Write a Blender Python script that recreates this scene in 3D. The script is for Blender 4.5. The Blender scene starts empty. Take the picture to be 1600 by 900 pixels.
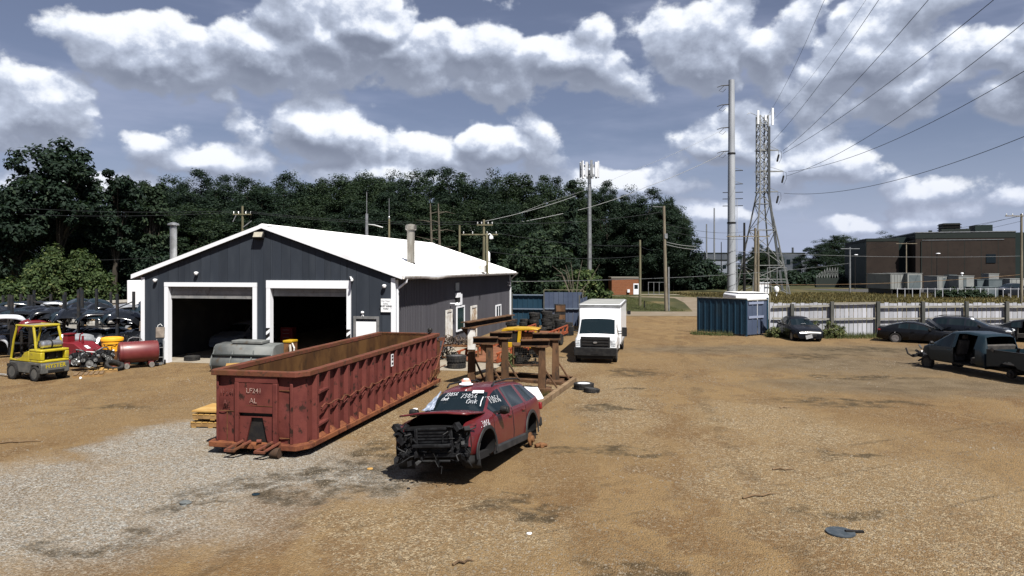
import bpy, bmesh, math, random
import numpy as np
from mathutils import Vector, Matrix, Euler
R_ = random.Random(7)
rad = math.radians
S = bpy.context.scene
COL = S.collection

# ------------------------------------------------------------------ camera
CAM_H = 4.5
FPX = 1100.0            # focal length in pixels of the 1600 px wide photograph
cd = bpy.data.cameras.new('camera')
cam = bpy.data.objects.new('camera', cd)
COL.objects.link(cam)
cam.location = (0, 0, CAM_H)
cam.rotation_euler = (rad(90), 0, 0)
cd.sensor_width = 36
cd.lens = 36 * FPX / 1600
cd.shift_y = -31 / 1600
cd.clip_start = 0.1
cd.clip_end = 6000
S.camera = cam

# ------------------------------------------------------------------ exposure
S.view_settings.view_transform = 'Standard'
S.view_settings.look = 'None'
S.view_settings.exposure = 1.2
S.view_settings.gamma = 1.0
S.render.engine = 'CYCLES'
S.cycles.max_bounces = 5
S.cycles.diffuse_bounces = 2
S.cycles.glossy_bounces = 2
S.cycles.transmission_bounces = 3
S.cycles.transparent_max_bounces = 6
S.cycles.caustics_reflective = False
S.cycles.caustics_refractive = False

# ------------------------------------------------------------------ sun
SUNV = Vector((0.325, -0.60, 1.0)).normalized()      # towards the sun
sl = bpy.data.lights.new('sun', 'SUN')
sl.energy = 5.0
sl.angle = rad(0.53)
sl.color = (1.0, 0.95, 0.87)
sun = bpy.data.objects.new('sun', sl)
COL.objects.link(sun)
sun.rotation_euler = SUNV.to_track_quat('Z', 'Y').to_euler()
sun.location = (30, -30, 60)

# ------------------------------------------------------------------ sky with cumulus clouds
W = bpy.data.worlds.new('World')
S.world = W
W.use_nodes = True
nt = W.node_tree
nt.nodes.clear()

class NT:
    """small helper for writing node maths"""
    def __init__(s, nt): s.nt = nt
    def n(s, t, **kw):
        x = s.nt.nodes.new(t)
        for k, v in kw.items(): setattr(x, k, v)
        return x
    def link(s, a, b): s.nt.links.new(a, b)
    def put(s, sock, v):
        if isinstance(v, bpy.types.NodeSocket): s.link(v, sock)
        else: sock.default_value = v
    def m(s, op, a, b=0.0, c=0.0, clamp=False):
        x = s.n('ShaderNodeMath', operation=op, use_clamp=clamp)
        for i, v in enumerate((a, b, c)): s.put(x.inputs[i], v)
        return x.outputs[0]
    def v(s, op, a, b=(0, 0, 0)):
        x = s.n('ShaderNodeVectorMath', operation=op)
        s.put(x.inputs[0], a); s.put(x.inputs[1], b)
        return x.outputs['Value'] if op in ('LENGTH', 'DISTANCE', 'DOT_PRODUCT') else x.outputs[0]
    def xyz(s, x, y, z):
        c = s.n('ShaderNodeCombineXYZ')
        for i, v in enumerate((x, y, z)): s.put(c.inputs[i], v)
        return c.outputs[0]
    def sep(s, v):
        c = s.n('ShaderNodeSeparateXYZ'); s.link(v, c.inputs[0]); return c.outputs
    def noise(s, vec, scale, detail=4, rough=0.55, dist=0.0, lac=2.0):
        x = s.n('ShaderNodeTexNoise')
        if vec is not None: s.link(vec, x.inputs['Vector'])
        x.inputs['Scale'].default_value = scale
        x.inputs['Detail'].default_value = detail
        x.inputs['Roughness'].default_value = rough
        x.inputs['Distortion'].default_value = dist
        x.inputs['Lacunarity'].default_value = lac
        return x.outputs['Fac']
    def step(s, x, a, b, lo=0.0, hi=1.0):
        r = s.n('ShaderNodeMapRange', interpolation_type='SMOOTHSTEP')
        s.put(r.inputs['Value'], x)
        r.inputs['From Min'].default_value = a; r.inputs['From Max'].default_value = b
        r.inputs['To Min'].default_value = lo; r.inputs['To Max'].default_value = hi
        return r.outputs['Result']
    def mix(s, f, a, b, blend='MIX'):
        x = s.n('ShaderNodeMix', data_type='RGBA', blend_type=blend)
        s.put(x.inputs[0], f)
        for k, v in ((6, a), (7, b)):
            if isinstance(v, (tuple, list)): v = (*v[:3], 1.0)
            s.put(x.inputs[k], v)
        return x.outputs[2]

g = NT(nt)
tc = g.n('ShaderNodeTexCoord')
DIR = tc.outputs['Generated']
sx, sy, sz = g.sep(DIR)
az = g.m('ARCTAN2', sx, sy)
el = g.m('ARCSINE', sz)
# cumulus heaps: azimuth, elevation, half widths (radians)
def aze(px, py):
    a = math.atan((px - 800) / FPX)
    return a, math.atan((419 - py) / FPX * math.cos(a))
HEAPS = [(400, 78, 120, 62), (260, 95, 110, 45), (560, 45, 150, 75), (730, 75, 150, 62), (880, 88, 100, 55), (30, 190, 110, 52),
         (500, 205, 110, 46), (690, 232, 150, 40), (810, 226, 80, 42), (228, 222, 52, 28), (340, 252, 120, 26),
         (1170, 72, 140, 72), (1340, 95, 150, 78), (1500, 120, 150, 78), (1600, 90, 120, 60), (1125, 232, 80, 36), (1270, 262, 120, 34),
         (1475, 288, 95, 20), (1590, 305, 60, 18), (1095, 120, 26, 18), (620, 276, 260, 22),
         (1130, 330, 60, 14), (1240, 318, 70, 18), (1310, 342, 60, 11), (1400, 352, 70, 10), (1500, 330, 50, 12), (120, 285, 180, 24), (950, 290, 90, 24)]
def puffs(off):
    """cauliflower texture: broad noise plus rounded cells, seen in the direction of view"""
    v = g.v('MULTIPLY', g.v('ADD', DIR, off), (1, 1, 1.3))
    big = g.noise(v, 8.0, 8, 0.57)
    rn = g.n('ShaderNodeTexNoise', noise_type='RIDGED_MULTIFRACTAL'); g.link(v, rn.inputs['Vector'])
    rn.inputs['Scale'].default_value = 9.0; rn.inputs['Detail'].default_value = 3.0; rn.inputs['Roughness'].default_value = 0.5; rn.inputs['Offset'].default_value = 0.9; rn.inputs['Gain'].default_value = 1.4
    return g.m('SUBTRACT', g.m('MULTIPLY', g.m('SUBTRACT', big, 0.5), 3.0), g.m('MULTIPLY', g.m('SUBTRACT', rn.outputs['Fac'], 0.5), 0.62))
def heaps(dl):
    p = g.xyz(az, g.m('ADD', el, dl), 0.0)
    best = None
    for (px, py, rx, ry) in HEAPS:
        a, e = aze(px, py)
        r = g.v('LENGTH', g.v('MULTIPLY', g.v('SUBTRACT', p, (a, e, 0)), (FPX / rx / 1.22, FPX / ry / 1.22, 0)))
        b = g.m('SUBTRACT', 1.06, r) if ry > 20 else g.m('MULTIPLY', g.m('SUBTRACT', 1.15, r), 0.62)
        best = b if best is None else g.m('SMOOTH_MAX', best, b, 0.2)
    return best
f0 = puffs((0, 0, 0))
f1 = puffs((0.006, 0.0, 0.016))
# everywhere else the same kind of scattered cumulus, from a broad noise
broad = g.noise(g.v('MULTIPLY', DIR, (1, 1, 2.2)), 3.1, 3, 0.5)
away = g.m('MAXIMUM', g.step(g.m('ABSOLUTE', az), 0.66, 0.8), g.step(el, 0.40, 0.52))
scat = g.m('SUBTRACT', g.m('MULTIPLY', g.m('SUBTRACT', broad, 0.55), 5.0), g.m('MULTIPLY', g.m('SUBTRACT', 1.0, away), 4.0))
h0 = g.m('MAXIMUM', heaps(0.0), scat)
h1 = g.m('MAXIMUM', heaps(0.026), scat)
d0 = g.m('ADD', h0, f0)
d1 = g.m('ADD', h1, f1)
alpha = g.step(d0, -0.06, 0.27)
lit = g.m('SUBTRACT', d0, d1)                       # density falls upward -> sunlit top
lit = g.m('ADD', g.step(lit, -0.42, 0.88), g.m('MULTIPLY', f0, 0.10), clamp=True)
lit = g.m('ADD', lit, g.m('MULTIPLY', g.step(d0, 0.95, 0.15), 0.16), clamp=True)
cloud = g.mix(lit, (0.205, 0.235, 0.315), (0.72, 0.80, 0.97))
cloud = g.mix(g.step(lit, 0.60, 1.05), cloud, (1.02, 1.05, 1.10))
thin = g.noise(g.v('MULTIPLY', DIR, (1, 1, 4.5)), 2.6, 5, 0.6)
nish = g.n('ShaderNodeTexSky', sky_type='NISHITA')
nish.sun_disc = False
nish.sun_elevation = math.asin(SUNV.z)
nish.sun_rotation = math.atan2(SUNV.x, SUNV.y)
nish.altitude = 100
nish.air_density = 1.0
nish.dust_density = 1.5
hs = g.n('ShaderNodeHueSaturation')
hs.inputs['Hue'].default_value = 0.515
hs.inputs['Saturation'].default_value = 0.47
hs.inputs['Value'].default_value = 1.0
g.link(nish.outputs[0], hs.inputs['Color'])
SKYK = 0.05
base = g.mix(1.0, hs.outputs[0], (0.47, 0.545, 0.70), 'MULTIPLY')
veil = g.m('MULTIPLY', g.step(thin, 0.40, 0.72), 0.45)
base = g.mix(veil, base, tuple(c / SKYK * .44 for c in (0.46, 0.51, 0.68)))
low = g.step(el, 0.19, 0.0)
base = g.mix(g.m('MULTIPLY', low, 0.75), base, tuple(c / SKYK * .44 for c in (0.47, 0.53, 0.72)))
cl10 = g.mix(1.0, cloud, (.44 / SKYK,) * 3, 'MULTIPLY')
# far clouds melt into a pale bank at the horizon
cl10 = g.mix(g.m('MULTIPLY', low, 0.40), cl10, tuple(c / SKYK * .44 for c in (0.46, 0.51, 0.70)))
sky = g.mix(g.m('MULTIPLY', alpha, 0.97), base, cl10)
bg = g.n('ShaderNodeBackground')
g.link(sky, bg.inputs['Color'])
bg.inputs['Strength'].default_value = SKYK
wo = g.n('ShaderNodeOutputWorld')
g.link(bg.outputs[0], wo.inputs[0])
W.cycles.sampling_method = 'MANUAL'
W.cycles.sample_map_resolution = 256

# ------------------------------------------------------------------ helpers: where a point of the ground or of the air is
def gp(px, py, z=0.0):
    Y = FPX * (CAM_H - z) / (py - 419.0)
    return Vector(((px - 800) * Y / FPX, Y, z))
def ap(px, py, Y):
    return Vector(((px - 800) * Y / FPX, Y, CAM_H - (py - 419) * Y / FPX))

# ------------------------------------------------------------------ materials
MATS = {}
ALB = 0.78                # all but the whitest paints, under the brighter exposure
def mat(name, a, b=None, rough=0.6, rnd=0.0, metal=0.0, scale=4.0, thr=(0.4, 0.65), bump=0.0, bscale=40.0, c=None, cthr=(0.6, 0.7), cscale=9.0,
        coat=0.0, stretch=(1, 1, 1), detail=5, spec=0.5, rvar=0.0, grime=None, emis=None):
    if name in MATS: return MATS[name]
    a, b, c = [x if x is None or max(a) > 0.45 else tuple(v * ALB for v in x) for x in (a, b, c)]
    m = bpy.data.materials.new(name); m.use_nodes = True
    t = m.node_tree; q = NT(t)
    p = t.nodes['Principled BSDF']
    p.inputs['Roughness'].default_value = rough
    p.inputs['Metallic'].default_value = metal
    p.inputs['Coat Weight'].default_value = coat
    p.inputs['Coat Roughness'].default_value = 0.08
    p.inputs['Specular IOR Level'].default_value = spec if spec != 0.5 or rough < 0.5 else 0.16
    if emis:
        p.inputs['Emission Color'].default_value = (*emis[:3], 1); p.inputs['Emission Strength'].default_value = emis[3]
    co = q.n('ShaderNodeTexCoord').outputs['Object']
    oi = q.n('ShaderNodeObjectInfo').outputs['Random']
    co = q.v('ADD', co, q.xyz(q.m('MULTIPLY', oi, 37.0), q.m('MULTIPLY', oi, 91.0), 0.0))
    cs = q.v('MULTIPLY', co, stretch)
    col = (*a, 1)
    if b is not None:
        f = q.step(q.noise(cs, scale, detail, 0.6), thr[0], thr[1])
        col = q.mix(f, a, b)
        if rvar:
            r = q.m('ADD', rough, q.m('MULTIPLY', f, rvar), clamp=True); q.link(r, p.inputs['Roughness'])
    if c is not None:
        f2 = q.step(q.noise(q.v('ADD', cs, (5.3, 1.7, 8.1)), cscale, 6, 0.65), cthr[0], cthr[1])
        col = q.mix(f2, col, c)
    if rnd:
        k = q.m('ADD', 1.0 - rnd, q.m('MULTIPLY', oi, 2 * rnd))
        col = q.mix(1.0, col, q.xyz(k, k, k), 'MULTIPLY')
    q.put(p.inputs['Base Color'], col)
    if bump:
        bn = q.n('ShaderNodeBump'); bn.inputs['Strength'].default_value = bump; bn.inputs['Distance'].default_value = 0.02
        q.link(q.noise(cs, bscale, 5, 0.6), bn.inputs['Height']); q.link(bn.outputs[0], p.inputs['Normal'])
    MATS[name] = m
    return m

# ------------------------------------------------------------------ mesh builder
def frame(p0, p1, up=Vector((0, 0, 1))):
    z = (Vector(p1) - Vector(p0)); L = z.length; z = z / max(L, 1e-9)
    u = Vector(up)
    if abs(z.dot(u.normalized())) > 0.98: u = Vector((0, 1, 0)) if abs(z.y) < 0.9 else Vector((1, 0, 0))
    x = u.cross(z).normalized(); y = z.cross(x)
    return x, y, z, L

class MB:
    def __init__(s): s.v = []; s.f = []; s.mi = []; s.M = None; s.m = 0
    def add(s, vs, fs):
        o = len(s.v)
        if s.M is not None: vs = [s.M @ Vector(p) for p in vs]
        s.v.extend([tuple(p) for p in vs])
        for f in fs: s.f.append(tuple(i + o for i in f)); s.mi.append(s.m)
        return s
    def bx(s, x0, x1, y0, y1, z0, z1):
        return s.add([(x0, y0, z0), (x1, y0, z0), (x1, y1, z0), (x0, y1, z0), (x0, y0, z1), (x1, y0, z1), (x1, y1, z1), (x0, y1, z1)],
                     [(0, 3, 2, 1), (4, 5, 6, 7), (0, 1, 5, 4), (1, 2, 6, 5), (2, 3, 7, 6), (3, 0, 4, 7)])
    def box(s, c, d):
        return s.bx(c[0] - d[0] / 2, c[0] + d[0] / 2, c[1] - d[1] / 2, c[1] + d[1] / 2, c[2] - d[2] / 2, c[2] + d[2] / 2)
    def bar(s, p0, p1, w, h, up=(0, 0, 1)):
        x, y, z, L = frame(p0, p1, up); p0 = Vector(p0); p1 = Vector(p1)
        vs = [p + x * a * w / 2 + y * b * h / 2 for p in (p0, p1) for a, b in ((-1, -1), (1, -1), (1, 1), (-1, 1))]
        return s.add(vs, [(0, 3, 2, 1), (4, 5, 6, 7), (0, 1, 5, 4), (1, 2, 6, 5), (2, 3, 7, 6), (3, 0, 4, 7)])
    def cyl(s, p0, p1, r0, r1=None, n=12, caps=True):
        r1 = r0 if r1 is None else r1
        x, y, z, L = frame(p0, p1); p0 = Vector(p0); p1 = Vector(p1)
        vs = []
        for p, r in ((p0, r0), (p1, r1)):
            for i in range(n):
                a = 2 * math.pi * i / n
                vs.append(p + (x * math.cos(a) + y * math.sin(a)) * r)
        fs = [(i, (i + 1) % n, n + (i + 1) % n, n + i) for i in range(n)]
        if caps: fs += [tuple(range(n - 1, -1, -1)), tuple(range(n, 2 * n))]
        return s.add(vs, fs)
    def tube(s, pts, r, n=6, caps=True):
        pts = [Vector(p) for p in pts]
        rs = r if isinstance(r, (list, tuple)) else [r] * len(pts)
        vs = []; fs = []
        px = None
        for k, p in enumerate(pts):
            t = (pts[min(k + 1, len(pts) - 1)] - pts[max(k - 1, 0)])
            t = t.normalized() if t.length > 1e-9 else Vector((0, 0, 1))
            if px is None:
                u = Vector((0, 0, 1)) if abs(t.z) < 0.9 else Vector((0, 1, 0))
                px = u.cross(t).normalized()
            else:
                px = (px - t * px.dot(t)); px = px.normalized() if px.length > 1e-6 else Vector((1, 0, 0))
            py = t.cross(px)
            for i in range(n):
                a = 2 * math.pi * i / n
                vs.append(p + (px * math.cos(a) + py * math.sin(a)) * rs[k])
        for k in range(len(pts) - 1):
            for i in range(n):
                j = (i + 1) % n
                fs.append((k * n + i, k * n + j, (k + 1) * n + j, (k + 1) * n + i))
        if caps:
            fs.append(tuple(range(n - 1, -1, -1))); b = (len(pts) - 1) * n
            fs.append(tuple(range(b, b + n)))
        return s.add(vs, fs)
    def lathe(s, prof, n=20, p=(0, 0, 0), ax=(0, 0, 1), closed=False):
        x, y, z, L = frame((0, 0, 0), ax); p = Vector(p)
        vs = []; fs = []; k = len(prof)
        for i in range(n):
            a = 2 * math.pi * i / n; d = x * math.cos(a) + y * math.sin(a)
            for (r, h) in prof: vs.append(p + d * r + z * h)
        for i in range(n):
            j = (i + 1) % n
            for q in range(k if closed else k - 1):
                w = (q + 1) % k
                fs.append((i * k + q, j * k + q, j * k + w, i * k + w))
        if not closed:
            if prof[0][0] > 1e-6: fs.append(tuple(i * k for i in range(n - 1, -1, -1)))
            if prof[-1][0] > 1e-6: fs.append(tuple(i * k + k - 1 for i in range(n)))
        return s.add(vs, fs)
    def prism(s, poly, d0, d1, ax='y'):
        """2D outline swept along an axis: ax y -> (x,z), ax x -> (y,z), ax z -> (x,y)"""
        def P(u, w, d): return {'y': (u, d, w), 'x': (d, u, w), 'z': (u, w, d)}[ax]
        n = len(poly)
        vs = [P(u, w, d0) for u, w in poly] + [P(u, w, d1) for u, w in poly]
        fs = [tuple(range(n - 1, -1, -1)), tuple(range(n, 2 * n))] + [(i, (i + 1) % n, n + (i + 1) % n, n + i) for i in range(n)]
        return s.add(vs, fs)
    def grid(s, P):
        """P[i][j] of points"""
        a = len(P); b = len(P[0])
        return s.add([p for r in P for p in r], [(i * b + j, i * b + j + 1, (i + 1) * b + j + 1, (i + 1) * b + j) for i in range(a - 1) for j in range(b - 1)])
    def mesh(s, name, mats, smooth=35):
        me = bpy.data.meshes.new(name)
        me.from_pydata(s.v, [], s.f)
        for m in (mats if isinstance(mats, (list, tuple)) else [mats]): me.materials.append(m)
        if any(s.mi): me.polygons.foreach_set('material_index', s.mi)
        bm = bmesh.new(); bm.from_mesh(me); bmesh.ops.recalc_face_normals(bm, faces=bm.faces); bm.to_mesh(me); bm.free()
        if smooth: smooth_mesh(me, smooth)
        me.update()
        return me
    def build(s, name, mats, parent=None, smooth=35, bevel=0.0, loc=None, rot=None, **tags):
        o = bpy.data.objects.new(name, s.mesh(name, mats, smooth)); COL.objects.link(o)
        if parent is not None: o.parent = parent
        if loc is not None: o.location = loc
        if rot is not None: o.rotation_euler = rot
        if bevel:
            b = o.modifiers.new('bevel', 'BEVEL'); b.width = bevel; b.segments = 2; b.limit_method = 'ANGLE'; b.angle_limit = rad(40)
        for k, v in tags.items(): o[k] = v
        return o

def smooth_mesh(me, ang=35):
    me.polygons.foreach_set('use_smooth', [True] * len(me.polygons))
    try: me.set_sharp_from_angle(angle=rad(ang))
    except Exception: pass

def thing(name, label, cat, loc=(0, 0, 0), rz=0.0, group=None, rot=None):
    o = bpy.data.objects.new(name, None); COL.objects.link(o)
    o.empty_display_size = 0.2
    o.location = loc; o.rotation_euler = rot if rot is not None else (0, 0, rz)
    o['label'] = label; o['category'] = cat
    if group: o['group'] = group
    return o
def tag(o, label, cat, group=None):
    o['label'] = label; o['category'] = cat
    if group: o['group'] = group
    return o
def inst(name, me, parent=None, loc=(0, 0, 0), rot=(0, 0, 0), sc=(1, 1, 1)):
    o = bpy.data.objects.new(name, me); COL.objects.link(o)
    o.parent = parent; o.location = loc; o.rotation_euler = rot; o.scale = sc
    return o
def kids(o): return [c for c in bpy.data.objects if c.parent == o]
def copy_tree(o, parent=None):
    c = o.copy(); COL.objects.link(c)
    if parent is not None: c.parent = parent
    for ch in kids(o): copy_tree(ch, c)
    return c
def text_mb(mb, body, size, M, depth=0.004, ax='CENTER', bold=0.0):
    cu = bpy.data.curves.new('lettering', 'FONT'); cu.body = body; cu.size = size; cu.extrude = depth; cu.align_x = ax; cu.resolution_u = 2; cu.offset = bold
    o = bpy.data.objects.new('lettering', cu); COL.objects.link(o)
    dg = bpy.context.evaluated_depsgraph_get(); dg.update()
    me = o.evaluated_get(dg).to_mesh()
    mb.add([M @ v.co for v in me.vertices], [tuple(p.vertices) for p in me.polygons])
    o.evaluated_get(dg).to_mesh_clear()
    bpy.data.objects.remove(o); bpy.data.curves.remove(cu)
STROKES = {'7': [[(0, 1), (.6, 1), (.2, 0)]], '3': [[(0, .95), (.35, 1), (.5, .8), (.2, .55), (.5, .35), (.35, .02), (0, .1)]],
           '0': [[(.3, 1), (.05, .6), (.12, .1), (.4, .02), (.55, .5), (.3, 1)]], '5': [[(.6, 1), (.12, .95), (.1, .55), (.45, .5), (.45, .08), (0, .05)]],
           '6': [[(.5, 1), (.12, .6), (.1, .12), (.4, .02), (.5, .35), (.15, .42)]], 'O': [[(.4, 1), (0, .6), (.1, .05), (.55, .05), (.7, .6), (.4, 1)]],
           'a': [[(.5, .6), (.15, .6), (.05, .1), (.4, .1), (.5, .6), (.55, 0)]], 'k': [[(.1, 1), (.1, 0)], [(.5, .65), (.12, .3), (.55, 0)]]}
def hand(mb, txt, P, size, r, adv=.78):
    """hand painted strokes; P(u,v) gives the point on the surface"""
    u = 0.0
    for ch in txt:
        if ch != ' ':
            for st in STROKES[ch]:
                mb.tube([P((u + a) * size, b * size) for a, b in st], r, 4)
        u += adv
# ------------------------------------------------------------------ ground
def ground_mat():
    m = bpy.data.materials.new('yard dirt'); m.use_nodes = True
    q = NT(m.node_tree); p = m.node_tree.nodes['Principled BSDF']
    p.inputs['Roughness'].default_value = 0.95; p.inputs['Specular IOR Level'].default_value = 0.15
    co = q.n('ShaderNodeTexCoord').outputs['Object']
    wob = q.v('MULTIPLY', q.v('SUBTRACT', q.xyz(q.noise(co, 0.45, 5, 0.6), q.noise(q.v('ADD', co, (31, 7, 0)), 0.45, 5, 0.6), 0.5), (0.5, 0.5, 0.5)), (5.0, 5.0, 0))
    pw = q.v('ADD', co, wob)
    def blob(x, y, rx, ry, rot=0.0):
        v = q.v('SUBTRACT', pw, (x, y, 0))
        if rot:
            r = q.n('ShaderNodeVectorRotate', rotation_type='Z_AXIS'); q.link(v, r.inputs[0]); r.inputs['Angle'].default_value = -rot; v = r.outputs[0]
        return q.m('SUBTRACT', 1.0, q.v('LENGTH', q.v('MULTIPLY', v, (1 / rx, 1 / ry, 0))))
    def union(bl):
        o = None
        for b in bl:
            s = blob(*b); o = s if o is None else q.m('MAXIMUM', o, s)
        return o
    big = q.noise(co, 0.16, 5, 0.6); mid = q.noise(co, 0.9, 6, 0.62)
    fine = q.noise(co, 9.0, 5, 0.7)
    streak = q.noise(q.v('MULTIPLY', pw, (1.3, 0.16, 1)), 0.7, 5, 0.6)
    grain = q.n('ShaderNodeTexVoronoi', feature='F1'); q.link(co, grain.inputs['Vector']); grain.inputs['Scale'].default_value = 38.0
    gcol = q.sep(grain.outputs['Color'])[0]
    g2 = q.n('ShaderNodeTexVoronoi', feature='F1'); q.link(co, g2.inputs['Vector']); g2.inputs['Scale'].default_value = 17.0
    gc2 = q.sep(g2.outputs['Color'])[1]
    # clay
    lane = q.step(streak, 0.42, 0.60)
    col = q.mix(q.step(big, 0.36, 0.64), (0.104, 0.061, 0.026), (0.140, 0.092, 0.044))
    col = q.mix(q.m('MULTIPLY', lane, 0.80), col, (0.166, 0.111, 0.053))
    col = q.mix(q.m('MULTIPLY', q.step(mid, 0.48, 0.72), 0.50), col, (0.082, 0.048, 0.021))
    # gravel that shows through
    grav = q.mix(q.step(gcol, 0.1, 0.9), (0.100, 0.096, 0.086), (0.300, 0.290, 0.266))
    gtan = q.mix(q.step(gcol, 0.1, 0.9), (0.078, 0.056, 0.031), (0.290, 0.232, 0.152))
    sp = q.step(union([(-8.5, 13.5, 4.6, 3.6, 0.1), (-4.5, 15.2, 3.0, 1.6), (-11.5, 13.0, 4.5, 3.0), (-6.5, 16.5, 3.2, 2.0), (-9.0, 18.6, 1.8, 3.0)]), -0.30, 0.50)
    sp2 = q.step(union([(6.8, 14.5, 3.8, 5.0, 0.2), (9.5, 11.0, 4.2, 3.2), (3.5, 24.0, 1.6, 7.0, -0.1), (7.5, 20.5, 2.4, 4.0), (-1.5, 12.0, 2.6, 2.0), (1.2, 33.0, 2.6, 4.0), (1.5, 27.0, 2.0, 3.0), (-3.3, 20.0, 1.3, 3.2)]), -0.15, 0.45)
    spk = q.step(q.m('ADD', q.m('MULTIPLY', mid, 0.6), q.m('MULTIPLY', gc2, 0.5)), 0.46, 0.78)
    col = q.mix(q.m('MULTIPLY', spk, q.m('SUBTRACT', 0.34, q.m('MULTIPLY', lane, 0.24))), col, gtan)
    col = q.mix(q.m('MULTIPLY', sp2, q.m('ADD', 0.20, q.m('MULTIPLY', spk, 0.70))), col, gtan)
    col = q.mix(q.m('MULTIPLY', sp, q.m('ADD', 0.58, q.m('MULTIPLY', spk, 0.42))), col, grav)
    # greyer trodden ground where the wrecks stand
    gy = q.step(union([(16, 33, 7, 4), (12.0, 39.0, 7, 2.6), (20, 38.0, 8, 4), (13.5, 27.0, 4.5, 2.0), (17, 27, 5, 3)]), -0.35, 0.7)
    col = q.mix(q.m('MULTIPLY', gy, 0.70), col, q.mix(q.step(mid, .35, .65), (0.060, 0.049, 0.034), (0.108, 0.087, 0.059)))
    # damp and oily patches
    st = q.step(union([(-6.75, 11.55, 1.0, 0.42), (-5.4, 14.7, 1.5, 0.5, 0.5), (-4.2, 13.9, 1.6, 0.4, 0.2), (-4.4, 16.2, 1.2, 0.4, 0.3), (-3.1, 17.3, 0.7, 2.4, -0.3), (5.2, 30.5, 1.3, 1.1), (4.4, 26.4, 0.8, 0.5), (2.4, 17.4, 1.3, 0.35, 0.3),
                       (11.5, 23.5, 2.6, 0.8, -0.2), (14.5, 29.0, 3.0, 0.8), (-12.5, 22.8, 1.8, 0.5), (0.4, 13.2, 1.8, 0.25, 0.35), (1.9, 10.3, 1.0, 0.5), (15.5, 36.0, 2.5, 1.2), (19.5, 39.0, 3, 1.4), (-2.2, 14.9, 1.3, 0.5, 0.4), (-4.0, 15.9, 1.7, 0.6, 0.2), (-3.2, 15.0, 1.4, 0.5), (-2.7, 18.5, 0.8, 2.2, -0.2), (-6.0, 13.4, 1.2, 0.4, 0.4), (3.0, 22.5, 1.2, 0.5), (6.0, 13.0, 0.9, 0.35), (8.6, 16.8, 1.0, 0.4)]), -0.25, 0.55)
    stn = q.step(q.noise(co, 1.7, 6, 0.7), 0.36, 0.62)
    col = q.mix(q.m('MULTIPLY', q.m('MULTIPLY', st, stn), 0.88), col, (0.030, 0.023, 0.013))
    # wheel tracks: long arcs pressed into the dirt, in pairs
    brk = q.step(q.noise(co, 0.7, 6, 0.7), 0.44, 0.62); tr = None
    small = q.v('ADD', co, q.v('MULTIPLY', wob, (0.05, 0.05, 0)))
    for cx_, cy_, R, w_ in ((117.34, -211.85, 252.54, .10), (117.34, -211.85, 254.2, .14), (117.34, -211.85, 250.2, .08), (-29.07, 21.43, 26.85, .16), (-29.07, 21.43, 25.2, .15), (352.17, -33.15, 350.4, .30)):
        d = q.m('ABSOLUTE', q.m('SUBTRACT', q.v('LENGTH', q.v('SUBTRACT', small, (cx_, cy_, 0))), R)); a = q.step(d, w_, w_ * .35)
        tr = a if tr is None else q.m('MAXIMUM', tr, a)
    rut = q.m('MULTIPLY', tr, brk)
    col = q.mix(q.m('MULTIPLY', rut, 0.38), col, (0.050, 0.035, 0.019))
    col = q.mix(q.m('MULTIPLY', q.step(fine, 0.40, 0.75), 0.25), col, (0.062, 0.046, 0.026))
    q.link(col, p.inputs['Base Color'])
    bn = q.n('ShaderNodeBump'); bn.inputs['Strength'].default_value = 0.9; bn.inputs['Distance'].default_value = 0.035
    h = q.m('ADD', q.m('ADD', q.m('MULTIPLY', grain.outputs['Distance'], -0.9), q.m('MULTIPLY', fine, 0.9)), q.m('MULTIPLY', mid, 2.2))
    h = q.m('SUBTRACT', h, q.m('MULTIPLY', rut, 0.7))
    q.link(h, bn.inputs['Height']); q.link(bn.outputs[0], p.inputs['Normal'])
    return m

M_GRASS = mat('mown grass', (0.034, 0.037, 0.017), (0.056, 0.056, 0.026), rough=0.9, scale=0.5, c=(0.13, 0.10, 0.05), cthr=(0.52, 0.7), cscale=0.15, bump=0.6, bscale=8, spec=0.1)
M_DRYGRASS = mat('dry meadow', (0.082, 0.074, 0.030), (0.115, 0.094, 0.040), rough=0.95, scale=0.12, c=(0.045, 0.05, 0.018), cthr=(0.5, 0.65), cscale=0.3, bump=0.8, bscale=5, spec=0.1)
M_ROAD = mat('pale road surface', (0.15, 0.120, 0.085), (0.18, 0.15, 0.115), rough=0.9, scale=0.5, bump=0.3, bscale=30, spec=0.2)
M_ASPH = mat('old asphalt', (0.045, 0.045, 0.047), (0.065, 0.063, 0.062), rough=0.9, scale=0.7, spec=0.2)
M_CONC = mat('worn concrete', (0.22, 0.19, 0.15), (0.28, 0.255, 0.21), rough=0.9, scale=1.3, c=(0.16, 0.12, 0.08), cthr=(0.58, 0.75), cscale=1.6, bump=0.25, spec=0.2)

def sheet(name, poly, z, m):
    bm = MB(); bm.add([(x, y, z) for x, y in poly], [tuple(range(len(poly)))])
    o = bm.build(name, m, smooth=0); o['kind'] = 'structure'
    return o
sheet('ground', [(-2500, -300), (2500, -300), (2500, 3500), (-2500, 3500)], -0.012, M_GRASS)
yard = sheet('yard', [(-60, -40), (60, -40), (60, 46.6), (17.6, 46.6), (17.4, 66), (-48, 66), (-60, 50)], 0.0, ground_mat())
sheet('road', [(-200, 66.4), (200, 66.4), (200, 73), (-200, 73)], -0.004, M_ROAD)
sheet('path', [(18.8, 73.2), (22.6, 73.2), (25.6, 92), (29, 108), (14, 118), (12, 118), (12, 116.4), (24.5, 106), (22.5, 92)], -0.004, M_ROAD)
sheet('service_lane', [(8, 119.2), (29, 119.2), (29, 121.2), (8, 121.2)], -0.004, M_CONC)
sheet('field', [(28, 74), (200, 74), (200, 132), (28, 132)], -0.006, M_DRYGRASS)
sheet('parking_lot', [(70, 116), (260, 116), (260, 152), (62, 152)], -0.002, M_ASPH)
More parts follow.
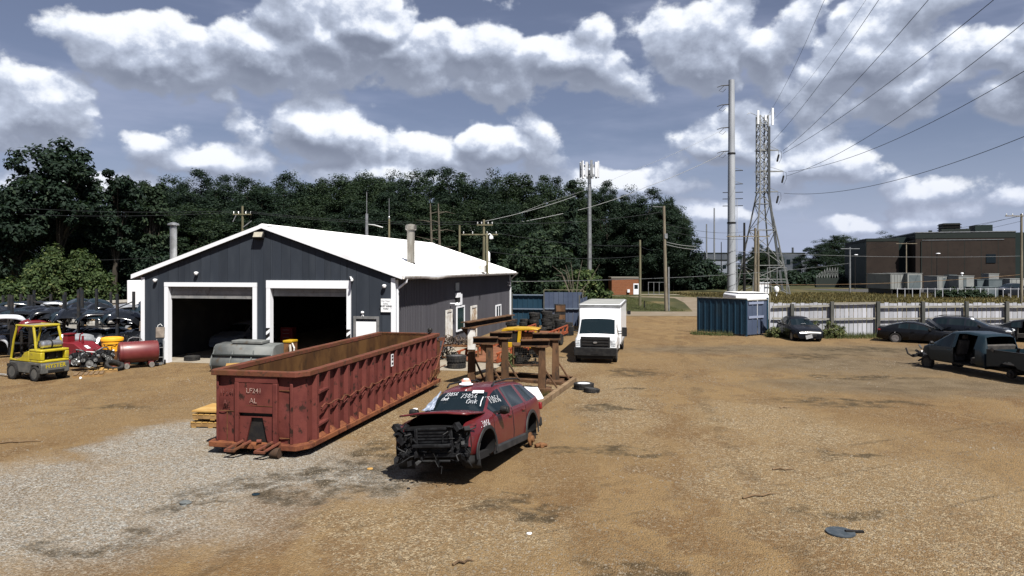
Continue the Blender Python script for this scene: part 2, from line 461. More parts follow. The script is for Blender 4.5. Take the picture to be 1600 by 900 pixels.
sheet('concrete_pad', [(-5.0, 31.4), (-1.0, 30.6), (-0.2, 33.6), (1.2, 41.0), (-3.3, 41.6)], 0.004, M_CONC)
# the slab inside the garage is part of the garage

# loose stones lying on the dirt near the camera
M_STONE = mat('limestone chips', (0.10, 0.074, 0.045), (0.19, 0.160, 0.122), rough=0.9, scale=0.5, thr=(0.3, 0.7), spec=0.15)
def stones():
    rng = np.random.default_rng(5)
    n = 46000
    Y = 9.2 * (34 / 9.2) ** (rng.random(n) ** 1.05)
    X = (rng.random(n) * 2 - 1) * (Y * 0.74 + 0.6)
    den = np.sin(X * 0.9 + 1.3) * np.sin(Y * 0.7) + np.sin(X * .37 - Y * .51)
    keep = rng.random(n) < np.clip(0.55 + 0.33 * den, 0.10, 1)
    X, Y = X[keep], Y[keep]; n = len(X)
    s = 0.005 + 0.010 * rng.random(n) ** 3 + 0.022 * rng.random(n) ** 14 + 0.0004 * Y
    base = np.array([(1, 0, 0), (0, 1, 0), (-1, 0, 0), (0, -1, 0), (0, 0, 0.8)], float)
    ang = rng.random(n) * 6.28
    j = 1 + (rng.random((n, 5, 3)) - .5) * 0.7
    V = base[None] * j * s[:, None, None]
    c, sn = np.cos(ang)[:, None], np.sin(ang)[:, None]
    x = V[:, :, 0] * c - V[:, :, 1] * sn + X[:, None]; y = V[:, :, 0] * sn + V[:, :, 1] * c + Y[:, None]
    P = np.stack([x, y, V[:, :, 2] + 0.001], 2).reshape(-1, 3)
    T = np.array([(0, 1, 4), (1, 2, 4), (2, 3, 4), (3, 0, 4)])
    F = (T[None] + (np.arange(n) * 5)[:, None, None]).reshape(-1, 3)
    return np_mesh('loose_gravel', P, F, M_STONE, 'stuff')
def np_mesh(name, P, F, m, kind=None, parent=None):
    me = bpy.data.meshes.new(name)
    k = F.shape[1]
    me.vertices.add(len(P)); me.vertices.foreach_set('co', np.asarray(P, np.float32).ravel())
    me.loops.add(F.size); me.loops.foreach_set('vertex_index', F.astype(np.int32).ravel())
    me.polygons.add(len(F)); me.polygons.foreach_set('loop_start', np.arange(0, F.size, k, dtype=np.int32))
    me.materials.append(m); me.update(calc_edges=True)
    o = bpy.data.objects.new(name, me); COL.objects.link(o)
    if kind: o['kind'] = kind
    if parent is not None: o.parent = parent
    return o
stones()

# grass and weeds: blades as real faces
def leaf_mat(name, a, b, c=None, trans=0.25):
    if name in MATS: return MATS[name]
    m = bpy.data.materials.new(name); m.use_nodes = True
    q = NT(m.node_tree); p = m.node_tree.nodes['Principled BSDF']
    r = q.n('ShaderNodeNewGeometry').outputs['Random Per Island']
    col = q.mix(q.step(r, 0.0, 1.0), a, b)
    if c: col = q.mix(q.step(r, 0.86, 0.96), col, c)
    oi = q.n('ShaderNodeObjectInfo').outputs['Random']
    col = q.mix(q.m('MULTIPLY', oi, 0.45), col, tuple(x * .55 for x in b))
    q.link(col, p.inputs['Base Color']); p.inputs['Roughness'].default_value = 0.7; p.inputs['Specular IOR Level'].default_value = 0.12
    t = q.n('ShaderNodeBsdfTranslucent'); q.link(q.mix(1.0, col, (1.1, 1.25, 0.6), 'MULTIPLY'), t.inputs[0])
    mx = q.n('ShaderNodeMixShader'); mx.inputs[0].default_value = trans
    q.link(p.outputs[0], mx.inputs[1]); q.link(t.outputs[0], mx.inputs[2])
    q.link(mx.outputs[0], m.node_tree.nodes['Material Output'].inputs[0])
    MATS[name] = m
    return m
L_DARK = leaf_mat('oak leaves', (0.007, 0.014, 0.010), (0.016, 0.030, 0.019), (0.029, 0.044, 0.025))
L_MID = leaf_mat('maple leaves', (0.010, 0.019, 0.012), (0.024, 0.040, 0.021), (0.039, 0.055, 0.028))
L_BUSH = leaf_mat('bush leaves', (0.020, 0.036, 0.015), (0.050, 0.074, 0.026), (0.10, 0.115, 0.045))
L_WEED = leaf_mat('weed leaves', (0.040, 0.055, 0.022), (0.10, 0.115, 0.045), (0.17, 0.155, 0.07))
L_DRY = leaf_mat('dry stalks', (0.052, 0.045, 0.020), (0.080, 0.066, 0.030), (0.17, 0.125, 0.04), 0.35)
def blades(name, pts, hmin, hmax, w, m, seed=1):
    rng = np.random.default_rng(seed); n = len(pts)
    h = hmin + (hmax - hmin) * rng.random(n); a = rng.random(n) * 6.28; b = rng.random(n) * 6.28; l = h * 0.35 * rng.random(n)
    P = np.zeros((n, 3, 3)); c, s = np.cos(a) * w / 2, np.sin(a) * w / 2
    P[:, 0] = pts + np.stack([c, s, 0 * c], 1); P[:, 1] = pts - np.stack([c, s, 0 * c], 1)
    P[:, 2] = pts + np.stack([np.cos(b) * l, np.sin(b) * l, h], 1)
    F = np.arange(n * 3).reshape(-1, 3)
    return np_mesh(name, P.reshape(-1, 3), F, m, 'stuff')
rng = np.random.default_rng(11)
n = 26000
p = np.stack([28 + rng.random(n) * 75, 80 + rng.random(n) * 48, np.zeros(n)], 1)
blades('tall_dry_grass', p, 0.10, 0.38, 0.12, L_DRY, 3)
n = 26000
p = np.stack([8 + rng.random(n) * 14, 74 + rng.random(n) * 40, np.zeros(n)], 1)
p = p[(p[:, 0] < 18.4) | (p[:, 1] > 112)]
blades('verge_grass', p, 0.04, 0.13, 0.05, L_WEED, 4)
n = 9000
x = 12.2 + rng.random(n) * 26
y = np.where(x < 17.5, 48.2 - (x - 12.2) * .32 - rng.random(n) ** 2 * 1.0, 46.2 - rng.random(n) ** 2.2 * 1.5)
p = np.stack([x, y, np.zeros(n)], 1)
p = p[(np.sin(p[:, 0] * 1.9) + np.sin(p[:, 0] * .63 + 1) > -0.5)]
blades('fence_line_weeds', p, 0.05, 0.42, 0.03, L_WEED, 6)
# ------------------------------------------------------------------ the grey garage
M_SIDE = mat('charcoal board siding', (0.025, 0.031, 0.042), (0.032, 0.039, 0.051), rough=0.6, rnd=0.14, scale=1.5, c=(0.020, 0.025, 0.034), cthr=(0.5, 0.8), cscale=0.6, stretch=(1, 1, 0.25), rvar=0.15)
M_SHEET = mat('grey ribbed siding', (0.058, 0.057, 0.067), (0.069, 0.068, 0.079), rough=0.6, rnd=0.06, scale=1.2, c=(0.048, 0.048, 0.056), cthr=(0.5, 0.8), cscale=0.5, stretch=(1, 1, 0.2))
M_DARKGAP = mat('dark backing', (0.012, 0.013, 0.015), rough=0.9)
M_ROOFW = mat('white roof sheet', (0.80, 0.80, 0.80), (0.72, 0.72, 0.71), rough=0.45, scale=0.6, thr=(0.5, 0.9))
M_TRIM = mat('white trim', (0.55, 0.565, 0.60), (0.45, 0.455, 0.47), rough=0.5, scale=1.6, thr=(0.55, 0.9), c=(0.24, 0.18, 0.13), cthr=(0.70, 0.80), cscale=2.2)
M_TRIMD = mat('dirty white paint', (0.48, 0.475, 0.46), (0.33, 0.30, 0.26), rough=0.6, scale=2.5, c=(0.20, 0.13, 0.08), cthr=(0.6, 0.72), cscale=4)
M_GALV = mat('galvanised steel', (0.36, 0.37, 0.38), (0.26, 0.27, 0.27), rough=0.4, metal=0.7, scale=3, c=(0.16, 0.14, 0.11), cthr=(0.6, 0.8), cscale=3)
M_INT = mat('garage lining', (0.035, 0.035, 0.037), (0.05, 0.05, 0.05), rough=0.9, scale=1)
M_GLASS = mat('dark glass', (0.006, 0.011, 0.014), rough=0.06, spec=0.28)
M_GREENGL = mat('green tinted glass', (0.012, 0.030, 0.026), rough=0.12, spec=0.5)
M_BLACK = mat('black plastic', (0.012, 0.012, 0.013), (0.022, 0.022, 0.022), rough=0.5, scale=6)
M_BLKMETAL = mat('black steel', (0.018, 0.018, 0.019), (0.03, 0.027, 0.025), rough=0.5, metal=0.3, scale=5)
M_WHITE = mat('white paint', (0.60, 0.615, 0.64), (0.53, 0.535, 0.54), rough=0.35, scale=1.2, thr=(0.5, 0.9), coat=0.3)
M_WOODPOLE = mat('weathered pole wood', (0.135, 0.115, 0.085), (0.21, 0.185, 0.14), rough=0.9, scale=4, stretch=(1, 1, 0.12), c=(0.07, 0.06, 0.045), cthr=(0.55, 0.7), cscale=7)
M_WOODGREEN = mat('mossy pole wood', (0.105, 0.098, 0.062), (0.165, 0.152, 0.10), rough=0.9, scale=4, stretch=(1, 1, 0.12))
M_LENS = mat('lamp lens', (0.32, 0.30, 0.25), (0.40, 0.37, 0.30), rough=0.25, scale=9)
M_INK = mat('black lettering', (0.02, 0.02, 0.022), rough=0.6)
M_SILVER = mat('silver metal', (0.55, 0.55, 0.55), (0.38, 0.38, 0.38), rough=0.3, metal=0.9, scale=6)

BW, BL, EAVE, RIDGE = 12.86, 24.7, 4.19, 6.48
BO = Vector((-17.79, 33.85, 0)); BRZ = -math.atan2(0.2038, 0.979)
BX = Vector((math.cos(BRZ), math.sin(BRZ), 0)); BY = Vector((-math.sin(BRZ), math.cos(BRZ), 0))
def front_xz(px, py):
    d = Vector(((px - 800) / FPX, 1, 0)); k = BO.dot(BY) / d.dot(BY); P = d * k
    return (P - BO).dot(BX), CAM_H - (py - 419) * P.y / FPX
def side_yz(px, py):
    C = BO + BX * BW; d = Vector(((px - 800) / FPX, 1, 0)); k = C.dot(BX) / d.dot(BX); P = d * k
    return (P - C).dot(BY), CAM_H - (py - 419) * P.y / FPX
bt = thing('garage_building', 'grey gabled workshop with white roof and two open garage doors', 'building', BO, BRZ)
def slope_z(x): return EAVE + (RIDGE - EAVE) * (1 - abs(x - BW / 2) / (BW / 2))
(dl0, dlt) = front_xz(258, 441); (dl1, _) = front_xz(402, 441)
(dr0, drt) = front_xz(417, 446); (dr1, _) = front_xz(549, 446)
(sd0, sdt) = front_xz(555, 498); (sd1, _) = front_xz(591, 498)
TW = 0.20
OPEN = [(dl0 + TW, dl1 - TW, dlt - TW), (dr0 + TW, dr1 - TW, drt - 0.12)]
# backing wall in pieces round the openings
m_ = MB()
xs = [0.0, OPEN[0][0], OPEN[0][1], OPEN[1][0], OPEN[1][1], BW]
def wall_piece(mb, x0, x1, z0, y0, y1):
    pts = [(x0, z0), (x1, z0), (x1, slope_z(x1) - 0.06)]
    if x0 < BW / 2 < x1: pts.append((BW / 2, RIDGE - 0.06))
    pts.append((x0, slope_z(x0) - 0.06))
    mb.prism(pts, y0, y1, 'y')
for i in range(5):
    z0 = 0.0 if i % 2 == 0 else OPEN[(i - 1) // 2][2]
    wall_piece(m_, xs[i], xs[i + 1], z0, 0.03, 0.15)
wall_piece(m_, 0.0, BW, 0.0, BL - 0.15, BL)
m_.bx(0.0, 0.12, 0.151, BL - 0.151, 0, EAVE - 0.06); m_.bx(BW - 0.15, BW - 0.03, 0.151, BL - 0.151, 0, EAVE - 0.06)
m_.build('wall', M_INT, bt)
m_ = MB(); m_.bx(0.13, BW - 0.16, 0.16, BL - 0.16, 0.0, 0.012); m_.build('floor_slab', M_CONC, bt)
# boards of the gable front
cuts = [0.0]
rb = random.Random(3)
while cuts[-1] < BW - 0.3: cuts.append(cuts[-1] + rb.choice((0.31, 0.46, 0.46, 0.61)))
cuts[-1] = BW
for e in xs[1:5]:
    if min(abs(e - c) for c in cuts) > 0.01: cuts.append(e)
cuts = sorted(cuts)
for a, b in zip(cuts[:-1], cuts[1:]):
    if b - a < 0.05: continue
    z0 = 0.0
    for o in OPEN:
        if a >= o[0] - 0.02 and b <= o[1] + 0.02: z0 = o[2]
    mb = MB(); y = -0.005 - 0.012 * rb.random()
    pts = [(a + .006, z0), (b - .006, z0), (b - .006, slope_z(b) - 0.05)]
    if a < BW / 2 < b: pts.append((BW / 2, RIDGE - 0.05))
    pts.append((a + .006, slope_z(a) - 0.05))
    mb.prism(pts, y, 0.03, 'y')
    mb.build('siding_board', M_SIDE, bt)
# ribbed sheets of the right side, one mesh shared
def rib_profile(w, n):
    pts = []
    for i in range(n):
        x = w * i / n; s = w / n
        pts += [(x, 0.0), (x + s * .62, 0.0), (x + s * .70, 0.022), (x + s * .92, 0.022)]
    pts.append((w, 0.0))
    return pts
ns = 27; sw = BL / ns
pr = rib_profile(sw - 0.004, 4)
mb = MB(); mb.add([(d, y, z) for y, d in pr for z in (0.0, EAVE - 0.07)], [(2 * i, 2 * i + 2, 2 * i + 3, 2 * i + 1) for i in range(len(pr) - 1)])
me = mb.mesh('siding_sheet', M_SHEET, smooth=0)
for i in range(ns): inst('siding_sheet', me, bt, (BW - 0.028, i * sw, 0.0))
me2 = me.copy(); 
for i in range(ns): inst('siding_sheet', me, bt, (0.0 - 0.001, (i + 1) * sw, 0.0), (0, 0, math.pi))
# roof of ribbed sheets, a ridge cap, fascia
OV = 0.45
def roof_sheet(side):
    x0 = -OV if side < 0 else BW + OV
    z0 = EAVE - 0.02; xr = BW / 2; zr = RIDGE + (OV * 0.0)
    w = (BL + 0.5) / 27
    pts = [(0, 0), (w * .94, 0), (w * .955, .035), (w * .985, .035), (w, 0)]
    mb = MB()
    up = [(x0, y, z0 + h) for y, h in pts] + [(xr, y, zr + h) for y, h in pts]
    n = len(pts)
    mb.add(up, [(i, i + 1, n + i + 1, n + i) for i in range(n - 1)])
    dn = [(x0, 0, z0 - .05), (x0, w, z0 - .05), (xr, w, zr - .05), (xr, 0, zr - .05), (x0, 0, z0), (x0, w, z0)]
    mb.add(dn, [(0, 1, 2, 3), (0, 1, 5, 4)])
    return mb.mesh('roof_sheet', M_ROOFW, smooth=0), w
for sd in (-1, 1):
    me, w = roof_sheet(sd)
    for i in range(27): inst('roof_sheet', me, bt, (0, -0.15 + i * w, 0))
mb = MB(); mb.prism([(BW / 2 - .22, RIDGE - .03), (BW / 2, RIDGE + .05), (BW / 2 + .22, RIDGE - .03), (BW / 2, RIDGE + .07)], -0.16, BL + 0.36, 'y'); mb.build('ridge_cap', M_ROOFW, bt)
for sd in (-1, 1):
    mb = MB(); xa = -OV - .01 if sd < 0 else BW + OV + .01
    mb.prism([(xa, EAVE - .20), (BW / 2, RIDGE - .14), (BW / 2, RIDGE + .04), (xa, EAVE + .005)], -0.19, -0.152, 'y')
    mb.build('fascia', M_TRIM, bt)
    mb = MB(); mb.bx(xa - .012, xa + .012, -0.15, BL + .35, EAVE - .19, EAVE - .03); mb.build('fascia', M_TRIM, bt)
# corner trim
for x in (0.0, BW):
    mb = MB(); mb.bx(x - .16 if x else -.03, x + .035 if x else .17, -.045, -.020, 0, slope_z(x) - .13)
    mb.bx(x + .0 if x else -.03, x + .035 if x else -.005, -.020, .34, 0, EAVE - .21)
    mb.build('corner_trim', M_TRIM, bt)
mb = MB(); mb.bx(BW + .0, BW + .03, BL - .12, BL + .02, 0, EAVE - .21); mb.build('corner_trim', M_TRIM, bt)
# gutter with a sag, and its downpipe
mb = MB(); gx = BW + OV + .075
def gut(y): return EAVE - .10 - (0.10 * math.exp(-((y - 4.3) / 1.6) ** 2))
P = []
for k in range(41):
    y = -.3 + (BL + .6) * k / 40; z = gut(y)
    P.append([(gx - .06, y, z + .06), (gx - .06, y, z - .02), (gx - .03, y, z - .06), (gx + .03, y, z - .06), (gx + .06, y, z - .01), (gx + .065, y, z + .06), (gx + .05, y, z + .06)])
mb.grid(P); mb.build('gutter', M_TRIMD, bt)
mb = MB(); mb.tube([(gx, .1, EAVE - .16), (gx - .02, .1, EAVE - .30), (BW + .22, .1, EAVE - .52), (BW + .10, .1, EAVE - .62), (BW + .10, .1, .12)], .05, 8); mb.build('downpipe', M_TRIM, bt)
mb = MB(); mb.tube([(gx, BL - .1, EAVE - .16), (BW + .20, BL - .1, EAVE - .45), (BW + .08, BL - .1, EAVE - .6), (BW + .08, BL - .1, .1)], .045, 8); mb.build('downpipe', M_TRIM, bt)
# garage door frames, shutters
def door(o, name, head_h, x0, x1, zt):
    for sx in (x0 - TW, x1):
        mb = MB(); mb.bx(sx + (0.002 if sx < x0 else -0.002), sx + TW + (0.002 if sx < x0 else -0.002), -.07, .22, 0, zt); mb.build('door_jamb', M_TRIM, bt)
    mb = MB(); mb.bx(x0 - TW - .002, x1 + TW + .002, -.075, .22, zt + .002, zt + head_h); mb.build('door_header', M_TRIM, bt)
door(OPEN[0], 'l', .20, *OPEN[0]); door(OPEN[1], 'r', .36, *OPEN[1])
M_SHUT = mat('grey shutter', (0.16, 0.165, 0.17), (0.22, 0.22, 0.22), rough=0.45, scale=2, c=(0.09, 0.085, 0.08), cthr=(.55, .7), cscale=3)
for o, dz in ((OPEN[0], .58), (OPEN[1], .40)):
    sh = MB()
    for k in range(max(2, int(dz / .19))):
        z1 = o[2] - k * .19
        sh.bx(o[0] + .01, o[1] - .01, .155 + .008 * (k % 2), .205, z1 - .186, z1 - .002)
    sh.build('roller_shutter', M_SHUT, bt, bevel=.004)
# hazard stripes on the right door's jambs
for x in (OPEN[1][0] - TW, OPEN[1][1]):
    mb = MB(); mb.bx(x + .004, x + TW - .004, -.078, -.0745, .35, 1.75); mb.build('stripe_board', M_BLKMETAL, bt)
    for k in range(4):
        z = .40 + k * .34
        sb = MB(); sb.add([(x + .006, -.081, z), (x + TW - .006, -.081, z + .14), (x + TW - .006, -.081, z + .29), (x + .006, -.081, z + .15)], [(0, 1, 2, 3)]); sb.build('stripe', M_WHITE, bt, smooth=0)
# small white door beside the right bay
mb = MB(); 
mb.bx(sd0 - .06, sd0 + .06, -.07, -.02, 0, sdt); mb.bx(sd1 - .06, sd1 + .06, -.07, -.02, 0, sdt); mb.bx(sd0 - .06, sd1 + .06, -.072, -.02, sdt + .002, sdt + .12)
mb.build('door_frame', M_GALV, bt)
mb = MB(); mb.bx(sd0 + .062, sd1 - .062, -.045, -.02, .02, sdt - .12); mb.build('entry_door', M_WHITE, bt)
# floodlight under the ridge
fx, fz = front_xz(407, 368)
mb = MB(); mb.M = Matrix.Translation((fx, -.15, fz)) @ Matrix.Rotation(rad(-28), 4, 'X'); mb.box((0, 0, 0), (.52, .16, .34)); mb.M = None
mb.bar((fx, -.12, fz), (fx, .0, fz + .05), .10, .10); fl = mb.build('floodlight', M_BLKMETAL, bt, bevel=.02)
mb = MB(); mb.M = Matrix.Translation((fx, -.15, fz)) @ Matrix.Rotation(rad(-28), 4, 'X'); mb.bx(-.22, .22, -.088, -.083, -.13, .13); mb.build('lens', M_LENS, fl)
# round cameras and lamps on the front
for px, py in ((309, 427), (245, 438), (602, 447)):
    x, z = front_xz(px, py); mb = MB()
    mb.lathe([(0, -.09), (.06, -.075), (.09, -.02), (.095, .03), (.08, .06), (.05, .075), (0, .08)], 14, (x, -.13, z)); mb.cyl((x, -.12, z + .02), (x, .0, z + .02), .045); mb.build('dome_camera', M_WHITE, bt)
x, z = front_xz(552, 436)
mb = MB(); mb.bar((x - .05, -.02, z), (x + .12, -.42, z - .03), .09, .10); mb.bar((x, -.01, z - .05), (x + .02, -.14, z), .05, .05); mb.bar((x - .14, -.04, z + .08), (x + .03, -.30, z + .06), .07, .08); mb.build('security_camera', M_WHITE, bt)
x, z = front_xz(567, 491)
mb = MB(); mb.lathe([(.05, -.03), (.075, 0), (.075, .05), (.03, .08)], 12, (x, -.05, z + .06)); mb.bar((x, -.04, z + .02), (x - .05, -.04, z - .12), .03, .03); mb.bar((x, -.04, z + .02), (x + .06, -.04, z - .12), .03, .03); mb.build('door_bell_lamp', M_WHITE, bt)
# notice on the front right corner
x0, z1 = front_xz(596.3, 466.5); x1, z0 = front_xz(611.5, 487.5)
mb = MB(); mb.bx(x0, x1, -.085, -.060, z0, z1); sg = mb.build('notice_sign', M_WHITE, bt)
cx = (x0 + x1) / 2; hh = z1 - z0
for i, (tx, szz, bd) in enumerate((('For Your', .105, 0), ('Safety', .10, 0), ('MUST WEAR', .10, .004), ('YARD', .10, .002))):
    mb = MB(); text_mb(mb, tx, szz, Matrix.Translation((cx, -.087, z1 - hh * (.24 + .19 * i))) @ Matrix.Rotation(rad(90), 4, 'X'), .001, 'CENTER', bd); mb.build('lettering', M_INK, sg, smooth=0)
# right side: white door, green window, second door, far window, boxes and a lamp
def side_frame(name, px0, px1, pyt, zb, m, inner, mi, fr=.07, parent=bt):
    y0, zt = side_yz(px0, pyt); y1, _ = side_yz(px1, pyt)
    mb = MB(); a = BW + .0; b = BW + .07
    mb.bx(a, b, y0, y0 + fr, zb, zt); mb.bx(a, b, y1 - fr, y1, zb, zt); mb.bx(a, b, y0 + fr, y1 - fr, zt - fr, zt); mb.bx(a, b, y0 + fr, y1 - fr, zb, zb + fr)
    f = mb.build(name, m, parent)
    mb = MB(); mb.bx(a + .002, a + .035, y0 + fr, y1 - fr, zb + fr, zt - fr); mb.build(inner, mi, f)
    return y0, y1, zt, f
side_frame('side_door', 696, 705.5, 485, .03, M_TRIMD, 'door_leaf', M_TRIMD, .12)
y0, z0 = side_yz(718, 517)
side_frame('window', 712.5, 724.8, 479, z0, M_TRIM, 'pane', M_GREENGL, .09)
_, _, _, dfr = side_frame('side_door', 735, 744, 478.5, .03, M_TRIMD, 'door_leaf', mat('rust stained door', (.40, .31, .22), (.23, .13, .07), rough=.8, scale=2.0, c=(.6, .58, .54), cthr=(.5, .6), cscale=3), .12)
y0, z0 = side_yz(778, 497)
a0, a1, zt, wf = side_frame('window', 774, 782, 477, z0, M_TRIM, 'pane', M_GLASS, .09)
mb = MB(); mb.bx(BW + .036, BW + .066, (a0 + a1) / 2 - .05, (a0 + a1) / 2 + .05, z0 + .1, zt - .1); mb.build('mullion', M_TRIM, wf)
def side_box(name, px0, px1, py0, py1, d, m):
    y0, z1 = side_yz(px0, py0); y1, z0 = side_yz(px1, py1)
    mb = MB(); mb.bx(BW + .0, BW + d, y0, y1, z0, z1); return mb.build(name, m, bt, bevel=.01)
side_box('vent_grille', 711, 716.5, 442, 454, .05, M_GALV)
side_box('meter_box', 711, 716.2, 458, 464.5, .16, M_TRIM)
side_box('conduit_box', 716.6, 720, 459, 476, .10, M_TRIM)
side_box('dark_box', 711.5, 715.6, 464.8, 472, .14, M_BLACK)
y, z = side_yz(705, 475)
mb = MB(); mb.lathe([(.14, -.06), (.12, .02), (.05, .08), (0, .09)], 14, (BW + .35, y, z)); mb.bar((BW, y - .25, z + .05), (BW + .33, y, z + .04), .05, .05); mb.build('wall_lamp', M_TRIM, bt)
y, z = side_yz(793, 441)
mb = MB(); mb.bar((BW, y, z), (BW + .25, y - .1, z - .05), .09, .09); mb.bar((BW, y + .1, z - .2), (BW + .2, y, z - .25), .08, .08); mb.build('security_camera', M_WHITE, bt)
# chimney pipes through the roof
def roof_pt(px, py):
    """where the line of sight through a picture point meets the right roof slope (z falls with x)"""
    d = Vector(((px - 800) / FPX, 1, -(py - 419) / FPX))
    sl_ = (EAVE - RIDGE) / (BW / 2)
    # z = RIDGE + sl*(x-BW/2)
    k = (RIDGE - CAM_H + sl_ * (-BO.dot(BX) - BW / 2)) / (d.z - sl_ * d.dot(BX))
    P = Vector((0, 0, CAM_H)) + d * k; L = P - BO
    return L.dot(BX), L.dot(BY), P.z
vx, vy, vz = roof_pt(642, 414)
M_OLDPIPE = mat('weathered flue steel', (0.30, 0.29, 0.26), (0.17, 0.15, 0.12), rough=0.45, metal=0.5, scale=2.5, stretch=(1, 1, .2), c=(.06, .05, .045), cthr=(.52, .66), cscale=2.5)
k = (BO + BX * vx + BY * vy).y
mb = MB(); mb.cyl((vx, vy, vz - .2), (vx, vy, vz + 1.95), .205, None, 18); st = mb.build('flue_pipe', M_OLDPIPE, bt)
mb = MB(); mb.lathe([(.21, 1.83), (.29, 1.86), (.29, 2.08), (.20, 2.14), (0, 2.18)], 18, (vx, vy, vz)); mb.build('rain_cap', M_OLDPIPE, st)
mb = MB(); mb.lathe([(.42, -.14), (.30, .02), (.21, .12)], 18, (vx, vy, vz)); mb.build('flashing', M_BLKMETAL, st)
# left slope flue: rises behind the left eave
fx_, fz_ = front_xz(270.5, 352)
yb = 1.0
P0 = BO + BX * 2.2 + BY * yb
xx = 0.95
mb = MB(); mb.cyl((xx, yb, slope_z(xx) - .1), (xx, yb, 6.60), .16, None, 16); st = mb.build('flue_pipe', M_GALV, bt)
mb = MB(); mb.lathe([(.16, 6.5), (.16, 6.62), (.27, 6.62), (.26, 6.69), (.06, 6.76), (0, 6.77)], 16, (xx, yb, 0)); mb.build('rain_cap', M_GALV, st)
# lamp mast bolted to the eave
y, z = side_yz(745, 428)
mb = MB(); mb.cyl((BW + OV + .25, y, 4.15), (BW + OV + .22, y, 6.75), .085, .075, 10); ms = mb.build('lamp_mast', M_WOODGREEN, bt)
mb = MB(); mb.tube([(BW + OV + .22, y, 6.62), (BW + OV + .40, y, 6.72), (BW + OV + .52, y - .05, 6.62)], .03, 6); mb.lathe([(0, .05), (.12, 0), (.13, -.16), (.06, -.2)], 12, (BW + OV + .52, y - .05, 6.56)); mb.build('mast_lamp', M_TRIM, ms)
mb = MB(); mb.bx(BW + OV - .30, BW + OV + .14, y - .35, y + .35, EAVE + .05, EAVE + .50); mb.build('mast_bracket', M_TRIMD, ms)

# things inside the garage
def blk(mb, p, d): mb.box((p[0], p[1], p[2] + d[2] / 2), d)
def inb(x, y, z=0.0): return BO + BX * x + BY * y + Vector((0, 0, z))
t = thing('tool_chest', 'red tool chest in the dark, seen through the right garage doorway', 'tool chest', inb(3.2, 8.0, .012), BRZ)
mb = MB(); blk(mb, (0, 0, .10), (.75, .5, .95)); mb.build('body', mat('red enamel', (.30, .02, .02), rough=.35), t, bevel=.02)
for k in range(4):
    mb = MB(); mb.bx(-.34, .34, -.275, -.252, .16 + k * .21, .33 + k * .21); d = mb.build('drawer', mat('red enamel', (.30, .02, .02)), t)
    mb = MB(); mb.bx(-.2, .2, -.295, -.276, .27 + k * .21, .29 + k * .21); mb.build('handle', M_SILVER, d)
mb = MB()
for sx in (-.3, .3):
    for sy in (-.2, .2): mb.cyl((sx - .02, sy, .05), (sx + .02, sy, .05), .05)
mb.build('caster', M_BLACK, t)
# ------------------------------------------------------------------ vehicles
M_TYRE = mat('tyre rubber', (0.016, 0.016, 0.017), (0.034, 0.032, 0.030), rough=0.85, scale=6, c=(.06, .052, .042), cthr=(.55, .8), cscale=3, bump=.2)
M_RIM = mat('alloy rim', (0.42, 0.42, 0.43), (0.25, 0.25, 0.25), rough=0.35, metal=0.8, scale=8)
M_RIMBLK = mat('black steel rim', (0.03, 0.03, 0.03), (0.05, 0.048, 0.045), rough=0.5, scale=8)
M_CLAD = mat('grey black cladding', (0.016, 0.017, 0.019), (0.028, 0.028, 0.029), rough=0.6, scale=3, c=(.05, .046, .04), cthr=(.55, .8), cscale=4)
M_LAMP = mat('headlamp glass', (0.50, 0.53, 0.56), (0.22, 0.23, 0.25), rough=0.12, scale=14, spec=.8)
M_TAIL = mat('tail lamp', (0.16, 0.012, 0.012), rough=0.15)
M_PLATE = mat('plate', (0.35, 0.36, 0.38), (.2, .2, .2), rough=.4, scale=20)
M_SEAT = mat('seat cloth', (0.045, 0.043, 0.042), (0.07, 0.065, 0.06), rough=.9, scale=5)
M_WELL = mat('wheel well', (0.010, 0.010, 0.011), rough=.9)
M_PAINTPEN = mat('white paint marker', (0.44, 0.46, 0.49), rough=.6)

def tyre_mesh(r=.33, w=.21, rim=True):
    i = r * .64
    mb = MB(); mb.lathe([(i, -w * .36), (i + .02, -w * .46), (r * .86, -w * .5), (r * .96, -w * .44), (r, -w * .25), (r, w * .25), (r * .96, w * .44), (r * .86, w * .5), (i + .02, w * .46), (i, w * .36)], 22, (0, 0, 0), (1, 0, 0), closed=True)
    # tread blocks
    for k in range(22):
        a = 2 * math.pi * k / 22
        for s in (-1, 1):
            c = Vector((s * w * .24, math.cos(a + s * .07) * r, math.sin(a + s * .07) * r)); d = Vector((0, -math.sin(a), math.cos(a))) * r * .1
            mb.bar(c - d, c + d, w * .36, .014, up=(0, math.cos(a), math.sin(a)))
    return mb.mesh('tyre', M_TYRE, 40)
def rim_mesh(r=.33, w=.21, m=None, spokes=5):
    i = r * .64; mb = MB()
    mb.lathe([(i, -w * .4), (i * .93, -w * .38), (i * .88, -w * .2), (i * .88, w * .2), (i * .93, w * .4), (i, w * .42)], 22, (0, 0, 0), (1, 0, 0))
    mb.lathe([(0, w * .34), (i * .2, w * .34), (i * .24, w * .28), (i * .24, w * .1)], 14, (0, 0, 0), (1, 0, 0))
    for k in range(spokes):
        a = 2 * math.pi * k / spokes; d = Vector((0, math.cos(a), math.sin(a)))
        mb.bar(d * i * .15 + Vector((w * .28, 0, 0)), d * i * .92 + Vector((w * .30, 0, 0)), i * .26, .03, up=(1, 0, 0))
    mb.cyl((-w * .1, 0, 0), (-w * .06, 0, 0), i * .86, None, 18)
    return mb.mesh('rim', m or M_RIM, 40)
TM = {}
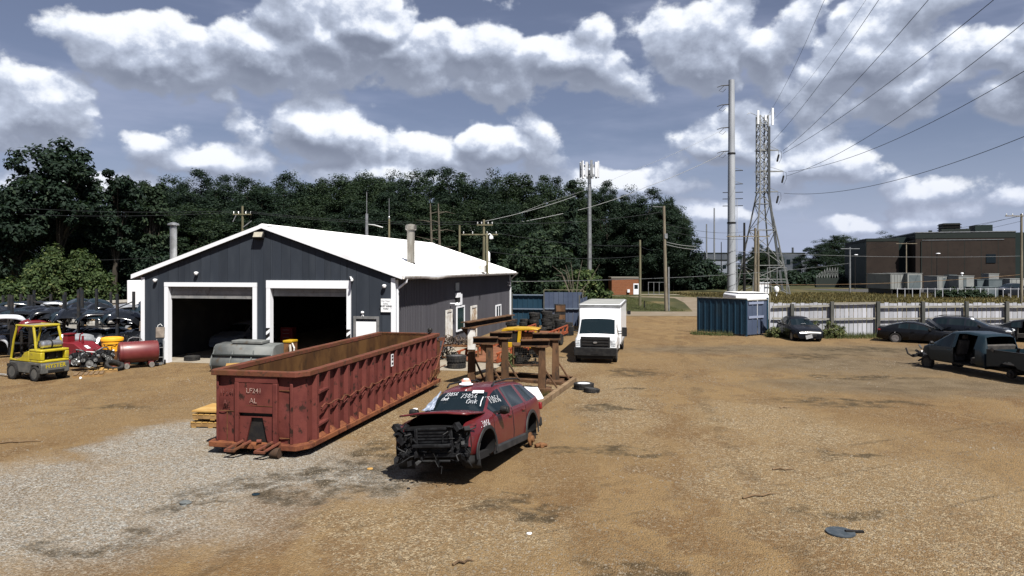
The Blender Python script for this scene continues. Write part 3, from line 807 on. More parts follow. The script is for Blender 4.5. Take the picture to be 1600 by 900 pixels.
def wheel(parent, pos, r=.33, w=.21, m=None, spokes=5, side=1, tilt=(0, 0, 0)):
    k = (r, w)
    if k not in TM: TM[k] = tyre_mesh(r, w)
    kk = (r, w, (m or M_RIM).name, spokes)
    if kk not in TM: TM[kk] = rim_mesh(r, w, m, spokes)
    t = inst('wheel', TM[kk], parent, pos, (0, tilt[1], (0 if side > 0 else math.pi) + tilt[2])); inst('tyre', TM[k], t)
    return t

def interp(tab, y):
    t = sorted(tab); return float(np.interp(y, [a for a, b in t], [b for a, b in t]))
def loft_car(sp, classify):
    y0 = max(a for a, b in sp['top']); y1 = min(a for a, b in sp['top'])
    ys = set(sp.get('cuts', ()))
    for key in ('top', 'belt'): ys |= {a for a, b in sp[key]}
    k = int((y0 - y1) / .14)
    for i in range(k + 1):
        y = y0 + (y1 - y0) * i / k
        if min(abs(y - q) for q in ys) > .05: ys.add(y)
    ys = sorted(ys, reverse=True)
    mb = MB(); rows = []
    for y in ys:
        zt = interp(sp['top'], y); ze = min(interp(sp['belt'], y), zt - .03); zb = interp(sp['bot'], y); w = interp(sp['wid'], y); wt = interp(sp['wt'], y)
        h = zt - ze; te = max(ze + .012, zt - min(.10, h * .5)); wb = w * sp.get('tumble', .955)
        half = [(0, zb), (w * .86, zb), (w * .965, zb + .07), (w, zb + .40 * (ze - zb)), (w * .995, zb + .68 * (ze - zb)), (w * .985, ze - .07), (wb, ze),
                (wt, te), (wt * .93, te + (zt - te) * .55), (wt * .72, zt - .012), (wt * .4, zt), (0, zt + .008)]
        ring = [(x, y, z) for x, z in half] + [(-x, y, z) for x, z in half[-2:0:-1]]
        rows.append(ring)
    n = len(rows[0]); o = 0
    for r in rows: mb.v.extend(r)
    for i in range(len(ys) - 1):
        ym = (ys[i] + ys[i + 1]) / 2
        for j in range(n):
            a = i * n + j; b = i * n + (j + 1) % n
            mb.f.append((a, b, b + n, a + n))
            s = j if j < 11 else n - 1 - j
            mb.mi.append(classify(s, 1 if j < 11 else -1, ym))
    for base, rev in ((0, True), ((len(ys) - 1) * n, False)):
        f = tuple(range(base, base + n)); mb.f.append(f[::-1] if rev else f); mb.mi.append(sp.get('frontcap', 0) if rev else 0)
    return mb
def split_boolean(mb, mats, cutters, well):
    me = mb.mesh('body_work', mats, smooth=0)
    if not cutters: return me
    o = bpy.data.objects.new('body_work', me); COL.objects.link(o)
    c = MB(); c.m = well
    for (p0, p1, r) in cutters: c.cyl(p0, p1, r, None, 22)
    co = c.build('cutter', mats, smooth=0)
    b = o.modifiers.new('b', 'BOOLEAN'); b.object = co; b.operation = 'DIFFERENCE'; b.solver = 'EXACT'; b.material_mode = 'INDEX'; b.use_self = False
    dg = bpy.context.evaluated_depsgraph_get(); dg.update()
    ev = bpy.data.meshes.new_from_object(o.evaluated_get(dg))
    bpy.data.objects.remove(o); bpy.data.objects.remove(co)
    return ev
def pick(me, idx, name, m, parent, smooth=62, side=0):
    mb = MB(); mp = {}
    for p in me.polygons:
        if p.material_index == idx and (not side or p.center.x * side > 0):
            f = []
            for v in p.vertices:
                if v not in mp: mp[v] = len(mb.v); mb.v.append(tuple(me.vertices[v].co))
                f.append(mp[v])
            mb.f.append(tuple(f)); mb.mi.append(0)
    if not mb.f: return None
    me2 = bpy.data.meshes.new(name); me2.from_pydata(mb.v, [], mb.f); me2.materials.append(m); smooth_mesh(me2, smooth); me2.update()
    o = bpy.data.objects.new(name, me2); COL.objects.link(o); o.parent = parent
    return o

def build_car(t, sp, paint, skip=(), glass=None, wheels=True, rimm=None, spokes=5):
    """idx 0 body, 1 windscreen, 2 rear window, 3.. side windows, 10.. doors, 20 wheel well, 21 bonnet, 22 boot"""
    glass = glass or M_GLASS
    ws, rw = sp['ws'], sp['rw']
    def cl(s, side, y):
        if s in (9, 10, 8) and ws[1] <= y <= ws[0]: return 1
        if s in (9, 10, 8) and rw[1] <= y <= rw[0]: return 2
        if s in (8, 9, 10) and y > ws[0]: return 21
        if s in (8, 9, 10) and y < rw[1]: return 22
        if s == 6:
            for i, (a, b) in enumerate(sp['win']):
                if b <= y <= a: return 3 + i + (0 if side > 0 else 4)
        if s in (2, 3, 4, 5):
            for i, (a, b) in enumerate(sp['doors']):
                if b <= y <= a: return 11 + i + (0 if side > 0 else 4)
        return 0
    mb = loft_car(sp, cl)
    mats = [paint] * 24
    cuts = [((-1.3, y, z), (1.3, y, z), r) for y, z, r in sp['arch']]
    me = split_boolean(mb, mats, cuts, 20)
    body = pick(me, 0, 'body', paint, t)
    for i, nm, m in ((1, 'windscreen', glass), (2, 'rear_window', glass), (21, 'bonnet', paint), (22, 'boot_lid', paint), (20, 'wheel_well', M_WELL)):
        if nm not in skip:
            for sd in ((-1, 1) if i == 20 and sp.get('split_well') else (0,)): pick(me, i, nm, m, t, side=sd)
    for i in range(8):
        if ('win', i) not in skip: pick(me, 3 + i, 'side_window', glass, t)
    for i in range(8):
        if ('door', i) not in skip:
            d = pick(me, 11 + i, 'door', paint, t)
            if d:
                a, b = sp['doors'][i % 4]; sd = 1 if i < 4 else -1
                z = interp(sp['belt'], b) - .16; x = interp(sp['wid'], b) + .008
                h = MB(); h.bar((sd * x, b + .10, z), (sd * x, b + .30, z + .012), .035, .04); h.build('handle', sp.get('handle', paint), d, bevel=.008)
                sm = MB()
                for yy in (a, b):
                    P = []
                    for fz in (.02, .15, .4, .68, .9, 1):
                        zb = interp(sp['bot'], yy); ze = interp(sp['belt'], yy); w = interp(sp['wid'], yy)
                        xx = {.02: w * .93, .15: w * .97, .4: w, .68: w * .995, .9: w * .985, 1: w * sp.get('tumble', .955)}[fz]
                        P.append((sd * (xx + .001), yy, zb + fz * (ze - zb)))
                    sm.tube(P, .007, 4)
                sm.build('door_seam', M_WELL, d, smooth=0)
    if wheels:
        for y in sp['axles']:
            for sd in (-1, 1):
                if ('wheel', y, sd) in skip: continue
                wheel(t, (sd * (interp(sp['wid'], y) - .12), y, sp['wr']), sp['wr'], .22, rimm, spokes, sd)
    # mirrors
    if 'mirror' in sp:
        y, z = sp['mirror']
        for sd in (-1, 1):
            w = interp(sp['wid'], y)
            mb = MB(); mb.bar((sd * w * .93, y, z), (sd * (w + .10), y - .03, z + .03), .05, .05)
            mb.lathe([(0, -.085), (.06, -.075), (.085, 0), (.075, .06), (0, .085)], 10, (sd * (w + .15), y - .05, z + .06), (1, 0, 0)); mb.build('mirror', sp.get('mirm', M_BLACK), t)
    return me

def sedan_spec(L=4.6, H=1.45, W=1.8, coupe=False, suv=False):
    k = L / 4.6; hz = H / 1.45
    def Y(t): return [(a * k, b * hz) for a, b in t]
    if suv:
        top = [(2.3, .62), (2.24, .86), (2.0, .95), (1.15, 1.06), (.35, 1.37), (-.1, 1.44), (-1.2, 1.44), (-1.75, 1.36), (-2.15, 1.02), (-2.3, .85), (-2.32, .5)]
        belt = [(2.3, .56), (2.24, .78), (2.0, .86), (1.15, .97), (-1.8, 1.07), (-2.2, .92), (-2.32, .46)]
        win = [(.62, .06), (-.04, -.85), (-.95, -1.55)]; ws = (1.15 * k, .35 * k); rw = (-1.75 * k, -2.15 * k); doors = [(.95, .0), (-.0, -1.0)]
    elif coupe:
        top = [(2.3, .50), (2.22, .68), (1.95, .78), (.85, .97), (.15, 1.27), (-.35, 1.40), (-.8, 1.40), (-1.5, 1.24), (-1.95, 1.06), (-2.25, 1.03), (-2.32, .8), (-2.34, .5)]
        belt = [(2.3, .45), (2.22, .60), (1.95, .70), (.85, .90), (-1.3, 1.0), (-2.25, .96), (-2.34, .46)]
        win = [(.42, -.55), (-.63, -1.15)]; ws = (.85 * k, .15 * k); rw = (-1.0 * k, -1.95 * k); doors = [(.75, -.58)]
    else:
        top = [(2.3, .52), (2.22, .72), (1.95, .82), (1.0, .99), (.3, 1.32), (-.05, 1.43), (-.7, 1.45), (-1.25, 1.34), (-1.85, 1.07), (-2.2, 1.04), (-2.28, .8), (-2.3, .5)]
        belt = [(2.3, .47), (2.22, .64), (1.95, .74), (1.0, .91), (-1.85, 1.0), (-2.2, .97), (-2.3, .46)]
        win = [(.58, .06), (-.03, -.70), (-.78, -1.25)]; ws = (1.0 * k, .3 * k); rw = (-1.25 * k, -1.85 * k); doors = [(.85, .0), (0.0, -.95)]
    win = [(a * k, b * k) for a, b in win]; doors = [(a * k, b * k) for a, b in doors]
    cuts = [v for p in win + doors for v in p] + list(ws) + list(rw)
    w = W / 2
    wid = [(2.34 * k, w * .80), (2.1 * k, w * .92), (1.5 * k, w), (-1.6 * k, w), (-2.2 * k, w * .93), (-2.34 * k, w * .86)]
    wt = [(2.34 * k, w * .74), (2.0 * k, w * .82), (ws[0], w * .84), (ws[1], w * .70), (-.8 * k, w * .70), (rw[0], w * .68), (rw[1], w * .78), (-2.34 * k, w * .76)]
    ax = (1.40 * k, -1.30 * k); wr = .32
    return dict(top=Y(top), belt=Y(belt), bot=[(2.34 * k, .24), (1.8 * k, .17), (-1.8 * k, .19), (-2.34 * k, .30)], wid=wid, wt=wt, ws=ws, rw=rw, win=win, doors=doors, cuts=cuts,
                arch=[(a, wr, wr + .055) for a in ax], axles=ax, wr=wr, mirror=(ws[0] - .32, interp(Y(belt), ws[0]) + .02))
M_BLKCAR = mat('black car paint', (0.004, 0.0045, 0.006), (0.006, 0.0065, 0.008), rough=.25, scale=2, coat=.12, spec=.2, c=(.010, .0095, .009), cthr=(.6, .85), cscale=2)
M_NAVYCAR = mat('dark blue grey car paint', (0.007, 0.009, 0.014), (0.009, 0.011, 0.016), rough=.25, scale=2, coat=.15, spec=.25, c=(.016, .016, .017), cthr=(.6, .85), cscale=2)
M_SLATE = mat('dusty slate truck paint', (0.007, 0.017, 0.025), (0.010, 0.021, 0.029), rough=.35, scale=1.5, coat=.1, spec=.25, c=(.016, .023, .027), cthr=(.58, .8), cscale=2.5)
def lamps(t, pts, name, m, d=(.10, .04, .06)):
    for p, rz in pts:
        mb = MB(); mb.lathe([(0, -.5), (.35, -.45), (.5, -.1), (.45, .3), (0, .5)], 12)
        K = Matrix.Translation(p) @ Matrix.Rotation(rz, 4, 'Z') @ Matrix.Diagonal((d[0] * 2, d[1] * 2, d[2] * 2, 1))
        mb.v = [tuple(K @ Vector(v)) for v in mb.v]; mb.build(name, m, t)

# --- black sedan facing the camera beside the blue panel
H = lambda dx, dy: math.atan2(dy, dx) - math.pi / 2        # heading -> z rotation of a car built along +y
P = gp(1237, 531); sp = sedan_spec(4.5, 1.46, 1.80)
t = thing('parked_car', 'black saloon facing the yard with a dented plate on its bumper, parked beside blue panel', 'car', (P.x + .80, P.y + 1.0, -.05), H(-.06, -1), 'wrecked cars along the white fence')
build_car(t, sp, M_BLKCAR, rimm=M_RIM)
lamps(t, [((.60, 2.08, .66), -.5), ((-.60, 2.08, .66), .5)], 'headlight', M_LAMP, (.12, .08, .05))
mb = MB(); mb.bx(-.36, .36, 2.19, 2.285, .34, .54); mb.build('grille', M_BLACK, t, bevel=.03)
mb = MB(); mb.M = Matrix.Translation((.12, 2.33, .37)) @ Matrix.Rotation(rad(14), 4, 'Y'); mb.box((0, 0, 0), (.40, .02, .22)); mb.build('number_plate', M_PLATE, t)
mb = MB(); mb.prism([(-.18, .0), (.18, .0), (.18, .12), (-.18, .13)], 0, .006, 'y'); o = mb.build('windscreen_sticker', M_PAINTPEN, t); o.location = (-.40, .46, 1.29); o.rotation_euler = (rad(-62), 0, 0)
mb = MB(); mb.prism([(-.15, .0), (.15, .0), (.15, .05), (-.15, .05)], 0, .006, 'y'); o = mb.build('windscreen_sticker', M_PAINTPEN, t); o.location = (.0, .92, 1.055); o.rotation_euler = (rad(-62), 0, 0)

# --- pale car inside the left garage bay
t = thing('parked_car', 'pale car parked in the dark of the left garage bay', 'car', tuple(BO + BX * 1.25 + BY * 6.6 + Vector((0, 0, .012))), BRZ + math.pi)
build_car(t, sedan_spec(4.5, 1.45, 1.76), mat('pale blue car paint', (.14, .16, .20), rough=.3, coat=.3), rimm=M_RIM)
lamps(t, [((.60, 2.08, .66), -.5), ((-.60, 2.08, .66), .5)], 'headlight', M_LAMP, (.12, .08, .05))

# --- black coupe, bonnet up
hd = Vector((.80, -.60, 0)).normalized()
sp = sedan_spec(4.65, 1.36, 1.84, coupe=True)
RC = gp(1380, 533)
c0 = Vector((RC.x, RC.y + .5, 0)) + hd * 2.33 + Vector((.60, .80, 0)) * .15
t = thing('parked_car', 'black coupe with alloy wheels and its bonnet propped open in front of white fence', 'car', (c0.x, c0.y, -.06), H(hd.x, hd.y), 'wrecked cars along the white fence')
build_car(t, sp, M_BLKCAR, rimm=M_RIM, spokes=10, skip=('bonnet',))
mb = MB(); mb.add([(-.72, .80, .93), (.72, .80, .93), (.66, .02, 1.53), (-.66, .02, 1.53), (-.72, .82, .90), (.72, .82, .90), (.66, .05, 1.50), (-.66, .05, 1.50)], [(0, 1, 2, 3), (7, 6, 5, 4), (0, 4, 5, 1), (1, 5, 6, 2), (2, 6, 7, 3), (3, 7, 4, 0)])
o = mb.build('bonnet', M_BLKCAR, t); o.location = (0, .25, 0)
mb = MB(); mb.bx(-.6, .6, 1.0, 2.0, .5, .70); mb.bx(-.35, .3, 1.1, 1.8, .7, .80); mb.cyl((-.5, 1.7, .7), (-.5, 1.7, .85), .1); mb.cyl((.45, 1.4, .68), (.45, 1.7, .80), .09); mb.build('engine', M_BLKMETAL, t)
lamps(t, [((.84, -2.22, .80), 0), ((-.84, -2.22, .80), 0)], 'tail_light', M_TAIL, (.08, .10, .06))

# --- dark crossover behind it
hd = Vector((.72, -.70, 0)).normalized()
sp = sedan_spec(4.6, 1.62, 1.84, suv=True)
c0 = ap(1447, 500, 45.2); c0.z = 0; c0 = c0 + hd * 2.3
t = thing('parked_car', 'dark blue crossover with bright headlamps parked behind the coupe', 'car', (c0.x, c0.y, -.14), H(hd.x, hd.y), 'wrecked cars along the white fence')
build_car(t, sp, M_NAVYCAR, rimm=M_RIM)
lamps(t, [((.66, 2.16, .90), -.5), ((-.66, 2.16, .90), .5)], 'headlight', M_LAMP, (.20, .14, .09))
mb = MB(); mb.bx(-.40, .40, 2.25, 2.305, .72, .88); gr = mb.build('grille', M_SILVER, t, bevel=.02)
for k in range(3):
    mb = MB(); mb.bx(-.37, .37, 2.306, 2.312, .735 + k * .047, .76 + k * .047); mb.build('slat', M_BLACK, gr)
mb = MB(); mb.tube([(.55, .2, 1.60), (.56, -.3, 1.655), (.56, -1.4, 1.655), (.55, -1.7, 1.60)], .02, 6); mb.tube([(-.55, .2, 1.60), (-.56, -.3, 1.655), (-.56, -1.4, 1.655), (-.55, -1.7, 1.60)], .02, 6); mb.build('roof_rail', M_BLACK, t)
mb = MB(); mb.lathe([(0, 0), (.14, .02), (.10, .12), (.03, .16), (0, .16)], 12, (.42, .30, 1.44)); mb.build('roof_beacon', M_PAINTPEN, t)

# --- black saloon with its door off at the picture's right edge
hd = Vector((.72, -.70, 0)).normalized()
sp = sedan_spec(4.7, 1.45, 1.84)
c0 = ap(1553, 520, 44.4); c0.z = 0; c0 = c0 + hd * 2.3
t = thing('parked_car', 'black saloon without a side door, last along the white fence', 'car', (c0.x, c0.y, -.08), H(hd.x, hd.y), 'wrecked cars along the white fence')
build_car(t, sp, M_BLKCAR, rimm=M_RIMBLK, skip=(('door', 1), ('win', 1)))
mb = MB(); mb.bx(-.75, .75, -1.1, -.5, .35, .60); mb.bar((-.7, -1.05, .7), (.7, -1.05, .7), .18, .55); mb.bx(-.6, -.1, .1, .55, .35, .58); mb.bx(.1, .6, .1, .55, .35, .58); mb.build('seat', M_SEAT, t)

# --- slate pickup, front torn off, seen along its left side
P = gp(1452, 574)
sp = dict(top=[(1.45, .98), (1.38, 1.10), (1.10, 1.20), (.35, 1.62), (.05, 1.80), (-.7, 1.86), (-1.55, 1.80), (-1.68, 1.72), (-1.84, 1.10), (-1.86, .5)],
          belt=[(1.45, .90), (1.38, 1.02), (1.10, 1.12), (-1.6, 1.18), (-1.84, 1.04), (-1.86, .48)], bot=[(1.8, .42), (-1.86, .42)],
          wid=[(1.8, .90), (1.2, .96), (-1.86, .96)], wt=[(1.8, .78), (1.1, .80), (.2, .70), (-1.6, .70), (-1.86, .80)],
          ws=(1.10, .20), rw=(-1.68, -1.84), win=[(.80, -.18), (-.34, -1.30)], doors=[(1.10, -.26), (-.27, -1.38)], cuts=[], arch=[(1.40, .33, .42)], axles=(), wr=.38, mirror=(.8, 1.18), tumble=.965, split_well=True)
sp['cuts'] = [v for p in sp['win'] + sp['doors'] for v in p] + [1.1, .2, -1.68, -1.84]
hd = Vector((-.20, .98, 0)).normalized()
t = thing('wrecked_pickup', 'slate blue pickup truck with its front torn away and rear door missing', 'pickup truck', (19.95, 30.9, -.06), H(hd.x, hd.y))
build_car(t, sp, M_SLATE, skip=(('door', 5), ('win', 5), 'rear_window', 'mirror'))
mb = MB()   # floor and sills left in the doorway
mb.bx(-.90, .90, -1.8, 1.0, .43, .50); mb.build('cab_floor', M_BLKMETAL, t)
for x in (-.42, .42):
    mb = MB(); mb.bx(x - .26, x + .26, -.1, .42, .52, .86); mb.M = Matrix.Translation((x, -.16, .86)) @ Matrix.Rotation(rad(14), 4, 'X'); mb.bx(-.25, .25, -.09, .07, -.05, .62); mb.bx(-.12, .12, -.07, .05, .66, .86); mb.M = None; mb.build('seat', M_SEAT, t, bevel=.04)
mb = MB(); mb.bx(-.80, .80, -1.50, -1.0, .52, .80); mb.M = Matrix.Translation((0, -1.55, .80)) @ Matrix.Rotation(rad(12), 4, 'X'); mb.bx(-.78, .78, -.08, .07, -.05, .60); mb.M = None; mb.build('seat', M_SEAT, t, bevel=.04)
# bed
mb = MB()
y0, y1 = -1.96, -3.95
def bedside(s):
    pts = [(y0, .52), (y0, 1.20), (y1, 1.20), (y1, .52)]
    a = [(-2.95 + .46 * math.cos(q), .40 + .46 * math.sin(q)) for q in [math.pi * (1 - i / 12.0) for i in range(13)]]
    pts = [(y0, .55), (y0, 1.22), (y1, 1.22), (y1, .55)] + sorted([p for p in a if p[1] >= .55], key=lambda p: p[0])
    mb = MB(); mb.prism(pts, s * .90, s * .96, 'x'); mb.build('bed_side', M_SLATE, t)
    mb = MB(); mb.bx(min(s * .86, s * .975), max(s * .86, s * .975), y1, y0, 1.221, 1.255); mb.build('bed_rail', M_BLACK, t, bevel=.01)
bedside(1); bedside(-1)
mb = MB(); mb.bx(-.899, .899, y1, y0, .70, .74); mb.build('bed_floor', M_BLKMETAL, t)
mb = MB(); mb.bx(-.899, .899, y0 - .05, y0, .741, 1.22); mb.build('bed_front', M_SLATE, t)
mb = MB(); mb.bx(-.899, .899, y1 - .05, y1, .60, 1.22); mb.build('tailgate', M_SLATE, t, bevel=.01)
mb = MB()
rs = random.Random(9)
for k in range(16):
    a = Vector((rs.uniform(-.7, .7), rs.uniform(y1 + .3, y0 - .3), .78)); d = Vector((rs.uniform(-.5, .5), rs.uniform(-.6, .6), rs.uniform(.1, .62))); mb.bar(a, a + d, rs.uniform(.03, .16), rs.uniform(.03, .12))
o = mb.build('scrap_load', M_BLKMETAL, t); o['kind'] = 'stuff'
mb = MB()   # chassis and torn front
for s in (-1, 1): mb.bar((s * .45, -3.9, .42), (s * .45, 2.35, .50), .10, .16)
mb.build('chassis_rail', M_BLKMETAL, t)
mb = MB()
for k in range(42):
    a = Vector((rs.uniform(-.75, .75), rs.uniform(1.35, 2.2), rs.uniform(.50, 1.05))); a.z -= (a.y - 1.35) * .3
    d = Vector((rs.uniform(-.35, .35), rs.uniform(-.35, .35), rs.uniform(-.2, .25)))
    if k % 3: mb.bar(a, a + d, rs.uniform(.03, .2), rs.uniform(.02, .14))
    else: mb.tube([a, a + d * .5 + Vector((0, 0, .08)), a + d], rs.uniform(.012, .035), 6)
o = mb.build('torn_engine_bay', mat('greasy engine metal', (.03, .03, .032), (.11, .11, .11), rough=.45, metal=.4, scale=7), t); o['kind'] = 'stuff'
mb = MB(); mb.bar((-.75, 2.25, .46), (.72, 2.45, .58), .10, .13); mb.tube([(-.8, 2.2, .44), (-.85, 2.45, .55), (-.8, 2.62, .78)], .04, 6); mb.build('bent_bumper', M_BLKMETAL, t)
wheel(t, (-.80, 1.30, .30), .30, .20, M_RIMBLK, 5, -1)
wheel(t, (.80, 1.30, .30), .30, .20, M_RIMBLK, 5, 1)
for s in (-1, 1):
    mb = MB(); mb.lathe([(.06, -.1), (.17, -.1), (.17, .06), (.08, .07), (.08, .12), (0, .12)], 16, (s * .80, -2.95, .36), (s, 0, 0)); mb.build('brake_drum', M_BLKMETAL, t)
mb = MB(); mb.tube([(-.75, -2.95, .36), (.75, -2.95, .36)], .06, 8); mb.build('axle', M_BLKMETAL, t)

# --- white box truck
M_GREYROOF = mat('grey translucent roof', (.22, .23, .22), (.28, .28, .27), rough=.6, scale=1)
t = thing('box_truck', 'white box truck with black grille parked facing the camera', 'truck', (3.98 + .42, 33.45 + 2.05, 0), BRZ + math.pi, None)
sp = dict(top=[(2.28, .80), (2.25, 1.13), (1.95, 1.22), (1.35, 1.32), (.72, 1.96), (.42, 2.07), (-.3, 2.08), (-.32, .6)],
          belt=[(2.28, .74), (2.25, 1.02), (1.95, 1.10), (1.35, 1.20), (-.3, 1.22), (-.32, .5)], bot=[(2.3, .42), (-.32, .42)],
          wid=[(2.3, .93), (2.0, 1.0), (-.32, 1.0)], wt=[(2.3, .88), (1.35, .93), (.6, .88), (-.32, .88)],
          ws=(1.35, .62), rw=(-5, -6), win=[(.95, .02)], doors=[(1.25, -.05)], cuts=[1.35, .62, .95, .02, 1.25, -.05], arch=[(1.52, .38, .46)], axles=(1.52,), wr=.37, tumble=.985)
build_car(t, sp, M_WHITE, rimm=M_RIM, spokes=8)
mb = MB(); mb.bx(-.70, .70, 2.262, 2.32, .765, 1.26); gr = mb.build('grille', M_BLACK, t, bevel=.03)
for k in range(3):
    mb = MB(); mb.bx(-.62, .62, 2.321, 2.345, .84 + k * .14, .89 + k * .14); mb.build('slat', M_BLKMETAL, gr)
mb = MB(); mb.lathe([(0, -.012), (.5, -.01), (.5, .01), (0, .012)], 20, (0, 0, 0), (0, 1, 0)); mb.v = [(x * .19, 2.352 + y, .99 + z * .09) for x, y, z in mb.v]; mb.build('oval_badge', M_SILVER, gr)
mb = MB(); mb.bx(-1.01, 1.01, 2.27, 2.43, .36, .76); mb.build('bumper', M_BLACK, t, bevel=.03)
mb = MB(); mb.bx(-.85, .85, 2.26, 2.36, .22, .378); mb.build('air_dam', M_BLACK, t, bevel=.03)
mb = MB(); mb.bx(-.17, .17, 2.432, 2.445, .44, .58); mb.build('number_plate', M_BLKMETAL, t)
for s in (-1, 1):
    mb = MB(); mb.bx(min(s * .72, s * .95), max(s * .72, s * .95), 2.15, 2.29, .80, 1.14); hl = mb.build('headlight', M_LAMP, t, bevel=.03)
    mb = MB(); mb.bx(min(s * .74, s * .93), max(s * .74, s * .93), 2.291, 2.298, .90, .915); mb.build('lamp_bar', M_GALV, hl)
    mb = MB(); mb.bar((s * .98, 1.0, 1.30), (s * 1.25, 1.0, 1.32), .05, .04); mb.bar((s * .98, 1.0, 1.42), (s * 1.25, 1.0, 1.44), .04, .04); mb.bx(min(s * 1.18, s * 1.42), max(s * 1.18, s * 1.42), .92, 1.04, 1.18, 1.62); mb.build('mirror', M_BLACK, t, bevel=.03)
mb = MB(); mb.tube([(-.62, 1.36, 1.30), (-.2, 1.22, 1.44)], .012, 5); mb.tube([(.1, 1.36, 1.30), (.5, 1.22, 1.44)], .012, 5); mb.build('wiper', M_BLACK, t)
mb = MB(); mb.bx(-1.06, 1.06, -6.4, -.38, .62, 2.66); bxo = mb.build('cargo_box', M_WHITE, t, bevel=.06)
mb = MB(); mb.bx(-.98, .98, -6.3, -.46, 2.662, 2.68); mb.build('box_roof', M_GREYROOF, bxo)
for s in (-1, 1):
    mb = MB(); mb.bx(min(s * 1.062, s * 1.085), max(s * 1.062, s * 1.085), -6.38, -.40, 2.54, 2.66); mb.build('top_rail', M_GALV, bxo)
    mb = MB(); mb.bx(min(s * 1.062, s * 1.085), max(s * 1.062, s * 1.085), -6.38, -.40, .62, .74); mb.build('side_rail', M_GALV, bxo)
mb = MB(); mb.bx(-1.05, 1.05, -.378, -.355, 2.50, 2.64); mb.build('top_rail', M_GALV, bxo)
mb = MB()
for s in (-1, 1): mb.bar((s * .4, 1.2, .50), (s * .4, -6.3, .52), .10, .2)
mb.build('chassis_rail', M_BLKMETAL, t)
for s in (-1, 1):
    wheel(t, (s * .90, -3.9, .37), .37, .24, M_RIM, 8, s); 
    mb = MB(); mb.bar((s * 1.0, -4.45, .30), (s * .66, -4.45, .30), .02, .5); mb.build('mud_flap', M_BLACK, t)

# --- white and maroon van mostly hidden behind it
M_MAROON = mat('maroon paint', (.13, .018, .018), (.10, .016, .016), rough=.25, scale=2, coat=.6)
sp = sedan_spec(5.0, 1.85, 1.95, suv=True)
t = thing('parked_van', 'white and maroon van half hidden behind the box truck', 'van', (7.35, 51.6, 0), H(-.16, -1))
build_car(t, sp, M_WHITE, rimm=M_RIMBLK)
for s in (-1, 1):
    mb = MB(); mb.bx(min(s * .965, s * .99), max(s * .965, s * .99), -1.0, 1.0, .25, .86); mb.build('lower_panel', M_MAROON, t, bevel=.02)
    mb = MB(); mb.bar((s * .95, 1.0, 1.28), (s * 1.15, .98, 1.30), .04, .04); mb.bx(min(s * 1.08, s * 1.32), max(s * 1.08, s * 1.32), .9, 1.0, 1.18, 1.46); mb.build('tow_mirror', M_BLACK, t, bevel=.03)
mb = MB(); mb.bx(-.95, .95, 2.50, 2.62, .30, .72); mb.build('bumper', M_MAROON, t, bevel=.04)
lamps(t, [((.70, 2.36, 1.0), -.4), ((-.70, 2.36, 1.0), .4)], 'headlight', M_LAMP, (.16, .12, .10))
# ------------------------------------------------------------------ rusty roll-off container
M_RED = mat('chipped red oxide paint', (0.118, 0.031, 0.025), (0.088, 0.022, 0.019), rough=0.66, scale=1.6, c=(0.026, 0.012, 0.009), cthr=(0.565, 0.66), cscale=4.5, bump=0.35, bscale=6, stretch=(1, 1, .8))
M_RUST = mat('brown rust', (0.105, 0.046, 0.020), (0.170, 0.082, 0.036), rough=0.85, scale=2.2, c=(0.050, 0.024, 0.012), cthr=(0.50, 0.68), cscale=3.4, bump=0.35, bscale=14)
M_RUSTIN = mat('rusted container inside', (0.062, 0.028, 0.010), (0.110, 0.054, 0.018), rough=0.85, scale=1.3, c=(0.036, 0.017, 0.007), cthr=(0.48, 0.66), cscale=1.6, stretch=(1, 1, .45), bump=0.3, bscale=5)
M_RUSTOR = mat('orange rust edge', (0.175, 0.064, 0.028), (0.110, 0.036, 0.020), rough=0.8, scale=3, c=(0.06, 0.022, 0.014), cthr=(.52, .65), cscale=5, bump=.4, bscale=12)
M_RUSTRAIL = mat('rust streaked rail', (0.125, 0.040, 0.026), (0.090, 0.038, 0.017), rough=0.75, scale=2.4, c=(0.06, 0.03, 0.018), cthr=(.52, .64), cscale=6, bump=.4, bscale=12)
t = thing('rolloff_dumpster', 'long rusty red roll-off container with ribbed sides in the foreground', 'skip container', (-6.12, 16.98, 0), -math.atan(.212))
DL, HW, ZB, ZT = 10.3, 1.14, .30, 1.90
def par(name, mb, m, parent=None, **k): return mb.build(name, m, parent or t, **k)
# plates
ch = .26
mb = MB(); mb.add([(HW, ch, ZB), (HW, DL, ZB), (HW, DL, ZT), (HW, ch, ZT), (HW - .02, ch, ZB), (HW - .02, DL, ZB), (HW - .02, DL, ZT), (HW - .02, ch, ZT)], [(0, 1, 2, 3), (0, 4, 5, 1), (1, 5, 6, 2), (2, 6, 7, 3), (3, 7, 4, 0)]); par('side_wall', mb, M_RED, smooth=0)
mb = MB(); mb.add([(-HW, ch, ZB), (-HW, DL, ZB), (-HW, DL, ZT), (-HW, ch, ZT)], [(0, 1, 2, 3)]); par('side_wall', mb, M_RED, smooth=0)
# inner skin
mb = MB(); i_ = HW - .06
mb.add([(i_, .3, .40), (i_, DL - .1, .40), (i_, DL - .1, ZT + .1), (i_, .3, ZT + .1), (-i_, .3, .40), (-i_, DL - .1, .40), (-i_, DL - .1, ZT + .1), (-i_, .3, ZT + .1), (.9, .06, .40), (-.9, .06, .40), (.9, .06, ZT + .1), (-.9, .06, ZT + .1)],
       [(0, 1, 2, 3), (4, 7, 6, 5), (1, 5, 6, 2), (8, 10, 11, 9), (8, 0, 3, 10), (9, 11, 7, 4), (9, 4, 5, 1, 0, 8)]); par('inner_lining', mb, M_RUSTIN, smooth=0)
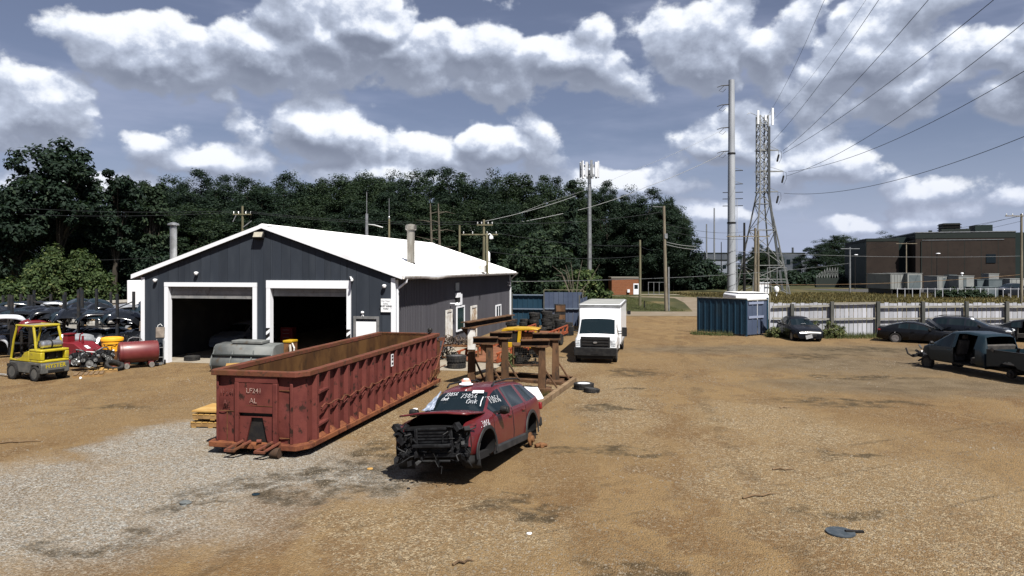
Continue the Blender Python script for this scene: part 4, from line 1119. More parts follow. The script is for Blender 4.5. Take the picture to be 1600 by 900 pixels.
# dents in the front plate: a slightly warped grid
rd = random.Random(4)
def dent_grid(x0, x1, z0, z1, y, amp, nx, nz, seed):
    rr = random.Random(seed); c = [(rr.uniform(x0, x1), rr.uniform(z0, z1), rr.uniform(.10, .25), rr.uniform(-amp, amp * .6)) for _ in range(9)]
    P = []
    for i in range(nx + 1):
        row = []
        for k in range(nz + 1):
            x = x0 + (x1 - x0) * i / nx; z = z0 + (z1 - z0) * k / nz
            d = sum(a * math.exp(-((x - u) ** 2 + (z - w) ** 2) / (r * r)) for u, w, r, a in c)
            row.append((x, y - d, z))
        P.append(row)
    return P
for x0, x1, sd in ((-1.10, -.585, 1), (.545, .90, 2)):
    mb = MB(); mb.grid(dent_grid(x0, x1, ZB, ZT, 0, .03, 12, 30, sd)); par('front_plate', mb, M_RED)
for s in (1,):
    mb = MB(); mb.add([(.90, 0, ZB), (HW, ch, ZB), (HW, ch, ZT), (.90, 0, ZT)], [(0, 1, 2, 3)]); par('corner_plate', mb, M_RED, smooth=0)
mb = MB(); mb.add([(-1.10, 0, ZB), (-HW, ch, ZB), (-HW, ch, ZT), (-1.10, 0, ZT)], [(0, 1, 2, 3)]); par('corner_plate', mb, M_RED, smooth=0)
mb = MB(); mb.bx(.855, .925, -.045, .0, ZB, ZT - .16); par('corner_post', mb, M_RED, bevel=.012)
mb = MB(); mb.bx(-1.12, -1.06, -.03, .0, ZB, ZT); par('corner_post', mb, M_RED, bevel=.01)
# raised middle panel with the hook recess
mb = MB(); mb.grid(dent_grid(-.47, .43, 1.02, 1.74, -.075, .015, 14, 12, 5)); mb.bx(-.47, .43, -.072, -.02, 1.02, 1.74); par('centre_panel', mb, M_RED)
mb = MB(); mb.bx(-.58, .55, -.085, -.0, 1.742, ZT - .002); par('panel_header', mb, M_RED, bevel=.01)
for x0, x1 in ((-.58, -.472), (.432, .55)):
    mb = MB(); mb.bx(x0, x1, -.10, -.0, ZB, 1.74); par('channel', mb, M_RED, bevel=.012)
mb = MB(); mb.bx(-.47, .43, .028, .05, ZB, 1.02); par('recess_back', mb, M_BLKMETAL)  # black sheet stands for the shade in the hook hole and slot
mb = MB(); mb.prism([(-.47, ZB), (-.31, ZB), (-.165, .90), (.135, .90), (.27, ZB), (.43, ZB), (.43, .93), (-.47, .93)], -.03, .02, 'y'); par('hook_plate', mb, M_RED, smooth=0)
for x0, x1, z0, z1 in ((-.84, -.825, ZB, 1.0), (-1.05, -.60, 1.02, 1.035), (.56, .85, 1.56, 1.575), (.56, .85, .42, .435), (-.46, .42, 1.19, 1.20)):
    y_ = -.082 if z0 == 1.19 else -.012
    mb = MB(); mb.bx(x0, x1, y_, y_ + .02, z0, z1); par('weld_seam', mb, M_RUST)
# rails
def ring(z0, z1, out, m, name, cut=.20, wav=0.0):
    w = HW + out
    pts = [(-w + .06, -out), (w - cut - .02, -out), (w, cut), (w, DL + .02), (-w, DL + .02), (-w, .06)]
    inn = HW - .07
    pin = [(-inn + .02, .05), (inn - cut, .05), (inn, cut + .12), (inn, DL - .1), (-inn, DL - .1), (-inn, .10)]
    mb = MB(); n = 6
    vs = [(x, y, z1) for x, y in pts] + [(x, y, z1) for x, y in pin] + [(x, y, z0) for x, y in pts] + [(x, y, z0) for x, y in pin]
    fs = []
    for i in range(n):
        j = (i + 1) % n
        fs += [(i, j, n + j, n + i), (2 * n + i, 3 * n + i, 3 * n + j, 2 * n + j), (i, 2 * n + i, 2 * n + j, j), (n + i, n + j, 3 * n + j, 3 * n + i)]
    mb.add(vs, fs); return par(name, mb, m, smooth=0, bevel=.015)
ring(ZT + .002, ZT + .13, .12, M_RUSTRAIL, 'top_rail')
ring(ZB - .13, ZB - .002, .16, M_RUSTOR, 'bottom_flange')
# ribs, a shared mesh
nr = 17
mb = MB(); pw = [(-.10, 0), (-.055, .105), (.055, .105), (.10, 0)]
mb.add([(d, y, z) for z in (ZB + .0, ZT) for y, d in pw], [(0, 1, 5, 4), (1, 2, 6, 5), (2, 3, 7, 6), (3, 2, 1, 0), (4, 5, 6, 7)])
rib = mb.mesh('rib', M_RED, smooth=0)
for k in range(nr):
    y = .62 + (DL - .95) * k / (nr - 1)
    inst('rib', rib, t, (HW, y, 0), (0, 0, rd.uniform(-.02, .02)))
    inst('rib', rib, t, (-HW, y, 0), (0, 0, math.pi))
    if k < nr - 1:
        sc = MB(); yy = y + (DL - .95) / (nr - 1) / 2; hw_ = .19
        P = []
        for i in range(9):
            a = -hw_ + 2 * hw_ * i / 8; h = .10 * math.sqrt(max(0, 1 - (a / hw_) ** 2)) + .02 * rd.random()
            P.append([(HW + .001, yy + a, ZB + h + .02), (HW + .10, yy + a, ZB + .004)])
        sc.grid(P); par('caked_rust', sc, M_RUSTOR)
# bent rod along the side, cross gussets at the front bay, ladder rungs
P = []
for k in range(52):
    y = .75 + (DL - .9) * k / 51; P.append((HW + .125 + .012 * math.sin(k * 1.3), y, 1.06 + .035 * math.sin(k * 1.9) + .02 * rd.uniform(-1, 1) + .12 * k / 51))
mb = MB(); mb.tube(P, .020, 6); par('tarp_rod', mb, M_RUSTRAIL)
for k in range(12):
    y = .62 + (DL - .95) * (k + .5) / (nr - 1); mb = MB()
    mb.tube([(HW + .12, y - .16, 1.02), (HW + .09, y - .06, .93), (HW + .05, y + .08, .90), (HW + .11, y + .20, 1.0)], .010, 5); par('tarp_hook', mb, M_RED)
for z in (.62, 1.42):
    mb = MB(); mb.bar((HW + .06, .62, z), (HW + .06, 1.2, z + .05), .12, .05); par('ladder_rung', mb, M_RED)
mb = MB(); mb.add([(HW + .108, 5.42, 1.42), (HW + .108, 5.60, 1.42), (HW + .108, 5.60, 1.80), (HW + .108, 5.42, 1.80), (HW + .098, 5.42, 1.42), (HW + .098, 5.60, 1.42), (HW + .098, 5.60, 1.80), (HW + .098, 5.42, 1.80)], [(0, 1, 2, 3), (0, 4, 5, 1), (2, 6, 7, 3), (3, 7, 4, 0), (1, 5, 6, 2)])
pl = par('warning_label', mb, M_WHITE, smooth=0)
mb = MB(); 
for z in (1.47, 1.60, 1.70): mb.add([(HW + .111, 5.45, z), (HW + .111, 5.57, z), (HW + .111, 5.57, z + .07), (HW + .111, 5.45, z + .07)], [(0, 1, 2, 3)])
mb.build('printing', M_INK, pl, smooth=0)
# rear gate and its bars
mb = MB(); mb.bx(-HW, HW, DL - .09, DL - .02, ZB, ZT); par('rear_gate', mb, M_RED)
mb = MB(); mb.tube([(HW + .26, DL + .10, 1.78), (HW + .17, DL - .55, .80), (HW + .13, DL - .9, .45)], .028, 6); mb.tube([(HW + .15, DL - .75, .72), (HW + .30, DL + .15, .80)], .02, 5); par('gate_bar', mb, M_RUSTRAIL)
mb = MB(); mb.bx(HW - .02, HW + .10, DL + .021, DL + .10, .5, 1.75); mb.bar((HW + .05, DL + .05, 1.78), (HW + .30, DL + .12, 1.80), .10, .12); par('gate_hinge', mb, M_RUSTRAIL)
mb = MB(); mb.lathe([(.0, -.07), (.09, -.06), (.10, .05), (.06, .10), (0, .10)], 12, (HW - .25, DL - .05, ZT + .22)); mb.cyl((HW - .25, DL - .05, ZT + .12), (HW - .25, DL - .05, ZT + .2), .04); par('latch_head', mb, M_BLKMETAL)
mb = MB()
for k in range(9):
    a = Vector((HW + .14, DL - 1.25 + .12 * k, .42 + .05 * rd.random())); mb.tube([a, a + Vector((.05, .1, .25 * rd.random() + .1)), a + Vector((.02, .25, .1))], .012, 5)
o = par('loose_chain', mb, M_RUST); o['kind'] = 'stuff'
M_OLDSTEEL_ = mat('dark roller steel', (.03, .022, .018), (.06, .035, .022), rough=.8, scale=5)
# front hooks, underframe, rollers
for x in (-.42, .36):
    mb = MB()
    mb.bar((x - .16, -.46, .20), (x + .10, -.12, .36), .07, .05); mb.bar((x + .06, -.46, .20), (x + .30, -.12, .36), .07, .05); mb.bar((x - .18, -.46, .19), (x + .10, -.46, .19), .07, .06)
    par('hook_bracket', mb, M_RUSTRAIL, bevel=.008)
mb = MB(); mb.cyl((.06, -.16, .36), (.16, -.12, .36), .05); par('hook_pin', mb, M_RUSTRAIL)
for x in (-.55, .55):
    mb = MB(); mb.bx(x - .06, x + .06, .06, DL - .3, .05, ZB - .132); par('skid_rail', mb, M_BLKMETAL)
for x in (-.62, .58):
    mb = MB(); mb.cyl((x - .11, -.06 if x < 0 else -.2, .125), (x + .11, -.06 if x < 0 else -.2, .125), .125, None, 16); par('roller', mb, M_OLDSTEEL_)
    mb = MB(); mb.cyl((x - .11, DL - .5, .125), (x + .11, DL - .5, .125), .125, None, 16); par('roller', mb, M_RUST)
# stencilled numbers
M_STENCIL = mat('worn stencil paint', (.40, .30, .26), (.15, .055, .045), rough=.7, scale=30, thr=(.38, .66))
for tx, sz, x, z in (('LF241', .17, -.06, 1.50), ('AL', .17, -.08, 1.26)):
    mb = MB(); text_mb(mb, tx, sz, Matrix.Translation((x, -.096, z)) @ Matrix.Rotation(rad(90), 4, 'X'), .001); par('lettering', mb, M_STENCIL, smooth=0)
M_GHOST = mat('ghost lettering', (.16, .06, .052), (.095, .026, .021), rough=.7, scale=14, thr=(.4, .6))
for tx, sz, x, z in (('1F24I', .17, -.83, 1.46), ('AL', .17, -.83, 1.19)):
    mb = MB(); text_mb(mb, tx, sz, Matrix.Translation((x, -.036, z)) @ Matrix.Rotation(rad(90), 4, 'X'), .001); par('lettering', mb, M_GHOST, smooth=0)

# ------------------------------------------------------------------ wrecked red sport utility car
M_REDCAR = mat('dusty dark red car paint', (0.078, 0.0085, 0.011), (0.094, 0.012, 0.014), rough=.32, scale=1.2, coat=.3, spec=.35, c=(.11, .042, .036), cthr=(.58, .85), cscale=1.6)
Rm = Matrix.Rotation(rad(160.6), 4, 'Z') @ Matrix.Rotation(rad(4.6), 4, 'X') @ Matrix.Rotation(rad(5.6), 4, 'Y')
t = thing('wrecked_car', 'dark red sport utility car without wheels or bumper, numbers painted on its glass', 'wrecked car', (-1.38, 15.14, .12), rot=Rm.to_euler())
suv = t
sp = dict(top=[(.62, 1.06), (.52, 1.10), (.1, 1.17), (-.40, 1.235), (-1.14, 1.615), (-1.35, 1.69), (-1.8, 1.735), (-2.6, 1.73), (-3.35, 1.68), (-3.66, 1.62), (-4.02, 1.17), (-4.12, 1.05), (-4.17, .80), (-4.15, .48)],
          belt=[(.62, .98), (.52, 1.02), (.1, 1.08), (-.40, 1.13), (-3.0, 1.20), (-3.7, 1.24), (-4.02, 1.08), (-4.12, .96), (-4.17, .75), (-4.15, .44)],
          bot=[(.62, .42), (.3, .34), (-.55, .30), (-2.5, .30), (-3.6, .38), (-4.17, .46)],
          wid=[(.62, .86), (.40, .95), (.0, .985), (-.5, .97), (-2.4, .985), (-3.1, .99), (-3.8, .95), (-4.17, .86)],
          wt=[(.62, .74), (.1, .78), (-.40, .79), (-1.14, .63), (-2.0, .64), (-3.3, .61), (-3.66, .60), (-4.02, .74), (-4.17, .76)],
          ws=(-.40, -1.14), rw=(-3.66, -4.02), win=[(-.62, -1.62), (-1.72, -2.60), (-2.80, -3.62)], doors=[(-.45, -1.66), (-1.68, -2.62)], cuts=[-.40, -1.14, -.62, -1.62, -1.72, -2.60, -2.80, -3.62, -.45, -1.66, -1.68, -2.62],
          arch=[(0.0, .44, .46), (-3.02, .44, .46)], axles=(), wr=.37, mirror=(-.62, 1.16), tumble=.95, frontcap=20, handle=M_REDCAR)
build_car(t, sp, M_REDCAR, wheels=False, skip=('bonnet', 'mirror'))
# bonnet: thin lid, sprung a little ahead of the wings
mb = MB()
P = []
for i in range(13):
    u = -1 + 2 * i / 12; row = []
    for y, z, w in ((-.36, 1.215, .80), (-.1, 1.235, .82), (.2, 1.255, .83), (.5, 1.275, .82), (.70, 1.280, .78)):
        row.append((u * w, y - (.10 * u * u if y > .4 else 0), z + .045 * (1 - u * u) + .012 * (abs(u) < .55)))
    P.append(row)
mb.grid(P); o = mb.build('bonnet', M_REDCAR, t); s_ = o.modifiers.new('thick', 'SOLIDIFY'); s_.thickness = .035; s_.offset = -1
# guts of the torn front
M_GUT = mat('dusty black engine parts', (.004, .004, .005), (.014, .015, .017), rough=.6, scale=9, c=(.026, .027, .028), cthr=(.62, .74), cscale=12)
M_REDCR = mat('crumpled red metal', (0.115, 0.014, 0.018), (.05, .012, .013), rough=.4, scale=7)
mb = MB(); mb.bar((-.78, .66, .99), (.78, .66, .99), .05, .05); mb.bar((-.80, .66, .46), (.80, .66, .46), .12, .08)
for x in (-.44, .36): mb.bar((x, .68, .46), (x, .68, 1.0), .07, .06)
mb.build('radiator_support', M_GUT, t, bevel=.01)
mb = MB(); mb.bx(-.42, .34, .60, .66, .50, .97); rr_ = mb.build('radiator', M_BLKMETAL, t)
for k in range(7):
    mb = MB(); z = .53 + k * .062; mb.bx(-.40, .32, .665, .69, z, z + .028); mb.build('radiator_slat', M_GUT, rr_)
mb = MB(); mb.bx(-.46, .40, .70, .84, .63, .70); mb.build('crash_bar', M_GUT, t, bevel=.015)
mb = MB(); mb.bx(-.40, .30, .69, .74, .33, .37); mb.build('lower_lip', M_CLAD, t, bevel=.01)
rs = random.Random(21)
for side in (-1, 1):
    mb = MB()
    for k in range(26):
        a = Vector((side * rs.uniform(.38, .80), rs.uniform(.55, .80), rs.uniform(.42, 1.02)))
        d = Vector((rs.uniform(-.12, .12), rs.uniform(-.12, .10), rs.uniform(-.14, .14)))
        if k % 3 == 0: mb.tube([a, a + d * .6 + Vector((.04, .05, .03)), a + d * 1.5], rs.uniform(.008, .02), 5)
        else: mb.bar(a, a + d, rs.uniform(.04, .15), rs.uniform(.04, .12))
    o = mb.build('torn_lamp_mount', M_GUT, t); o['kind'] = 'stuff'
    mb = MB(); mb.bar((side * .62, .66, .98), (side * .90, .42, 1.06), .09, .05); mb.bar((side * .80, .62, .62), (side * .86, .58, .82), .04, .10); mb.build('bent_wing_edge', M_REDCR, t)
    # wing liner that hangs at the corner
    mb = MB(); P = []
    for i in range(10):
        a = rad(100 - 15 * i) ; row = []
        for x in (.58, .70, .82, .955):
            row.append((side * (x + .01 * math.sin(i * 2.0)), .47 * math.cos(rad(80 - 13 * i)), .42 + .47 * math.sin(rad(80 - 13 * i))))
        P.append(row)
    mb.grid(P); o = mb.build('wing_liner', M_CLAD, t); sd_ = o.modifiers.new('thick', 'SOLIDIFY'); sd_.thickness = .012
    mb = MB(); P = []
    for i in range(8):
        z = .98 - .105 * i; P.append([(side * (.62 + .02 * math.sin(i)), .66 + .02 * math.sin(i * 1.7), z), (side * .80, .60 + .03 * math.sin(i * 2.3), z), (side * (.93 - .01 * i), .40 + .02 * math.sin(i * 1.3), z - .03)])
    mb.grid(P[2:]); o = mb.build('bumper_bracket', M_CLAD, t); sd_ = o.modifiers.new('thick', 'SOLIDIFY'); sd_.thickness = .012
    # arch cladding and sill cladding
    for ya in (0.0, -3.02):
        mb = MB(); P = []
        for i in range(19):
            q = math.pi * (-.06 + 1.12 * i / 18); w = interp(sp['wid'], ya + .5 * math.cos(q))
            P.append([(side * (w + .022) * .985, ya + r * math.cos(q), .44 + r * math.sin(q) * .985) if k == 0 else (side * (w + (.028 if k < 3 else .004)), ya + r * math.cos(q), .44 + r * math.sin(q)) for k, r in enumerate((.455, .458, .525, .535))])
        mb.grid(P); o = mb.build('arch_cladding', M_CLAD, t)
    mb = MB(); mb.prism([(side * .90, .27), (side * 1.0, .30), (side * 1.0, .44), (side * .965, .47), (side * .90, .47)], -2.56, -.47, 'y'); mb.build('sill_cladding', M_CLAD, t, bevel=.01)
    mb = MB(); mb.bar((side * .97, -.70, 1.13), (side * 1.06, -.72, 1.16), .06, .05); mb.lathe([(0, -.11), (.07, -.10), (.10, 0), (.09, .08), (0, .11)], 12, (side * 1.12, -.73, 1.20), (1, 0, 0)); mb.build('mirror', M_BLACK, t)
    mb = MB(); mb.tube([(side * .57, -1.45, 1.70), (side * .58, -1.6, 1.77), (side * .58, -2.5, 1.785), (side * .565, -3.3, 1.745), (side * .56, -3.5, 1.69)], .022, 8); mb.build('roof_rail', M_BLACK, t)
    mb = MB(); mb.bx(min(side * .55, side * .93), max(side * .55, side * .93), -4.19, -4.08, .86, 1.05); mb.build('tail_light', M_TAIL, t, bevel=.03)
    # rear hub with disc
    mb = MB(); mb.lathe([(.07, -.03), (.17, -.03), (.17, .0), (.09, .02), (.08, .07), (.03, .08), (0, .08)], 20, (side * .93, -3.02, .24), (side, 0, 0)); mb.build('brake_disc', M_RUST, t)
    mb = MB(); mb.tube([(side * .3, -3.02, .26), (side * .92, -3.02, .24)], .05, 8); mb.bx(min(side * .90, side * .99), max(side * .90, side * .99), -3.25, -3.14, .22, .36); mb.build('axle_arm', M_BLKMETAL, t)
mb = MB()
for k in range(15):
    a = Vector((rs.uniform(-.75, .75), rs.uniform(.55, .80), rs.uniform(.35, 1.02))); P = [a]
    for _ in range(4): P.append(P[-1] + Vector((rs.uniform(-.16, .16), rs.uniform(-.08, .10), rs.uniform(-.14, .05))))
    mb.tube(P, rs.uniform(.006, .013), 5)
for k in range(26):
    a = Vector((rs.uniform(-.80, .80), rs.uniform(.55, .80), rs.uniform(.30, .50))); d = Vector((rs.uniform(-.2, .2), rs.uniform(-.06, .10), rs.uniform(-.16, .02))); n_ = Vector((rs.uniform(-.06, .06), .02, rs.uniform(.04, .14)))
    mb.add([a, a + d, a + d * .8 + n_, a + n_ * .7 + Vector((.02, .01, 0))], [(0, 1, 2, 3)])
o = mb.build('hanging_hoses', M_GUT, t, smooth=0); o['kind'] = 'stuff'
mb = MB(); mb.bx(-.80, .80, -3.9, .45, .26, .40); mb.build('underbody', M_WELL, t)
mb = MB(); mb.bx(-.88, .88, -4.24, -4.10, .42, .66); mb.build('rear_bumper', M_CLAD, t, bevel=.04)
# windscreen: torn film, sticker and painted numbers
def ws(u, v, off=.012):
    """u across -1..1, v up 0..1"""
    y = -.42 - .72 * v; z = 1.245 + .375 * v; w = .77 - .16 * v
    a = abs(u)
    bulge = .045 * (1 - a * a)
    return Vector((u * w, y + bulge * .4 + off * .45, z + bulge * .55 + off * .9))
# the driver's side is at the picture's right = negative x in the car's frame
def wpen(txt, x0, v0, sz):
    mb = MB(); hand(mb, txt, lambda u, v: ws(-(x0 + u), v0 + v * 1.35), sz, .0052); mb.build('painted_number', M_PAINTPEN, suv, smooth=60)
wpen('73056', -.62, .70, .13); wpen('Oak', -.62, .48, .12)
wpen('73056', .04, .56, .16); wpen('Oak', .34, .28, .17)
mb = MB(); mb.grid([[ws(-(.40 + .055 * i), .80 + .036 * j, .02) for j in range(5)] for i in range(9)]); mb.build('windscreen_sticker', M_PAINTPEN, suv)
mb = MB(); mb.tube([ws(-.84, .15), ws(-.83, .40), ws(-.86, .62)], .012, 4); mb.tube([ws(-.1, .93), ws(-.1, 1.0)], .012, 4); mb.build('painted_mark', M_PAINTPEN, suv)
M_FILM = mat('crinkled plastic film', (.13, .16, .22), (.36, .40, .48), rough=.3, scale=9, thr=(.42, .66), stretch=(2.5, .6, .6))
rs = random.Random(2); P = []
for i in range(9):
    row = []
    for j in range(15):
        u = .99 - (.34 * (1 - j / 14.0) + .05) * (i / 8.0); row.append(ws(u, j / 14.0, .012 + rs.uniform(0, .022)))
    P.append(row)
mb = MB(); mb.grid(P); mb.build('torn_film', M_FILM, suv, smooth=0)
def side_pt(y, z):
    zb = interp(sp['bot'], y); ze = interp(sp['belt'], y); w = interp(sp['wid'], y)
    if z <= ze: x = w * (.998 - .045 * max(0, (z - ze + .12) / .12)) + .008
    else:
        zt = interp(sp['top'], y); te = zt - .10; f = (z - ze) / max(te - ze, .01); x = w * .95 + (interp(sp['wt'], y) - w * .95) * f + .010
    return Vector((-x, y, z))
mb = MB(); hand(mb, '73056', lambda u, v: side_pt(-.90 - u, 1.34 + v * 1.1), .13, .0052); mb.build('painted_number', M_PAINTPEN, suv, smooth=60)
mb = MB(); hand(mb, '73056', lambda u, v: side_pt(.30 - u, .95 + v), .12, .0052); mb.build('painted_number', M_PAINTPEN, suv, smooth=60)
# what lies on the roof
Minv = (Matrix.Translation(suv.location) @ Rm)
rp = Minv @ Vector((.10, -1.50, 1.755))
t = thing('plastic_tub', 'upturned white and pink plastic tub lying on the red car roof', 'tub', rp, .4)
t.scale = (.78, .78, .85)
mb = MB(); mb.lathe([(.16, 0), (.165, .02), (.13, .10), (.10, .15), (.06, .17), (0, .175)], 16); mb.build('shell', M_WHITE, t)
mb = MB(); mb.lathe([(.136, .085), (.140, .085), (.108, .15), (.104, .15)], 16); mb.build('band', mat('salmon plastic', (.62, .22, .18), rough=.5), t)
mb = MB(); mb.lathe([(.165, .0), (.21, .004), (.215, .012), (.165, .014)], 16); mb.build('brim', mat('pale plastic', (.68, .70, .80), rough=.5), t)
p = gp(845, 699)
t = thing('brake_caliper', 'rusty brake part lying on the dirt by the red car', 'car part', p, .5)
mb = MB(); mb.tube([(-.16, 0, .05), (0, .02, .07), (.17, -.03, .04)], [.055, .065, .04], 8); mb.bx(-.05, .06, -.08, .08, .0, .10); mb.build('casting', M_RUST, t, bevel=.015)
p = gp(838, 634)
t = thing('torn_wing', 'torn white car wing leaning behind the red car', 'car wing', p + Vector((-.05, .10, 0)), .3)
mb = MB(); P = []
for i in range(9):
    P.append([(-.30 + .075 * i - .02 * j, .05 * j + .06 * math.sin(i * .7), .05 + .085 * j * (1 - .045 * i) + .02 * i) for j in range(7)])
mb.grid(P); o = mb.build('sheet', M_WHITE, t); sd_ = o.modifiers.new('thick', 'SOLIDIFY'); sd_.thickness = .02

# ------------------------------------------------------------------ steel stands on a skid
M_OLDSTEEL = mat('dark rusty steel', (0.078, 0.042, 0.022), (0.125, 0.068, 0.036), rough=.8, scale=2.5, c=(.040, .026, .018), cthr=(.5, .65), cscale=5, stretch=(1, 1, .4), bump=.2)
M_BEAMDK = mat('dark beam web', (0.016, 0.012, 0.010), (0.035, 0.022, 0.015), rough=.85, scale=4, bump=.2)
M_TIMBER = mat('grey brown timber', (.13, .085, .048), (.20, .14, .085), rough=.9, scale=3, stretch=(.3, 1, 1), c=(.07, .045, .028), cthr=(.55, .7), cscale=5)
def beam(mb, a, b, w=.34, h=.24, tf=.03):
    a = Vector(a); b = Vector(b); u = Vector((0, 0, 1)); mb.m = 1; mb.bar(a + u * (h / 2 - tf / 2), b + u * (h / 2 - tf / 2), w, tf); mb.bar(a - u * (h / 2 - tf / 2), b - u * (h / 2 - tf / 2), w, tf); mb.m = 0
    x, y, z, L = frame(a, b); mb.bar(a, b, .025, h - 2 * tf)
def stand(px, py, Ht, bl, br, lab, white=False, dy=0.0, brace=True, zbase=.0):
    p = gp(px, py) + Vector((0, dy, 0)); t = thing('steel_stand', lab, 'stand', (p.x, p.y, zbase), -.10, 'rusty steel stands on the skid')
    mb = MB(); w0, w1 = .15, .115
    mb.add([(sx * (w0 if z == 0 else w1), sy * (w0 if z == 0 else w1) * .8, z) for z in (0, Ht) for sx, sy in ((-1, -1), (1, -1), (1, 1), (-1, 1))], [(0, 3, 2, 1), (4, 5, 6, 7), (0, 1, 5, 4), (1, 2, 6, 5), (2, 3, 7, 6), (3, 0, 4, 7)]); mb.build('post', M_OLDSTEEL, t, bevel=.012)
    if white:
        mb = MB(); mb.bx(-.137, .137, -.12, .12, Ht * .62, Ht - .005); mb.build('painted_sleeve', M_TRIMD, t)
    mb = MB(); mb.bx(-.34, .34, -.30, .30, -.0, .03); mb.build('foot_plate', M_OLDSTEEL, t)
    mb = MB(); mb.bx(-.2, .2, -.16, .16, Ht, Ht + .03); mb.build('cap_plate', M_OLDSTEEL, t)
    mb = MB(); beam(mb, (bl[0], bl[1], Ht + .15 + bl[2]), (br[0], br[1], Ht + .15 + br[2])); mb.build('top_beam', [M_BEAMDK, M_OLDSTEEL], t)
    if brace:
        mb = MB(); mb.bar((.10, .05, Ht * .45), (.55, -.12, .05), .07, .05); mb.build('brace', M_OLDSTEEL, t)
    mb = MB(); mb.add([(-.12, .02, Ht - .35), (-.12, -.02, Ht - .35), (-.42, .02, Ht), (-.42, -.02, Ht), (-.12, .02, Ht), (-.12, -.02, Ht)], [(0, 2, 4), (1, 5, 3), (0, 1, 3, 2), (2, 3, 5, 4), (4, 5, 1, 0)]); mb.build('gusset', M_OLDSTEEL, t)
    return t
stand(765, 609, 1.56, (-.62, 0, 0), (.30, .1, 0), 'rusty stand with short beam, second from the left of the group', zbase=.12)
stand(847, 612, 1.50, (-.78, -.1, 0), (.26, .1, 0), 'rusty stand nearest the red car roof rear, with a wide black topped beam', zbase=.12)
stand(868, 598, 1.58, (-.90, 0, 0), (.20, .1, 0), 'rusty stand at the right rear of the group beside the skid timber', zbase=.10)
stand(789, 598, 1.62, (-.60, 0, 0), (.28, .1, 0), 'rusty stand in the middle, half hidden behind the front pair', zbase=.10)
stand(737, 604, 2.10, (-.22, -.3, -.02), (1.15, 3.6, .02), 'tall stand with white painted sleeve and a long rising beam', white=True, zbase=.12)
p = gp(838, 634)
t = thing('steel_skid', 'flat rusty steel skid with timber edge under the stands', 'skid', (0, 0, 0))
sk = [gp(843, 637), gp(898, 597), gp(772, 588), gp(690, 628)]
sk[3] = sk[0] + (sk[2] - sk[1]) * 1.0; 
mb = MB(); mb.bar(sk[0] + Vector((0, 0, .10)), sk[1] + Vector((0, 0, .10)), .16, .20); mb.build('timber_edge', M_TIMBER, t, bevel=.01)
mb = MB(); beam(mb, sk[1] + Vector((-.1, 0, .12)), sk[2] + Vector((0, 0, .12)), .2, .22); mb.build('cross_beam', [M_BEAMDK, M_OLDSTEEL], t)
mb = MB(); beam(mb, sk[2] + Vector((0, -.12, .12)), sk[3] + Vector((0, 0, .12)), .2, .22); mb.build('side_beam', [M_BEAMDK, M_OLDSTEEL], t)
c1, c2 = (sk[0] + sk[1]) / 2, (sk[2] + sk[3]) / 2
for f in (.15, .5, .85):
    a = sk[0].lerp(sk[1], f) + Vector((-.09, 0, .06)); b = sk[3].lerp(sk[2], f) + Vector((.11, 0, .06)); mb = MB(); mb.bar(a, b, .30, .11); mb.build('cross_plate', M_OLDSTEEL, t)
pp = [sk[0].lerp(sk[1], .03), sk[0].lerp(sk[1], .6), sk[3].lerp(sk[2], .62), sk[3].lerp(sk[2], .05)]
rg = np.random.default_rng(3); u = rg.random((1400, 2)); a = np.array(sk[0].lerp(sk[1], .05)); b = np.array(sk[0].lerp(sk[1], .42) - sk[0].lerp(sk[1], .05)); c = np.array((-.9, -.1, 0))
blades('skid_grass', a + u[:, :1] * b + u[:, 1:] * c + np.array((-.1, 0, .0)), .05, .28, .025, L_DRY, 9)

# ------------------------------------------------------------------ wheels and tyres lying about
def tyre_thing(p, label, group=None, r=.33, w=.22, rim=None, rot=(0, math.pi / 2, 0), spokes=5):
    t = thing('old_tyre', label, 'tyre', p, rot=Euler(rot), group=group)
    k = (r, w)
    if k not in TM: TM[k] = tyre_mesh(r, w)
    inst('tyre', TM[k], t)
    if rim:
        kk = (r, w, rim.name, spokes)
        if kk not in TM: TM[kk] = rim_mesh(r, w, rim, spokes)
        inst('rim', TM[kk], t)
    return t
q = gp(913, 609); tyre_thing((q.x, q.y + .2, .115), 'tyre with silver rim lying flat on the dirt right of the skid', r=.37, w=.23, rim=M_WHITE, rot=(0, -math.pi / 2, .4))
q = gp(925, 613); tyre_thing((q.x, q.y + .05, .075), 'small bald tyre leaning against the flat wheel with silver rim', r=.28, w=.15, rim=M_RIMBLK, rot=(0, -math.pi / 2 + .12, .2))
g_ = 'tyres piled against the blue fence'
ORD = 'first second third fourth fifth sixth seventh eighth ninth tenth eleventh twelfth thirteenth fourteenth fifteenth sixteenth seventeenth eighteenth nineteenth twentieth'.split()
rs = random.Random(8)
STACKS = {800: 'leftmost stack', 819: 'second stack from the left', 835: 'tall third stack', 854.5: 'tall fourth stack', 866: 'stack behind the rusty cabinet', 876: 'stack before the rusty cabinet', 845: 'low front pile', 813: 'low pair by the garage', 886: 'rightmost stack'}
for (px, Y, nt_, r) in ((800, 47.2, 5, .36), (819, 47.6, 5, .33), (835, 47.3, 7, .37), (854.5, 47.0, 7, .36), (866, 48.0, 6, .33), (876, 46.6, 5, .35), (845, 46.2, 3, .34), (813, 46.2, 2, .33), (886, 47.2, 4, .34)):
    x = (px - 800) * Y / FPX; z = 0
    for k in range(nt_):
        w = rs.choice((.20, .22, .24)); q = round(r + rs.choice((-.02, 0, .01)), 2)
        tyre_thing((x + rs.uniform(-.07, .07), Y + rs.uniform(-.06, .06), z + w / 2), '%s tyre from the ground in the %s by blue fence' % (ORD[k], STACKS[px]), g_, q, w, rot=(rs.uniform(-.05, .05), math.pi / 2 + rs.uniform(-.04, .04), rs.random() * 6))
        z += w + .002
q = gp(712, 577)
